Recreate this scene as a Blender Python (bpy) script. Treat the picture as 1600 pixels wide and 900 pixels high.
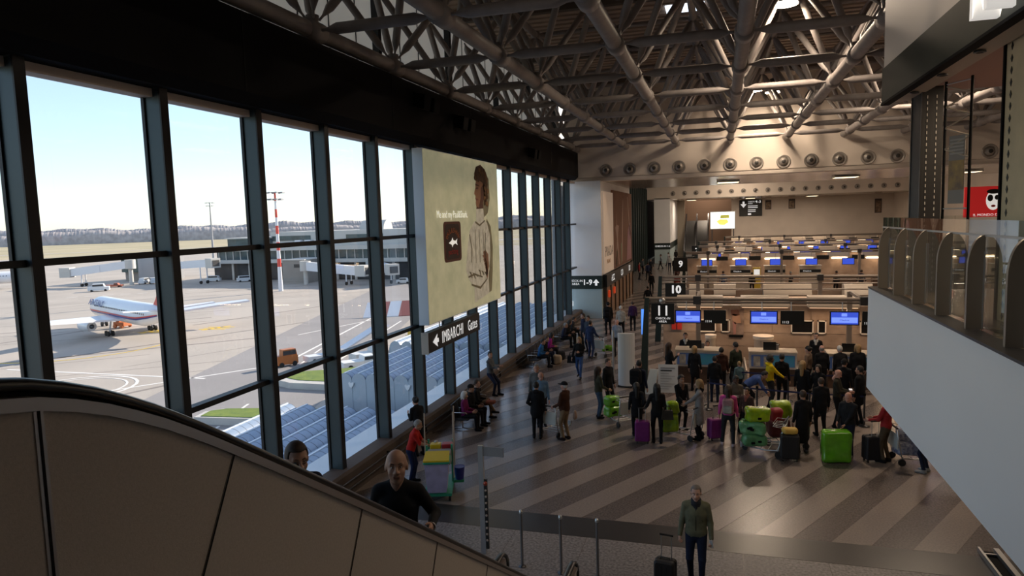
import bpy, bmesh, math, random
import numpy as np
from mathutils import Vector, Matrix
for o in list(bpy.data.objects): bpy.data.objects.remove(o, do_unlink=True)
SC = bpy.context.scene
COL = SC.collection
random.seed(7)
R = math.radians
PI = math.pi

# ------------------------------------------------------------------ camera
cam_d = bpy.data.cameras.new('camera'); cam_d.sensor_fit = 'HORIZONTAL'
cam_d.sensor_width = 36.0; cam_d.lens = 36.0 * 1075.0 / 1600.0
cam_d.clip_start = 0.05; cam_d.clip_end = 6000
cam = bpy.data.objects.new('camera', cam_d); COL.objects.link(cam)
_m = Matrix(((0.9569513800579074, 0.0004343722286394022, 0.29024794146734884),
             (0.2886700417088023, 0.10271694735650633, -0.9519027448986578),
             (-0.030226862640785595, 0.9947105307809543, 0.09816973427878567)))
cam.matrix_world = Matrix.Translation((0, 0, 6.45)) @ _m.to_4x4()
SC.camera = cam

# ------------------------------------------------------------------ sky, sun, exposure
SUN_EL = R(23.0); SUN_AZ = R(29.0)          # azimuth measured from +Y towards +X
W = bpy.data.worlds.new('sky_world'); SC.world = W; W.use_nodes = True
wn = W.node_tree.nodes; wl = W.node_tree.links; wn.clear()
wo = wn.new('ShaderNodeOutputWorld'); wb = wn.new('ShaderNodeBackground')
sk = wn.new('ShaderNodeTexSky'); sk.sky_type = 'NISHITA'; sk.sun_disc = False
sk.sun_elevation = SUN_EL; sk.sun_rotation = SUN_AZ; sk.altitude = 200
sk.air_density = 1.0; sk.dust_density = 0.35; sk.ozone_density = 2.5
hz = wn.new('ShaderNodeMixRGB'); hz.blend_type = 'MIX'; hz.inputs[0].default_value = 0.35; hz.inputs[2].default_value = (2.9, 3.3, 4.0, 1)
wl.new(sk.outputs[0], hz.inputs[1]); wl.new(hz.outputs[0], wb.inputs[0]); wb.inputs[1].default_value = 0.195
wl.new(wb.outputs[0], wo.inputs[0])
sun_d = bpy.data.lights.new('sun', 'SUN'); sun_d.energy = 6.6; sun_d.angle = R(0.6); sun_d.color = (1.0, 0.88, 0.74)
sun = bpy.data.objects.new('sun', sun_d); COL.objects.link(sun)
_sd = Vector((math.cos(SUN_EL) * math.sin(SUN_AZ), math.cos(SUN_EL) * math.cos(SUN_AZ), math.sin(SUN_EL)))
sun.rotation_euler = _sd.to_track_quat('Z', 'Y').to_euler(); sun.location = (-40, 60, 60)
SC.view_settings.view_transform = 'Standard'; SC.view_settings.look = 'None'
SC.view_settings.exposure = 0.55; SC.view_settings.gamma = 1.0; SC.view_settings.use_curve_mapping = False

def area_light(name, loc, size, power, color, direction=(0, 0, -1), size_y=None, spread=PI):
    d = bpy.data.lights.new(name, 'AREA'); d.energy = power; d.color = color; d.size = size
    if size_y: d.shape = 'RECTANGLE'; d.size_y = size_y
    d.spread = spread
    o = bpy.data.objects.new(name, d); COL.objects.link(o); o.location = loc
    o.rotation_euler = Vector([-c for c in direction]).to_track_quat('Z', 'Y').to_euler()
    return o

# ------------------------------------------------------------------ materials
MATS = {}
def mat(name, col, rough=0.6, metal=0.0, noise=0.0, nscale=8.0, col2=None, bump=0.0, bscale=40.0, emit=None, estr=0.0,
        spec=0.5, coat=0.0, detail=4.0):
    if name in MATS: return MATS[name]
    m = bpy.data.materials.new(name); m.use_nodes = True
    nt = m.node_tree; b = nt.nodes['Principled BSDF']
    b.inputs['Base Color'].default_value = (*col, 1); b.inputs['Roughness'].default_value = rough
    b.inputs['Metallic'].default_value = metal; b.inputs['Specular IOR Level'].default_value = spec
    b.inputs['Coat Weight'].default_value = coat
    m.diffuse_color = (*col, 1)
    if noise > 0 or col2:
        tc = nt.nodes.new('ShaderNodeTexCoord'); nz = nt.nodes.new('ShaderNodeTexNoise')
        nz.inputs['Scale'].default_value = nscale; nz.inputs['Detail'].default_value = detail
        nt.links.new(tc.outputs['Object'], nz.inputs['Vector'])
        rp = nt.nodes.new('ShaderNodeValToRGB')
        c2 = col2 if col2 else tuple(max(0, c * (1 - noise)) for c in col)
        c1 = col if col2 else tuple(min(1, c * (1 + noise)) for c in col)
        rp.color_ramp.elements[0].position = 0.32; rp.color_ramp.elements[0].color = (*c2, 1)
        rp.color_ramp.elements[1].position = 0.68; rp.color_ramp.elements[1].color = (*c1, 1)
        nt.links.new(nz.outputs['Fac'], rp.inputs[0]); nt.links.new(rp.outputs[0], b.inputs['Base Color'])
    if bump > 0:
        tc = nt.nodes.new('ShaderNodeTexCoord'); nz = nt.nodes.new('ShaderNodeTexNoise')
        nz.inputs['Scale'].default_value = bscale; nz.inputs['Detail'].default_value = 3
        nt.links.new(tc.outputs['Object'], nz.inputs['Vector'])
        bp = nt.nodes.new('ShaderNodeBump'); bp.inputs['Strength'].default_value = bump; bp.inputs['Distance'].default_value = 0.02
        nt.links.new(nz.outputs['Fac'], bp.inputs['Height']); nt.links.new(bp.outputs[0], b.inputs['Normal'])
    if emit:
        b.inputs['Emission Color'].default_value = (*emit, 1); b.inputs['Emission Strength'].default_value = estr
    MATS[name] = m
    return m

def translucent_mat(name, col, frac=0.5):
    if name in MATS: return MATS[name]
    m = bpy.data.materials.new(name); m.use_nodes = True
    nt = m.node_tree; nt.nodes.clear()
    o = nt.nodes.new('ShaderNodeOutputMaterial'); mx = nt.nodes.new('ShaderNodeMixShader'); mx.inputs[0].default_value = frac
    d = nt.nodes.new('ShaderNodeBsdfDiffuse'); t = nt.nodes.new('ShaderNodeBsdfTranslucent')
    tc = nt.nodes.new('ShaderNodeTexCoord'); nz = nt.nodes.new('ShaderNodeTexNoise'); nz.inputs['Scale'].default_value = 0.7
    rp = nt.nodes.new('ShaderNodeValToRGB'); rp.color_ramp.elements[0].color = (*[c * 0.85 for c in col], 1); rp.color_ramp.elements[1].color = (*col, 1)
    nt.links.new(tc.outputs['Object'], nz.inputs['Vector']); nt.links.new(nz.outputs['Fac'], rp.inputs[0])
    nt.links.new(rp.outputs[0], d.inputs[0]); nt.links.new(rp.outputs[0], t.inputs[0])
    nt.links.new(d.outputs[0], mx.inputs[1]); nt.links.new(t.outputs[0], mx.inputs[2]); nt.links.new(mx.outputs[0], o.inputs[0])
    MATS[name] = m
    return m

def glass_mat(name, tint=(1, 1, 1), ior=1.5, rough=0.0, refl=(1, 1, 1), boost=1.0):
    if name in MATS: return MATS[name]
    m = bpy.data.materials.new(name); m.use_nodes = True
    nt = m.node_tree; nt.nodes.clear()
    o = nt.nodes.new('ShaderNodeOutputMaterial'); mx = nt.nodes.new('ShaderNodeMixShader')
    t = nt.nodes.new('ShaderNodeBsdfTransparent'); g = nt.nodes.new('ShaderNodeBsdfGlossy')
    lw = nt.nodes.new('ShaderNodeLayerWeight'); lw.inputs['Blend'].default_value = 0.5
    pw = nt.nodes.new('ShaderNodeMath'); pw.operation = 'POWER'; pw.inputs[1].default_value = 5.0
    ml = nt.nodes.new('ShaderNodeMath'); ml.operation = 'MULTIPLY_ADD'; r0 = ((ior - 1) / (ior + 1)) ** 2
    ml.inputs[1].default_value = (1 - r0) * boost; ml.inputs[2].default_value = r0 * boost; ml.use_clamp = True
    nt.links.new(lw.outputs['Facing'], pw.inputs[0]); nt.links.new(pw.outputs[0], ml.inputs[0])
    t.inputs[0].default_value = (*tint, 1); g.inputs[0].default_value = (*refl, 1); g.inputs['Roughness'].default_value = rough
    nt.links.new(ml.outputs[0], mx.inputs[0])
    nt.links.new(t.outputs[0], mx.inputs[1]); nt.links.new(g.outputs[0], mx.inputs[2]); nt.links.new(mx.outputs[0], o.inputs[0])
    MATS[name] = m
    return m

# ------------------------------------------------------------------ object helpers
def tag(o, label=None, cat=None, group=None, kind=None):
    if label: o['label'] = label
    if cat: o['category'] = cat
    if group: o['group'] = group
    if kind: o['kind'] = kind
    return o

def empty(name, loc=(0, 0, 0), rz=0.0, label=None, cat=None, group=None, kind=None):
    o = bpy.data.objects.new(name, None); COL.objects.link(o)
    o.location = loc; o.rotation_euler = (0, 0, rz); o.empty_display_size = 0.1
    return tag(o, label, cat, group, kind)

def wmat(o):
    b = Matrix.LocRotScale(o.location, o.rotation_euler, o.scale)
    return (wmat(o.parent) @ o.matrix_parent_inverse @ b) if o.parent else b

def link(name, me, parent=None, world=False):
    o = bpy.data.objects.new(name, me); COL.objects.link(o)
    if parent is not None:
        o.parent = parent
        if world: o.matrix_parent_inverse = wmat(parent).inverted()
    return o

def copy_tree(o, parent=None):
    c = o.copy(); COL.objects.link(c)
    if parent is not None:
        c.parent = parent; c.matrix_parent_inverse = o.matrix_parent_inverse.copy()
    for ch in list(o.children): copy_tree(ch, c)
    return c

class MB:
    """collects polygons of one mesh; every face carries a material slot"""
    def __init__(s): s.v = []; s.f = []; s.mi = []; s.cur = 0; s.smooth = []; s.sm = False
    def add(s, vs, fs, smooth=None):
        n = len(s.v); s.v += [tuple(p) for p in vs]
        for f in fs:
            s.f.append(tuple(i + n for i in f)); s.mi.append(s.cur); s.smooth.append(s.sm if smooth is None else smooth)
        return s
    def m(s, i): s.cur = i; return s
    def box(s, a, b):
        x0, y0, z0 = a; x1, y1, z1 = b
        return s.add([(x0, y0, z0), (x1, y0, z0), (x1, y1, z0), (x0, y1, z0), (x0, y0, z1), (x1, y0, z1), (x1, y1, z1), (x0, y1, z1)],
                     [(0, 3, 2, 1), (4, 5, 6, 7), (0, 1, 5, 4), (1, 2, 6, 5), (2, 3, 7, 6), (3, 0, 4, 7)], False)
    def cbox(s, c, d): return s.box([c[i] - d[i] / 2 for i in range(3)], [c[i] + d[i] / 2 for i in range(3)])
    def chbox(s, c, d, r, axis=2, seg=3):
        """box whose outline across 'axis' has rounded corners and whose ends are slightly bevelled"""
        i, j = [(1, 2), (2, 0), (0, 1)][axis]
        pts = []
        for q, (sx, sy) in enumerate(((1, 1), (-1, 1), (-1, -1), (1, -1))):
            for k in range(seg + 1):
                a = q * PI / 2 + k * PI / 2 / seg
                pts.append((sx * (d[i] / 2 - r) + r * math.cos(a), sy * (d[j] / 2 - r) + r * math.sin(a)))
        e = min(r * 0.5, d[axis] * 0.2); n = len(pts); vs = []
        for t, ins in ((-d[axis] / 2, e), (-d[axis] / 2 + e, 0), (d[axis] / 2 - e, 0), (d[axis] / 2, e)):
            for (u, w) in pts:
                p = [0, 0, 0]; p[axis] = c[axis] + t
                p[i] = c[i] + u * (1 - ins / (d[i] / 2)); p[j] = c[j] + w * (1 - ins / (d[j] / 2)); vs.append(p)
        fs = [tuple(range(n - 1, -1, -1)), tuple(range(3 * n, 4 * n))]
        for k in range(3):
            for q in range(n): fs.append((k * n + q, k * n + (q + 1) % n, (k + 1) * n + (q + 1) % n, (k + 1) * n + q))
        return s.add(vs, fs)
    def cyl(s, p, q, r1, r2=None, n=10, caps=True, smooth=True):
        r2 = r1 if r2 is None else r2
        p = Vector(p); q = Vector(q); d = (q - p).normalized()
        u = d.orthogonal().normalized(); w = d.cross(u); vs = []
        for c, r in ((p, r1), (q, r2)):
            for k in range(n):
                a = 2 * PI * k / n; vs.append(c + u * (r * math.cos(a)) + w * (r * math.sin(a)))
        s.add(vs, [(k, (k + 1) % n, n + (k + 1) % n, n + k) for k in range(n)], smooth)
        if caps:
            s.add(vs[:n], [tuple(range(n - 1, -1, -1))], False); s.add(vs[n:], [tuple(range(n))], False)
        return s
    def tube(s, pts, r, n=8, closed=False):
        pts = [Vector(p) for p in pts]; N = len(pts); vs = []; pu = None
        for i, p in enumerate(pts):
            a = pts[i - 1] if (i > 0 or closed) else p; b = pts[(i + 1) % N] if (i < N - 1 or closed) else p
            d = (b - a).normalized()
            u = (d.orthogonal() if pu is None else pu - d * pu.dot(d)).normalized(); pu = u; w = d.cross(u)
            rr = r[i] if isinstance(r, (list, tuple)) else r
            for k in range(n):
                t = 2 * PI * k / n; vs.append(p + u * (rr * math.cos(t)) + w * (rr * math.sin(t)))
        fs = []
        for i in range(N if closed else N - 1):
            j = (i + 1) % N
            for k in range(n): fs.append((i * n + k, i * n + (k + 1) % n, j * n + (k + 1) % n, j * n + k))
        if not closed: fs += [tuple(range(n - 1, -1, -1)), tuple(range((N - 1) * n, N * n))]
        return s.add(vs, fs, True)
    def lathe(s, prof, c, axis=(0, 0, 1), n=20, smooth=True):
        """prof: list of (radius, height along axis)"""
        d = Vector(axis).normalized(); u = d.orthogonal().normalized(); w = d.cross(u); c = Vector(c); vs = []
        for r, h in prof:
            for k in range(n):
                a = 2 * PI * k / n; vs.append(c + d * h + u * (r * math.cos(a)) + w * (r * math.sin(a)))
        fs = []
        for i in range(len(prof) - 1):
            for k in range(n): fs.append((i * n + k, i * n + (k + 1) % n, (i + 1) * n + (k + 1) % n, (i + 1) * n + k))
        s.add(vs, fs, smooth)
        if prof[0][0] > 1e-4: s.add(vs[:n], [tuple(range(n - 1, -1, -1))], False)
        if prof[-1][0] > 1e-4: s.add(vs[-n:], [tuple(range(n))], False)
        return s
    def prism(s, poly, d, smooth=False):
        """poly: list of 3-D points (planar), extruded by vector d"""
        n = len(poly); d = Vector(d); a = [Vector(p) for p in poly]; b = [p + d for p in a]
        nrm = Vector((0, 0, 0))
        for i in range(n): nrm += a[i].cross(a[(i + 1) % n])
        if nrm.dot(d) > 0: a, b = a[::-1], b[::-1]
        return s.add(a + b, [tuple(range(n)), tuple(range(2 * n - 1, n - 1, -1))] +
                     [((i + 1) % n, i, n + i, n + (i + 1) % n) for i in range(n)], smooth)
    def sphere(s, c, r, nu=12, nv=8, sc=(1, 1, 1)):
        vs = [(c[0], c[1], c[2] - r * sc[2])]; fs = []
        for j in range(1, nv):
            b = -PI / 2 + PI * j / nv
            for i in range(nu):
                a = 2 * PI * i / nu
                vs.append((c[0] + r * sc[0] * math.cos(b) * math.cos(a), c[1] + r * sc[1] * math.cos(b) * math.sin(a), c[2] + r * sc[2] * math.sin(b)))
        vs.append((c[0], c[1], c[2] + r * sc[2])); L = len(vs) - 1
        for i in range(nu):
            k = (i + 1) % nu
            fs.append((0, 1 + k, 1 + i)); fs.append((L, L - nu + i, L - nu + k))
            for j in range(nv - 2): fs.append((1 + j * nu + i, 1 + j * nu + k, 1 + (j + 1) * nu + k, 1 + (j + 1) * nu + i))
        return s.add(vs, fs, True)
    def mesh(s, name, mats):
        me = bpy.data.meshes.new(name); me.from_pydata(s.v, [], s.f)
        for m_ in (mats if isinstance(mats, (list, tuple)) else [mats]): me.materials.append(m_)
        me.polygons.foreach_set('material_index', s.mi); me.polygons.foreach_set('use_smooth', s.smooth)
        me.update(); return me
    def build(s, name, mats, parent=None, world=False):
        return link(name, s.mesh(name, mats), parent, world)

def struct(name, mb, m_, parent=None):
    o = mb.build(name, m_, parent, world=parent is not None)
    if parent is None: o['kind'] = 'structure'
    return o

def text_obj(name, body, size, m_, frame, parent=None, extrude=0.003, align='CENTER', sx=1.0, world=True, spacing=1.0, bold=0.0):
    """flat lettering; frame = 4x4 matrix whose X is the reading direction and Z the facing normal"""
    cu = bpy.data.curves.new(name, 'FONT'); cu.body = body; cu.size = size; cu.extrude = extrude
    cu.align_x = align; cu.align_y = 'CENTER'; cu.space_character = spacing; cu.offset = bold; cu.resolution_u = 2
    tmp = bpy.data.objects.new(name + '_t', cu); COL.objects.link(tmp)
    dg = bpy.context.evaluated_depsgraph_get()
    me = bpy.data.meshes.new_from_object(tmp.evaluated_get(dg))
    bpy.data.objects.remove(tmp, do_unlink=True); bpy.data.curves.remove(cu)
    me.transform(frame @ Matrix.Diagonal((sx, 1, 1, 1)))
    me.materials.clear(); me.materials.append(m_); me.name = name
    return link(name, me, parent, world)

def frame(o, xdir, zdir):
    x = Vector(xdir).normalized(); z = Vector(zdir).normalized(); y = z.cross(x)
    return Matrix(((x.x, y.x, z.x, o[0]), (x.y, y.y, z.y, o[1]), (x.z, y.z, z.z, o[2]), (0, 0, 0, 1)))

def clip_poly(poly, x0, x1, y0, y1):
    def cl(ps, f, inter):
        out = []
        for i in range(len(ps)):
            a, b = ps[i - 1], ps[i]
            if f(b):
                if not f(a): out.append(inter(a, b))
                out.append(b)
            elif f(a): out.append(inter(a, b))
        return out
    def ix(v): return lambda a, b: (v, a[1] + (b[1] - a[1]) * (v - a[0]) / (b[0] - a[0]))
    def iy(v): return lambda a, b: (a[0] + (b[0] - a[0]) * (v - a[1]) / (b[1] - a[1]), v)
    for f, g in ((lambda p: p[0] >= x0, ix(x0)), (lambda p: p[0] <= x1, ix(x1)), (lambda p: p[1] >= y0, iy(y0)), (lambda p: p[1] <= y1, iy(y1))):
        if poly: poly = cl(poly, f, g)
    return poly
# ================================================================== palette
M_MULL = mat('mullion_metal', (0.040, 0.060, 0.068), 0.42, 0.4)
M_MULLD = mat('mullion_dark', (0.010, 0.011, 0.013), 0.5, 0.2)
M_GLASS = glass_mat('window_glass', (0.98, 0.99, 0.99), 1.36)
M_BLACK = mat('black_paint', (0.005, 0.005, 0.006), 0.8, spec=0.15)
M_TUBE = mat('truss_paint', (0.26, 0.235, 0.225), 0.5, 0.0, 0.12, 3)
M_DECK = mat('roof_deck', (0.42, 0.33, 0.26), 0.75, 0, 0.15, 1.2)
M_CREAM = mat('cream_wall', (0.70, 0.62, 0.54), 0.55, 0, 0.04, 0.6)
M_WHITE = mat('white_wall', (0.90, 0.89, 0.88), 0.5, 0, 0.02, 0.5)
M_PIER = mat('pier_panel', (0.86, 0.86, 0.87), 0.45, 0, 0.03, 0.6)
M_STEEL = mat('brushed_steel', (0.55, 0.55, 0.55), 0.32, 0.9)
M_DSTEEL = mat('dark_steel', (0.10, 0.10, 0.105), 0.35, 0.8)
M_BROWN = mat('sill_brown', (0.10, 0.078, 0.066), 0.75, 0, 0.1, 2, spec=0.25)
M_LEDGE = mat('ledge_pale', (0.62, 0.70, 0.78), 0.4)
M_GREEN = mat('dark_green', (0.012, 0.025, 0.022), 0.5)
M_SIGNB = mat('sign_black', (0.008, 0.009, 0.009), 0.45)
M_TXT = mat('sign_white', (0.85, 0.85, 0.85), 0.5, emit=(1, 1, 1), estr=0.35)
M_GREY = mat('mid_grey', (0.30, 0.30, 0.31), 0.55, 0, 0.05, 2)
M_RUBBER = mat('black_rubber', (0.012, 0.012, 0.012), 0.45)

# ================================================================== floor
TER_D = mat('terrazzo_dark', (0.185, 0.152, 0.138), 0.26, 0, 0, 26, (0.085, 0.070, 0.064), detail=8)
TER_L = mat('terrazzo_light', (0.30, 0.25, 0.22), 0.26, 0, 0, 26, (0.225, 0.187, 0.165), detail=8)
TER_G = mat('terrazzo_grey', (0.33, 0.295, 0.28), 0.42, 0, 0, 20, (0.11, 0.098, 0.094), detail=8)
TER_K = mat('terrazzo_black', (0.040, 0.037, 0.036), 0.3, 0, 0.15, 30)
TER_F = mat('terrazzo_far', (0.20, 0.165, 0.145), 0.27, 0, 0.1, 3)
floor = struct('floor', MB().box((-9.0, -8, -0.4), (24, 43.5, -0.004)).box((-10.6, 43.5, -0.4), (24, 130, -0.004)), TER_D)
MB().box((-8.6, 13.22, -0.004), (24, 14.1, 0.0)).build('dark_band', TER_K, floor, True)
# big grey slabs in front of the band
for i in range(12):
    for j in range(5):
        x0 = -8.6 + i * 1.5; y0 = 13.21 - (j + 1) * 1.5
        MB().box((x0 + 0.004, y0 + 0.004, -0.004), (x0 + 1.496, y0 + 1.496, 0.0)).build('floor_slab', TER_G, floor, True)
_dir = (math.cos(R(59.8)), math.sin(R(59.8)))
for k in range(-24, 21):
    xs = -5.03 + 1.42 * k; L = 60
    p = [(xs, 14.1), (xs + 0.71, 14.1), (xs + 0.71 + L * _dir[0], 14.1 + L * _dir[1]), (xs + L * _dir[0], 14.1 + L * _dir[1])]
    p = clip_poly(p, -8.6, 24, 14.105, 60)
    if len(p) >= 3: MB().prism([(a, b, -0.004) for a, b in p], (0, 0, 0.004)).build('floor_stripe', TER_L, floor, True)
MB().box((-10.6, 60, -0.004), (24, 130, 0.0)).build('far_floor', TER_F, floor, True)

# ================================================================== window wall
WY0 = 6.85; WP = 2.43
ZR = [0.60, 3.32, 6.07, 8.75]
nw = 0
for k in range(-6, 15):
    y = WY0 + WP * k; nw += 1
    w = empty('window_%d' % nw, (-9.0, y, 0.6), kind='structure')
    b = MB()
    b.m(0).box((-9.0, y, 0.25), (-8.72, y + 0.075, 8.8)); b.box((-9.0, y + 0.085, 0.25), (-8.72, y + 0.16, 8.8))
    b.m(1).box((-9.06, y - 0.03, 0.25), (-9.0, y + 0.19, 8.8)); b.box((-8.98, y + 0.07, 0.25), (-8.74, y + 0.09, 8.8))
    b.box((-8.72, y - 0.004, 0.25), (-8.69, y + 0.164, 8.8))
    b.build('mullion', [M_MULL, M_MULLD], w, True)  # lighter near faces and darker room-side cap put the sky light into colour
    for r in range(3):
        MB().box((-9.03, y + 0.16, ZR[r] - (0.3 if r == 0 else 0)), (-9.02, y + WP, ZR[r + 1])).build('pane', M_GLASS, w, True)
    for z in ZR[1:3]:
        MB().m(0).box((-8.99, y + 0.16, z - 0.045), (-8.82, y + WP, z + 0.045)).m(1).box((-8.82, y + 0.16, z - 0.05), (-8.80, y + WP, z + 0.05)) \
            .build('transom', [M_MULLD, M_MULLD], w, True)
    MB().box((-9.1, y + 0.16, 8.62), (-8.84, y + WP, 8.75)).build('head_strip', mat('head_strip', (0.50, 0.42, 0.36), 0.6), w, True)
# low wall under the glass
b = MB().m(0).prism([(-9.0, -8, 0), (-8.5, -8, 0), (-8.5, -8, 0.54), (-8.56, -8, 0.60), (-9.0, -8, 0.60)], (0, 51.3, 0))
struct('wall_sill', b, [M_BROWN])
MB().box((-9.0, -8, 0.0), (-8.5, 0, 0.001))
rl = empty('baseboard_left', (-8.45, 10, 0), kind='structure')
for z in (0.22, 0.40):
    MB().cyl((-8.42, -2, z), (-8.42, 43, z), 0.022, n=8).build('bumper_rail', M_DSTEEL, rl, True)
for i in range(19):
    MB().box((-8.5, -1 + 2.43 * i, 0.18), (-8.41, -0.96 + 2.43 * i, 0.44)).build('rail_bracket', M_DSTEEL, rl, True)
struct('trim_1', MB().box((-9.9, -8, 0.14), (-9.06, 43.5, 0.50)), M_LEDGE)       # pale outer ledge
# black bulkhead over the glass
b = MB().prism([(-9.1, -8, 8.76), (-8.55, -8, 8.76), (-8.35, -8, 8.95), (-8.35, -8, 10.40), (-9.1, -8, 10.40)], (0, 50, 0))
bk = struct('trim_2', b, M_BLACK)
for i in range(8):
    MB().box((-8.349, -1 + 6 * i, 8.95), (-8.344, -0.97 + 6 * i, 10.4)).build('panel_joint', mat('joint', (0.002, 0.002, 0.002), 0.9), bk, True)
# upper wall of pale panels behind the trusses
M_UPW = translucent_mat('upper_panel', (0.88, 0.74, 0.56), 0.36)
uw = empty('wall_left', (-10.5, 18, 10), kind='structure')
for i in range(35):
    MB().add([(-10.44, -8 + 1.5 * i + 0.015, 10.2), (-10.44, -8 + 1.5 * i + 1.485, 10.2), (-10.44, -8 + 1.5 * i + 1.485, 14.72), (-10.44, -8 + 1.5 * i + 0.015, 14.72)], [(0, 1, 2, 3)]).build('wall_panel', M_UPW, uw, True)
    MB().box((-10.5, -8 + 1.5 * i - 0.016, 10.2), (-10.42, -8 + 1.5 * i + 0.016, 14.72)).build('panel_bar', M_MULLD, uw, True)
MB().box((-10.6, -8, 9.3), (-10.4, 44, 10.22)).build('panel_plinth', M_BLACK, uw, True)
for i in range(9):
    MB().box((-10.42, -4 + 6 * i, 10.0), (-10.2, -3.8 + 6 * i, 14.6)).build('wall_post', M_MULLD, uw, True)
struct('trim_3', MB().prism([(-9.1, -8, 8.85), (-9.1, -8, 8.97), (-10.6, -8, 9.42), (-10.6, -8, 9.3)], (0, 52, 0)), M_BLACK)
# side enclosure
struct('wall_right', MB().box((24, -8, 0), (24.3, 130, 15)), M_CREAM)
struct('wall_rear', MB().box((-10.6, -8.3, 0), (24.3, -8, 15)), M_CREAM)

# ================================================================== roof
rf = struct('ceiling', MB().box((-10.6, -8.3, 14.75), (24.3, 44.2, 15.0)), M_DECK)
for i in range(87):
    MB().box((-10.6, -8.0 + 0.6 * i, 14.68), (24.2, -7.72 + 0.6 * i, 14.75)).build('deck_rib', M_DECK, rf, True)
for i in range(7):
    MB().box((-10.4, -4 + 8 * i - 1.6, 14.3), (24.2, -4 + 8 * i - 1.35, 14.68)).build('purlin', mat('purlin', (0.12, 0.10, 0.085), 0.7), rf, True)
for (x, y) in ((-1.9, 29.2), (-1.35, 29.2), (-0.8, 29.2)):
    MB().box((x - 0.2, y - 0.5, 14.62), (x + 0.2, y + 0.5, 14.67)).build('skylight', mat('skylight', (0.6, 0.7, 0.9), 0.4, emit=(0.75, 0.85, 1.0), estr=1.2), rf, True)

# space frame: bottom chords along Y, pyramids up to the top chords
CX = [-8.75 + 3.1 * i for i in range(9)]; NY = [-6 + 4 * j for j in range(13)]
ZB = 10.8; ZT = 13.9
_tm = {}
def strut_mesh(L, r, cone):
    key = (round(L, 2), r, cone)
    if key not in _tm:
        b = MB(); c = cone
        b.lathe([(r * 0.28, 0.0), (r * 0.28, c * 0.35), (r, c), (r, L - c), (r * 0.28, L - c * 0.35), (r * 0.28, L)], (0, 0, 0), n=12)
        _tm[key] = b.mesh('strut', M_TUBE)
    return _tm[key]
def strut(name, p, q, r, cone, parent):
    p = Vector(p); q = Vector(q); d = q - p
    o = link(name, strut_mesh(d.length, r, cone), parent, True)
    o.location = p; o.rotation_euler = d.to_track_quat('Z', 'Y').to_euler()
    return o
_node = MB().lathe([(0.12, -0.30), (0.235, -0.28), (0.235, 0.28), (0.12, 0.30)], (0, 0, 0), axis=(0, 1, 0), n=16) \
    .lathe([(0.13, 0.1), (0.15, 0.34), (0.10, 0.36)], (0, 0, 0), n=12).mesh('chord_node', M_TUBE)
_tnode = MB().sphere((0, 0, 0), 0.2, 12, 8).mesh('top_node', M_TUBE)
TL = ['directly above the black bulkhead and the glass wall', 'second from the glass wall', 'third from the glass wall, left of the roof middle',
      'overhead at the middle of the picture', 'fifth from the glass wall, meeting the white shop panel', 'sixth from the glass wall, showing under the shop fascia',
      'seventh from the glass wall, behind the shop', 'eighth from the glass wall, behind the shop', 'ninth from the glass wall, behind the shop']
for i, x in enumerate(CX):
    t = empty('roof_truss', (x, 20, ZB), label='grey tubular roof truss line, ' + TL[i], cat='truss', group='roof trusses running along the hall')
    MB().cyl((x, -8, ZB), (x, 44, ZB), 0.185, n=16).build('bottom_chord', M_TUBE, t, True)
    xt = x + 1.55
    if i < 8: MB().cyl((xt, -8, ZT), (xt, 44, ZT), 0.13, n=12).build('top_chord', M_TUBE, t, True)
    for j, y in enumerate(NY):
        o = link('chord_node', _node, t, True); o.location = (x, y, ZB)
        if i < 8:
            strut('cross_tube', (x + 0.18, y, ZB), (CX[i + 1] - 0.18, y, ZB), 0.125, 0.42, t)
            o = link('top_node', _tnode, t, True); o.location = (xt, y + 2, ZT)
            strut('top_tube', (xt, y + 2, ZT), (xt + 3.1, y + 2, ZT), 0.09, 0.3, t)
        for sx in (-1, 1):
            for sy in (-1, 1):
                strut('diagonal', (x + 0.10 * sx, y + 0.12 * sy, ZB + 0.26), (x + 1.55 * sx, y + 2 * sy, ZT), 0.105, 0.40, t)

# ================================================================== end beam, piers, soffit, far halls
be = struct('wall_end', MB().box((-9.6, 44, 8.75), (24, 45, 14.75)), M_CREAM)
MB().box((-9.6, 43.97, 8.98), (24, 44.0, 9.0)).build('beam_groove', mat('groove', (0.25, 0.2, 0.16), 0.8), be, True)
M_SOF = mat('soffit_metal', (0.42, 0.36, 0.30), 0.22, 0.55, 0.08, 0.4)
struct('ceiling', MB().box((-9.6, 45, 8.75), (24, 58, 8.95)), M_SOF)
struct('ceiling', MB().box((-9.6, 58, 12.4), (24, 130, 12.6)), M_DECK)
b2 = struct('wall_end', MB().box((-9.6, 95, 8.62), (24, 96, 12.4)), M_CREAM)
struct('ceiling', MB().box((-9.6, 96, 8.62), (24, 112, 8.8)), M_SOF)
struct('wall_back', MB().box((1.6, 112, 0), (24, 112.3, 8.62)), M_CREAM)
struct('wall_back', MB().box((-9.6, 118, 0), (24, 118.3, 12.4)), mat('back_brown', (0.25, 0.16, 0.11), 0.6))
M_VR = mat('vent_ring', (0.36, 0.33, 0.30), 0.4, 0.5); M_VB = mat('vent_ball', (0.03, 0.028, 0.026), 0.5)
ORD = ['first', 'second', 'third', 'fourth', 'fifth', 'sixth', 'seventh', 'eighth', 'ninth', 'tenth', 'eleventh', 'twelfth', 'thirteenth', 'fourteenth', 'fifteenth', 'sixteenth', 'seventeenth', 'eighteenth', 'nineteenth', 'twentieth']
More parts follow.
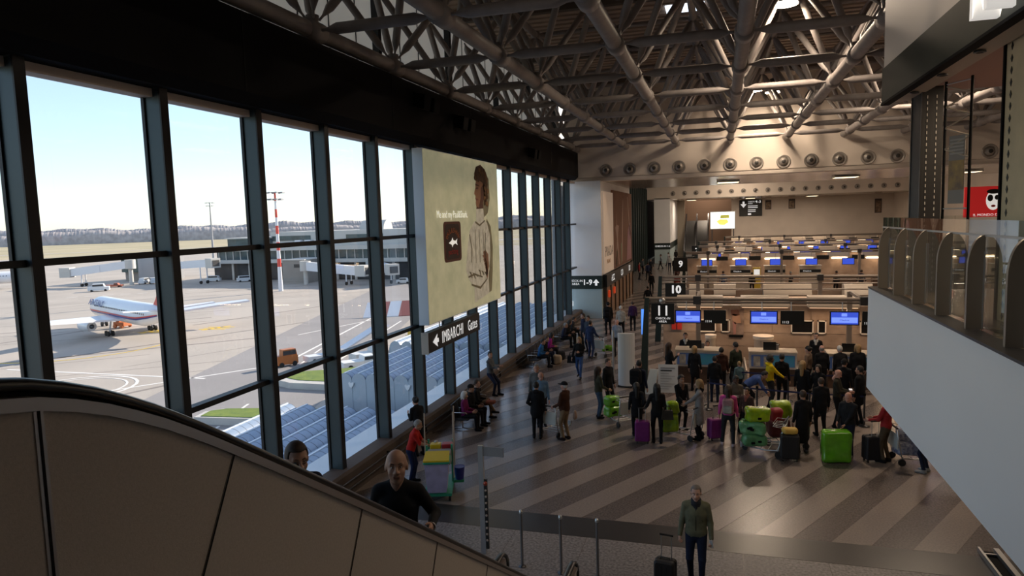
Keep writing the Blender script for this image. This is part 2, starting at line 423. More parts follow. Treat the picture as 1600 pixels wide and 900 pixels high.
def vent(x, y, z, s, lab, grp):
    v = empty('air_vent', (x, y, z), label=lab, cat='vent', group=grp)
    MB().lathe([(0.44 * s, 0.0), (0.44 * s, 0.05 * s), (0.40 * s, 0.07 * s), (0.24 * s, -0.04)], (0, 0, 0), axis=(0, -1, 0), n=24).build('ring', M_VR, v)
    MB().lathe([(0.29 * s, 0.0), (0.27 * s, 0.06 * s), (0.20 * s, 0.15 * s), (0.13 * s, 0.19 * s)], (0, 0, 0), axis=(0, -1, 0), n=20).build('nozzle_ball', M_VR, v)
    MB().lathe([(0.135 * s, 0.18 * s), (0.12 * s, 0.20 * s), (0.0, 0.19 * s)], (0, 0, 0), axis=(0, -1, 0), n=16).build('nozzle_mouth', M_VB, v)
for i in range(17): vent(-6.95 + 1.5 * i, 44.0, 9.40, 0.9, ORD[i] + ' large round air nozzle from the left on the nearer cream beam', 'large air nozzles')
for i in range(19): vent(-6.1 + 1.49 * i, 95.0, 9.32, 0.72, ORD[i] + ' small round air nozzle from the left on the farther cream beam', 'small air nozzles')

def pier(x0, x1, y0, y1, name):
    p = empty(name, ((x0 + x1) / 2, (y0 + y1) / 2, 0), kind='structure')
    MB().box((x0, y0, 2.75), (x1, y1, 8.75)).build('upper_panel', M_PIER, p, True)
    MB().box((x0 + 0.02, y0 + 0.02, 0), (x1 - 0.02, y1, 1.9)).build('lower_panel', mat('pier_teal', (0.45, 0.56, 0.58), 0.4, 0, 0.03, 1), p, True)
    MB().box((x0, y0 - 0.02, 1.9), (x1, y1, 2.75)).build('sign_band', M_GREEN, p, True)
    return p
p1 = pier(-9.6, -7.25, 43.5, 58, 'wall_pier')
text_obj('pier_lettering', 'CHECK-IN\nAREA', 0.20, M_TXT, frame((-8.95, 43.46, 2.32), (1, 0, 0), (0, -1, 0)), p1)
text_obj('pier_lettering', '1-9', 0.48, M_TXT, frame((-8.18, 43.46, 2.32), (1, 0, 0), (0, -1, 0)), p1, bold=0.012)
MB().prism([(-7.62 + a, 43.46, 2.32 + c) for a, c in ((-0.07, -0.2), (0.07, -0.2), (0.07, -0.02), (0.2, -0.02), (0, 0.22), (-0.2, -0.02), (-0.07, -0.02))], (0, -0.01, 0)).build('pier_arrow', M_TXT, p1, True)
MB().box((-9.42, 43.48, 0.78), (-9.12, 43.5, 1.1)).build('toilet_plate', M_TXT, p1, True)
MB().box((-9.34, 43.47, 0.84), (-9.29, 43.48, 1.04)).build('toilet_figure', M_SIGNB, p1, True)
MB().box((-9.25, 43.47, 0.84), (-9.20, 43.48, 1.04)).build('toilet_figure', M_SIGNB, p1, True)
p2_ = pier(-8.6, -6.5, 95, 112, 'wall_pier')
text_obj('pier_lettering', 'CHECK-IN 1-6', 0.32, M_TXT, frame((-7.5, 94.96, 2.32), (1, 0, 0), (0, -1, 0)), p2_)
# green glazed side wall of the second hall
gw = struct('wall_left', MB().box((-9.9, 58, 0), (-9.7, 95, 12.4)), mat('green_glass_wall', (0.02, 0.09, 0.075), 0.25))
for i in range(18): MB().box((-9.7, 58.5 + 2.1 * i, 0), (-9.45, 58.75 + 2.1 * i, 10)).build('wall_rib', M_GREEN, gw, True)
# shop front under the pier side (runs along Y) with its lettering band
sf = empty('wall_shopfront', (-7.2, 51, 0), kind='structure')
MB().box((-7.25, 44.0, 1.95), (-7.0, 58, 2.75)).build('fascia', M_SIGNB, sf, True)
M_WOOD = mat('shop_wood', (0.22, 0.115, 0.06), 0.45, 0, 0.2, 2)
for i in range(7): MB().box((-7.24, 44.2 + 2 * i, 0), (-7.1, 46.0 + 2 * i, 1.95)).build('door_panel', M_WOOD, sf, True)
for i in range(8): MB().box((-7.25, 44.0 + 1.98 * i, 0), (-7.02, 44.2 + 1.98 * i, 1.95)).build('door_post', mat('post_dark', (0.06, 0.04, 0.03), 0.5), sf, True)
for i, s in enumerate(('d CC', 'C,O', 'DD')):
    text_obj('shop_lettering', s, 0.62, M_TXT, frame((-6.99, 46.6 + 4.4 * i, 2.35), (0, 1, 0), (1, 0, 0)), sf)
for y in (44.9, 47.2): MB().box((-7.08, y, 1.2), (-6.98, y + 0.35, 1.65)).build('red_sign', mat('sign_red', (0.5, 0.05, 0.02), 0.5, emit=(0.8, 0.08, 0.02), estr=0.25), sf, True)
# ================================================================== upper floor where the photographer stands, gallery on the right
M_SLAB = mat('slab_stone', (0.30, 0.27, 0.25), 0.4, 0, 0.1, 3)
struct('floor_upper', MB().box((-2.0, -8, 4.6), (2.6, 0.9, 5.0)), M_SLAB)
struct('floor_upper', MB().box((-9.0, -8, 4.6), (-3.7, 0.9, 5.0)), M_SLAB)
struct('floor_upper', MB().box((-3.7, -8, 4.6), (-2.0, -1.2, 5.0)), M_SLAB)
GX = 2.62
struct('wall_gallery', MB().box((GX, -8, 3.13), (GX + 0.2, 14.05, 5.0)), M_WHITE)
struct('floor_gallery', MB().box((GX + 0.2, -8, 4.6), (24, 14.05, 4.98)), mat('gallery_stone', (0.20, 0.16, 0.13), 0.25, 0, 0.1, 3))
struct('ceiling', MB().box((GX + 0.2, -8, 3.13), (24, 14.05, 3.3)), M_GREY)
struct('trim_4', MB().box((GX - 0.01, -8, 5.0), (2.86, 14.06, 5.03)), M_DSTEEL)
# glass balustrade with steel fins standing outside the glass
bal = empty('glass_balustrade', (2.92, 8, 5.03), label='frameless glass balustrade along the gallery above the white wall', cat='balustrade')
M_BGL = glass_mat('balustrade_glass', (0.93, 0.95, 0.93), 1.5, 0.0, boost=1.9)
M_FIN = mat('fin_bronze', (0.34, 0.29, 0.235), 0.38, 0.75)
ye = 14.35
for i in range(14):
    y1 = ye - 1.165 * i
    MB().box((2.90, y1 - 1.16, 5.05), (2.915, y1 - 0.005, 6.29)).build('glass_panel', M_BGL, bal, True)
for i in range(9):
    MB().box((2.92 + 1.16 * i, ye, 5.05), (2.915 + 1.16 * (i + 1), ye + 0.015, 6.29)).build('glass_panel', M_BGL, bal, True)
def fin(y):
    pr = [(2.725, 5.03), (2.725, 5.72)]
    for k in range(1, 9):
        a = k / 8 * PI / 2; pr.append((2.725 + 0.17 * (1 - math.cos(a)), 5.72 + 0.40 * math.sin(a)))
    pr += [(2.895, 5.03)]
    b = MB().m(0).prism([(x, y, z) for x, z in pr], (0, 0.055, 0))
    b.m(1).box((2.882, y - 0.012, 5.03), (2.897, y - 0.001, 5.93))
    b.build('fin_post', [M_FIN, M_STEEL], bal, True)
for i in range(12): fin(13.75 - 1.165 * i)
MB().box((2.885, -2, 6.10), (2.90, 14.3, 6.125)).build('top_cable', M_STEEL, bal, True)
# shop over the gallery: white panel, dark green fascia, soffit with spots
SX = 2.9
struct('wall_shop', MB().box((SX, -8, 9.02), (SX + 0.15, 14.55, 10.6)), mat('shop_white', (0.78, 0.72, 0.64), 0.5))
fas = empty('shop_fascia', (SX, 8, 8.36), label='dark green shop fascia under the white panel, upper right', cat='sign')
MB().box((SX - 0.03, -8, 8.40), (SX + 0.1, 14.55, 9.02)).build('board', mat('fascia_green', (0.030, 0.036, 0.024), 0.55, 0, 0.1, 4), fas, True)
MB().box((SX - 0.04, -8, 8.36), (SX + 0.1, 14.56, 8.40)).build('lower_edge', M_BLACK, fas, True)
M_CARVE = mat('letter_white', (0.80, 0.77, 0.73), 0.5, emit=(1, 0.96, 0.9), estr=0.35)
lt = text_obj('letters', 'MOZ', 0.98, M_CARVE, frame((SX - 0.16, 8.98, 8.77), (0, -1, 0), (-1, 0, 0)), fas, extrude=0.13, align='LEFT', bold=0.01, sx=0.8)
sof = struct('ceiling', MB().box((SX + 0.11, -8, 8.41), (3.35, 14.5, 8.5)), mat('soffit_beige', (0.45, 0.38, 0.31), 0.5))
struct('ceiling', MB().box((3.35, -8, 8.55), (14, 14.5, 8.7)), mat('gallery_ceiling', (0.36, 0.20, 0.15), 0.5))
for i in range(8):
    s = empty('downlight', (3.14, 13.4 - 1.55 * i, 8.40), label=ORD[i] + ' small dark downlight from the far end under the green shop fascia', cat='light', group='downlights in the shop soffit')
    MB().lathe([(0.07, 0.0), (0.075, -0.02), (0.045, -0.025), (0.04, 0.01)], (0, 0, 0), n=14).build('ring', M_DSTEEL, s)
    MB().lathe([(0.035, -0.004), (0.0, -0.006)], (0, 0, 0), n=12).build('lens', M_BLACK, s)
for x, y, w_ in ((5.2, 11.5, 'middle'), (6.1, 10.2, 'nearest'), (4.6, 12.8, 'farthest')):
    s = empty('ceiling_lamp', (x, y, 8.55), label='small bright recessed lamp in the reddish gallery ceiling, %s of three' % w_, cat='light', group='recessed lamps of the gallery ceiling')
    MB().lathe([(0.11, 0.0), (0.11, -0.02), (0.09, -0.025)], (0, 0, 0), n=14).build('rim', M_STEEL, s)
    MB().lathe([(0.085, -0.022), (0.0, -0.022)], (0, 0, 0), n=14).build('lens', mat('warm_lamp', (1, 0.9, 0.75), 0.5, emit=(1, 0.8, 0.55), estr=6), s)
    area_light('recessed_lamp_light', (x, y, 8.5), 0.2, 35, (1, 0.75, 0.5))
# stitched black column
c = empty('shop_column', (3.45, 13.9, 4.98), label='black shop column with white stitched dashes', cat='column')
MB().box((3.30, 13.55, 4.98), (3.62, 14.25, 8.5)).build('shaft', mat('column_black', (0.016, 0.016, 0.018), 0.5), c, True)
for yy in (13.552, 14.2):
    MB().box((3.288, yy - 0.02, 4.98), (3.30, yy + 0.03, 8.5)).build('edge_strip', M_DSTEEL, c, True)
for i in range(34):
    for xx in (3.38, 3.52):
        MB().box((xx - 0.006, 13.542, 5.0 + 0.1 * i), (xx + 0.006, 13.55, 5.05 + 0.1 * i)).build('stitch', mat('stitch_pale', (0.55, 0.52, 0.48), 0.6), c, True)
# ladder-like steel frame with banner
lf = empty('lattice_frame', (3.6, 12.9, 4.98), label='black two-post frame laced with pale zigzag bars beside the stitched column', cat='frame')
PA = (3.56, 13.2); PB = (3.80, 12.75)
for (x, y) in (PA, PB): MB().cyl((x, y, 4.98), (x, y, 8.5), 0.022, n=8).build('post', M_BLACK, lf, True)
zz = [8.42 - 0.17 * i for i in range(8)]
for i in range(7):
    a, b_ = (PA, PB) if i % 2 == 0 else (PB, PA)
    MB().cyl((*a, zz[i]), (*b_, zz[i + 1]), 0.014, n=6).build('lacing_bar', mat('lace_pale', (0.42, 0.35, 0.27), 0.5), lf, True)
for z in (6.42, 8.45): MB().cyl((*PA, z), (*PB, z), 0.012, n=6).build('rail', M_STEEL, lf, True)
bn = empty('hanging_banner', (3.68, 12.97, 6.5), label='narrow hanging banner with food photograph inside the lattice frame', cat='banner')
def bp_(u, z, off=0.0):
    return (PA[0] + (PB[0] - PA[0]) * u - off * 0.88, PA[1] + (PB[1] - PA[1]) * u - off * 0.47, z)
def bq(name, u0, u1, z0, z1, m_, off): MB().prism([bp_(u0, z0, off), bp_(u1, z0, off), bp_(u1, z1, off), bp_(u0, z1, off)], (-0.005, -0.003, 0)).build(name, m_, bn, True)
bq('sheet', 0.2, 0.82, 6.50, 7.60, mat('banner_grey', (0.26, 0.24, 0.22), 0.6), 0.0)
bq('picture', 0.22, 0.80, 6.72, 7.20, mat('banner_food', (0.45, 0.30, 0.10), 0.6, 0, 0, 6, (0.20, 0.14, 0.10)), 0.008)
for i in range(5): bq('stripe', 0.25, 0.78, 7.30 + 0.055 * i, 7.325 + 0.055 * i, mat('banner_stripe', (0.40, 0.37, 0.34), 0.6), 0.008)
# pale column with dark diamonds
dc = empty('shop_column', (3.85, 10.4, 4.98), label='pale beige shop column with a line of dark diamonds, right edge', cat='column')
MB().box((3.42, 9.3, 4.98), (4.0, 10.25, 8.5)).build('shaft', mat('column_beige', (0.60, 0.50, 0.32), 0.6, 0, 0.08, 3), dc, True)
MB().box((3.395, 10.25, 4.98), (4.0, 10.30, 8.5)).build('edge_strip', M_BLACK, dc, True)
for i in range(24):
    z = 5.05 + 0.145 * i
    MB().prism([(3.418, 10.08, z - 0.05), (3.418, 10.115, z), (3.418, 10.08, z + 0.05), (3.418, 10.045, z)], (-0.004, 0, 0)).build('diamond', M_SIGNB, dc, True)
# red sign with a mask
rs = empty('red_sign', (6.2, 20, 6.1), label='red hanging sign with a white mask face beyond the glass balustrade', cat='sign')
MB().box((5.88, 20, 6.17), (6.95, 20.1, 6.93)).build('board', mat('poster_red', (0.55, 0.02, 0.02), 0.45, emit=(0.6, 0.02, 0.02), estr=0.25), rs, True)
def disc(name, cx, cz, rx, rz, y, m_, parent, th=0.004, n=20):
    MB().prism([(cx + rx * math.cos(2 * PI * k / n), y, cz + rz * math.sin(2 * PI * k / n)) for k in range(n)], (0, -th, 0)).build(name, m_, parent, True)
disc('mask', 6.50, 6.58, 0.16, 0.24, 19.998, M_CARVE, rs); disc('eye_patch', 6.43, 6.64, 0.06, 0.085, 19.992, M_SIGNB, rs)
disc('eye_patch', 6.57, 6.65, 0.045, 0.06, 19.992, M_SIGNB, rs); disc('mouth', 6.50, 6.44, 0.05, 0.03, 19.992, mat('lip_red', (0.5, 0.02, 0.02), 0.5), rs)
disc('hair', 6.50, 6.80, 0.15, 0.06, 19.994, M_SIGNB, rs)
text_obj('lettering', 'IL MONDO DI', 0.09, M_TXT, frame((6.35, 19.99, 6.22), (1, 0, 0), (0, -1, 0)), rs)
for x in (5.95, 6.85): MB().cyl((x, 20.05, 6.93), (x, 20.05, 10.7), 0.012, n=6).build('hanger', M_BLACK, rs, True)

# ================================================================== escalator
RP = [(-1.6, 6.02), (1.0, 6.02), (1.59, 6.0), (1.81, 5.94), (2.07, 5.83), (2.39, 5.65), (2.89, 5.325), (3.67, 4.81), (5.11, 3.85), (7.25, 2.41), (9.0, 1.23), (9.35, 1.05), (9.7, 0.97), (10.3, 0.96)]
def rail_z(y):
    for (a, za), (b, zb) in zip(RP, RP[1:]):
        if a <= y <= b: return za + (zb - za) * (y - a) / (b - a)
    return RP[0][1] if y < RP[0][0] else RP[-1][1]
def smooth_path(n=90):
    ys = [-1.6 + 11.9 * i / n for i in range(n + 1)]
    zs = [sum(rail_z(y + d) for d in (-0.16, -0.08, 0, 0.08, 0.16)) / 5 for y in ys]
    return list(zip(ys, zs))
SP = smooth_path()
def sz(y): return sum(rail_z(y + d) for d in (-0.16, -0.08, 0, 0.08, 0.16)) / 5
esc = empty('escalator', (-2.87, 9.5, 0), label='escalator with speckled beige side panels and black handrails, foreground left', cat='escalator')
M_PANEL = mat('escalator_panel', (0.47, 0.405, 0.34), 0.55, 0, 0, 70, (0.42, 0.36, 0.30), bump=0.1, bscale=160)
M_TRIMS = mat('escalator_trim', (0.38, 0.33, 0.30), 0.35, 0.8)
M_DRAIL = mat('handrail_black', (0.012, 0.012, 0.012), 0.3)
nd = Vector((0, -0.47, -0.88)).normalized()
def jdir(y): return Vector((0, 0, -1)) if y < 1.8 else nd
JN = [-1.6, -0.2, 1.70, 2.63, 3.77, 4.92, 6.1, 7.3, 8.5, 10.3]
def balustrade(xo, xi, outer):
    for a, b_ in zip(JN, JN[1:]):
        top = []; n = 14
        for i in range(n + 1):
            y = a + (b_ - a) * i / n; top.append(Vector((xo, y, sz(y) - 0.105)))
        def low(p, y):
            d = jdir(y); t = 1.9 if y > 1.8 else 1.3
            q = p + d * t
            if q.z < 0.02: q = p + d * ((p.z - 0.02) / -d.z)
            return q
        lo = [low(top[-1], b_), low(top[0], a)]
        g = 0.006
        poly = [Vector((xo, p.y, p.z)) for p in top]; poly[0].y += g; poly[-1].y -= g
        lo[0].y -= g; lo[1].y += g
        MB().prism(poly + lo, (xi - xo, 0, 0)).build('side_panel', M_PANEL, esc, True)
        if b_ < 10:
            p = top[-1]; q = lo[0]; w = 0.016 if b_ > 1.8 else 0.035; sx = 0.004 if outer > 0 else -0.004
            e = Vector((0, w / 2, 0))
            MB().prism([p - e, p + e, q + e, q - e], (sx, 0, 0)).build('joint_strip', M_TRIMS, esc, True)
            if b_ > 1.8 or True:
                e2 = Vector((0, 0.005, 0)); o2 = Vector((sx * 1.2, 0, 0))
                MB().prism([p - e2 + o2, p + e2 + o2, q + e2 + o2, q - e2 + o2], (sx * 0.3, 0, 0)).build('joint_groove', M_BLACK, esc, True)
    def strip(name, d0, d1, x0, x1, m_):
        vs = []; fs = []
        for (y, z) in SP:
            vs += [(x0, y, z - d0), (x1, y, z - d0), (x1, y, z - d1), (x0, y, z - d1)]
        for i in range(len(SP) - 1):
            for k in range(4): fs.append((4 * i + k, 4 * i + (k + 1) % 4, 4 * i + 4 + (k + 1) % 4, 4 * i + 4 + k))
        fs += [(0, 1, 2, 3), tuple(range(4 * len(SP) - 1, 4 * len(SP) - 5, -1))]
        MB().add(vs, fs).build(name, m_, esc, True)
    s = 0.012 if outer > 0 else -0.012
    strip('top_trim', 0.058, 0.105, xo + s, xi - s, M_TRIMS)
    strip('skirt_channel', 0.02, 0.058, xo - 4 * s, xi + 4 * s, M_BLACK)
    xm = (xo + xi) / 2
    pts = [(xm, y, z - 0.02) for (y, z) in SP]
    for k in range(1, 9):
        a = PI * k / 8; pts.append((xm, 10.3 + 0.30 * math.sin(a), 0.66 + 0.28 * math.cos(a)))
    vs = []; N = 10; fs = []
    for i, p in enumerate(pts):
        q0 = Vector(pts[max(0, i - 1)]); q1 = Vector(pts[min(len(pts) - 1, i + 1)]); d = (q1 - q0).normalized(); up = Vector((1, 0, 0)).cross(d)
        for k in range(N):
            t = 2 * PI * k / N; vs.append(Vector(p) + Vector((1, 0, 0)) * (0.055 * math.cos(t)) + up * (0.026 * math.sin(t)))
    for i in range(len(pts) - 1):
        for k in range(N): fs.append((i * N + k, i * N + (k + 1) % N, (i + 1) * N + (k + 1) % N, (i + 1) * N + k))
    MB().add(vs, fs, True).build('handrail', M_DRAIL, esc, True)
    arc = [(xm, 10.3 + 0.25 * math.sin(PI * k / 12), 0.66 + 0.23 * math.cos(PI * k / 12)) for k in range(13)] + [(xm, 10.2, 0.43), (xm, 10.2, 0.89)]
    MB().prism([(xm - 0.02, y, z) for _, y, z in arc], (0.04, 0, 0)).build('newel_plate', M_STEEL, esc, True)
balustrade(-2.20, -2.36, 1)
balustrade(-3.56, -3.40, -1)
st = MB().box((-3.38, 0, 0), (-2.38, 0.30, 0.2)).mesh('step', M_DSTEEL)
for i in range(25):
    o = link('step', st, esc, True); o.location = (0, 9.2 - 0.30 * i, 0.026 + 0.2022 * i - 0.2)
MB().box((-3.38, 9.3, 0.0), (-2.38, 10.9, 0.03)).build('floor_plate', M_STEEL, esc, True)
MB().box((-3.38, -1.4, 4.95), (-2.38, 1.55, 5.0)).build('floor_plate', M_STEEL, esc, True)

# ================================================================== big advert on the glass wall and the gate sign
ad = empty('advert_panel', (-8.45, 22.1, 3.4), label='large advert panel of a curly-haired man in a cream sweater on the glass wall', cat='advert')
AX = -8.28; AY0, AY1, AZ0, AZ1 = 18.62, 25.6, 3.41, 8.62
M_ADBG = mat('advert_ground', (0.66, 0.63, 0.42), 0.6, 0, 0, 1.3, (0.38, 0.385, 0.20), detail=12, emit=(0.52, 0.50, 0.32), estr=0.22)
MB().m(0).box((AX - 0.32, AY0, AZ0), (AX, AY1, AZ1)).build('light_box', [mat('box_edge', (0.62, 0.70, 0.78), 0.5)], ad, True)
MB().box((AX, AY0 + 0.02, AZ0 + 0.02), (AX + 0.004, AY1 - 0.02, AZ1 - 0.02)).build('print_ground', M_ADBG, ad, True)
def au(u, v): return (AY0 + (AY1 - AY0) * u, AZ1 - (AZ1 - AZ0) * v)      # u right, v down (0..1)
def ap(name, pts, m_, lay):
    MB().prism([(AX + 0.003 + 0.004 * lay, *au(u, v)) for u, v in pts], (0.004, 0, 0)).build(name, m_, ad, True)
SWE = mat('sweater_cream', (0.82, 0.78, 0.66), 0.8, 0, 0, 4.5, (0.54, 0.50, 0.38), detail=6, bump=0.6, bscale=7, emit=(0.6, 0.56, 0.44), estr=0.12)
SWD = mat('sweater_fold', (0.30, 0.27, 0.18), 0.8)
SKN = mat('print_skin', (0.42, 0.22, 0.13), 0.6, 0, 0.2, 2)
SKD = mat('print_skin_dark', (0.14, 0.06, 0.04), 0.6)
HAI = mat('print_hair', (0.13, 0.07, 0.035), 0.7, 0, 0.4, 6)
HAL = mat('print_hair_light', (0.34, 0.19, 0.08), 0.7)
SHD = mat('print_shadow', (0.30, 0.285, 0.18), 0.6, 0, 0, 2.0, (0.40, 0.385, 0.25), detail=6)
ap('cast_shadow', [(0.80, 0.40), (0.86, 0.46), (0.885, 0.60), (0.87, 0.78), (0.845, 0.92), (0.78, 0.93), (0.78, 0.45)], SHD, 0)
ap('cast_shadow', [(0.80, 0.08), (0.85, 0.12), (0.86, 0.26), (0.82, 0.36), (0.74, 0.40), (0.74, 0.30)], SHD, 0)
ap('sweater', [(0.60, 0.42), (0.72, 0.40), (0.80, 0.43), (0.84, 0.52), (0.835, 0.66), (0.80, 0.78), (0.80, 0.93), (0.57, 0.965), (0.57, 0.86), (0.50, 0.80), (0.46, 0.73), (0.49, 0.60), (0.53, 0.48)], SWE, 1)
ap('sweater_collar', [(0.635, 0.335), (0.745, 0.33), (0.755, 0.40), (0.72, 0.425), (0.66, 0.43), (0.63, 0.41)], SWE, 2)
ap('fold', [(0.62, 0.415), (0.68, 0.44), (0.76, 0.41), (0.765, 0.418), (0.68, 0.452), (0.615, 0.428)], SWD, 3)
ap('sweater_arm', [(0.47, 0.72), (0.52, 0.695), (0.66, 0.73), (0.80, 0.70), (0.815, 0.76), (0.76, 0.84), (0.66, 0.88), (0.54, 0.84)], SWE, 2)
ap('fold', [(0.49, 0.775), (0.58, 0.765), (0.70, 0.80), (0.70, 0.808), (0.58, 0.778), (0.49, 0.787)], SWD, 3)
ap('fold', [(0.53, 0.83), (0.66, 0.865), (0.77, 0.82), (0.775, 0.828), (0.66, 0.882), (0.53, 0.842)], SWD, 3)
ap('fold', [(0.53, 0.50), (0.56, 0.60), (0.55, 0.69), (0.54, 0.69), (0.548, 0.60), (0.522, 0.505)], SWD, 3)
for k_ in range(7):
    u_ = 0.575 + 0.03 * k_
    ap('cable_knit', [(u_, 0.47 + 0.004 * (k_ % 3)), (u_ + 0.006, 0.47), (u_ + 0.010, 0.60), (u_ + 0.006, 0.70), (u_, 0.70), (u_ + 0.004, 0.60)], SWD if k_ % 2 else SWE, 3)
for k_ in range(6):
    ap('cable_knit', [(0.50 + 0.045 * k_, 0.745 + 0.012 * (k_ % 3)), (0.53 + 0.045 * k_, 0.752 + 0.012 * (k_ % 3)), (0.545 + 0.045 * k_, 0.79 + 0.01 * (k_ % 2)), (0.535 + 0.045 * k_, 0.795 + 0.01 * (k_ % 2)), (0.52 + 0.045 * k_, 0.765 + 0.012 * (k_ % 3))], SWD, 4)
ap('fold', [(0.765, 0.50), (0.745, 0.60), (0.755, 0.68), (0.765, 0.68), (0.757, 0.60), (0.775, 0.50)], SWD, 3)
for i in range(5): ap('finger', [(0.705 + 0.012 * i, 0.655 + 0.028 * i), (0.735 + 0.012 * i, 0.65 + 0.028 * i), (0.79 - 0.002 * i, 0.705 + 0.026 * i), (0.775 - 0.002 * i, 0.722 + 0.026 * i)], SKN, 4)
ap('hand', [(0.72, 0.63), (0.76, 0.62), (0.80, 0.655), (0.805, 0.74), (0.775, 0.80), (0.74, 0.70)], SKN, 3)
ap('neck', [(0.65, 0.29), (0.745, 0.26), (0.75, 0.345), (0.64, 0.35)], SKD, 1)
ap('face', [(0.665, 0.115), (0.76, 0.13), (0.775, 0.24), (0.73, 0.30), (0.67, 0.325), (0.638, 0.315), (0.632, 0.29), (0.640, 0.275), (0.628, 0.262), (0.636, 0.248), (0.612, 0.232), (0.636, 0.19), (0.636, 0.165)], SKN, 3)
ap('cheek_shadow', [(0.715, 0.19), (0.775, 0.15), (0.775, 0.25), (0.72, 0.305), (0.68, 0.318), (0.71, 0.26)], SKD, 4)
ap('brow', [(0.635, 0.165), (0.69, 0.172), (0.69, 0.180), (0.636, 0.176)], HAI, 5)
ap('eye', [(0.642, 0.190), (0.675, 0.188), (0.675, 0.198), (0.642, 0.199)], SKD, 5)
ap('lips', [(0.628, 0.262), (0.668, 0.265), (0.668, 0.275), (0.634, 0.277)], mat('print_lip', (0.30, 0.10, 0.08), 0.6), 5)
rnd = random.Random(3)
ap('hair', [(0.62, 0.10), (0.65, 0.05), (0.72, 0.03), (0.79, 0.06), (0.82, 0.13), (0.815, 0.24), (0.79, 0.30), (0.765, 0.31), (0.755, 0.22), (0.75, 0.155), (0.70, 0.14), (0.64, 0.145)], HAI, 4)
for i in range(46):
    a = rnd.uniform(0, 1); u = 0.62 + 0.2 * rnd.random(); v = 0.03 + 0.11 * rnd.random()
    if i > 30: u = 0.765 + 0.06 * rnd.random(); v = 0.13 + 0.18 * rnd.random()
    s = rnd.uniform(0.008, 0.016)
    if i <= 30 and ((u - 0.72) / 0.10) ** 2 + ((v - 0.12) / 0.09) ** 2 > 0.9: continue
    ap('curl', [(u + s * math.cos(2 * PI * k / 7), v + s * 1.3 * math.sin(2 * PI * k / 7)) for k in range(7)], HAL if i % 3 else HAI, 5 + i % 2)
def rr(u0, u1, v0, v1, r=0.02):
    p = []
    for q, (cu_, cv_) in enumerate(((u1 - r, v0 + r), (u1 - r, v1 - r), (u0 + r, v1 - r), (u0 + r, v0 + r))):
        for k in range(4):
            a = -PI / 2 + q * PI / 2 + k * PI / 6; p.append((cu_ + r * math.cos(a), cv_ + r * 1.3 * math.sin(a)))
    return p
ap('patch_edge', rr(0.195, 0.41, 0.42, 0.655), mat('patch_brown', (0.12, 0.035, 0.02), 0.6), 1)
ap('patch', rr(0.215, 0.39, 0.435, 0.64), mat('patch_dark', (0.035, 0.016, 0.014), 0.6), 2)
M_PRT = mat('print_white', (0.9, 0.88, 0.8), 0.6, emit=(0.9, 0.88, 0.8), estr=0.4); M_PRR = mat('print_red', (0.5, 0.03, 0.03), 0.6); M_PRO = mat('print_orange', (0.55, 0.16, 0.05), 0.6)
def at_(name, body, size, u, v, m_, sx=1.0, rot=0.0):
    y, z = au(u, v)
    text_obj(name, body, size, m_, frame((AX + 0.022, y, z), (0, math.cos(rot), math.sin(rot)), (1, 0, 0)), ad, extrude=0.001, sx=sx, bold=-0.001)
at_('caption', 'Me and my Paul&Shark.', 0.33, 0.315, 0.372, M_PRT, 0.86)
for i, ch in enumerate('PAUL&SHARK'):
    a = PI * (0.92 - 0.84 * i / 9); at_('patch_letter', ch, 0.24, 0.302 + 0.072 * math.cos(a), 0.525 - 0.055 * math.sin(a), M_PRO, 0.9, a - PI / 2)
at_('patch_script', 'yachting', 0.26, 0.302, 0.60, M_PRR)
ap('patch_fish', [(0.25, 0.545), (0.285, 0.53), (0.297, 0.512), (0.305, 0.530), (0.335, 0.535), (0.355, 0.522), (0.348, 0.545), (0.357, 0.562), (0.33, 0.550), (0.305, 0.556), (0.292, 0.572), (0.286, 0.556)], M_PRT, 4)

gs = empty('gate_sign', (-8.2, 20.3, 2.6), label='black hanging sign with white arrow reading IMBARCHI Gates', cat='sign')
MB().box((-8.30, 18.1, 2.66), (-8.10, 22.55, 3.26)).build('box', M_SIGNB, gs, True)
MB().box((-8.31, 18.07, 2.64), (-8.09, 18.10, 3.28)).build('end_cap', M_STEEL, gs, True)
for y in (19.2, 21.6): MB().cyl((-8.2, y, 3.26), (-8.2, y, 3.44), 0.02, n=6).build('hanger', M_STEEL, gs, True)
text_obj('lettering', 'IMBARCHI', 0.52, M_TXT, frame((-8.095, 19.12, 2.95), (0, 1, 0), (1, 0, 0)), gs, align='LEFT', sx=0.70, spacing=1.12)
text_obj('lettering', 'Gates', 0.52, M_TXT, frame((-8.095, 21.35, 2.95), (0, 1, 0), (1, 0, 0)), gs, align='LEFT', sx=0.72, spacing=1.08)
MB().prism([(-8.096, 18.42 + a, 2.95 + c_) for a, c_ in ((0.42, -0.06), (0.42, 0.06), (0.30, 0.06), (0.34, 0.19), (0.0, 0.0), (0.34, -0.19), (0.30, -0.06))], (0.01, 0, 0)).build('arrow', M_TXT, gs, True)

# black floodlights on the bulkhead
for (y, z, w_) in ((18.9, 9.95, 'nearest'), (22.0, 9.75, 'second'), (31.0, 9.5, 'farthest')):
    f_ = empty('floodlight', (-8.35, y, z), label='black floodlight pair on the black bulkhead, %s of three' % w_, cat='light', group='floodlights on the bulkhead')
    for d in (-0.35, 0.35):
        MB().prism([(-8.35, y + d - 0.22, z - 0.2), (-8.05, y + d - 0.22, z - 0.3), (-7.98, y + d - 0.22, z + 0.1), (-8.35, y + d - 0.22, z + 0.2)], (0, 0.44, 0)).build('housing', M_BLACK, f_, True)
        MB().prism([(-8.05, y + d - 0.19, z - 0.28), (-8.0, y + d - 0.19, z + 0.06), (-7.985, y + d - 0.19, z + 0.06), (-8.035, y + d - 0.19, z - 0.28)], (0, 0.38, 0)).build('front_glass', M_BLACK, f_, True)

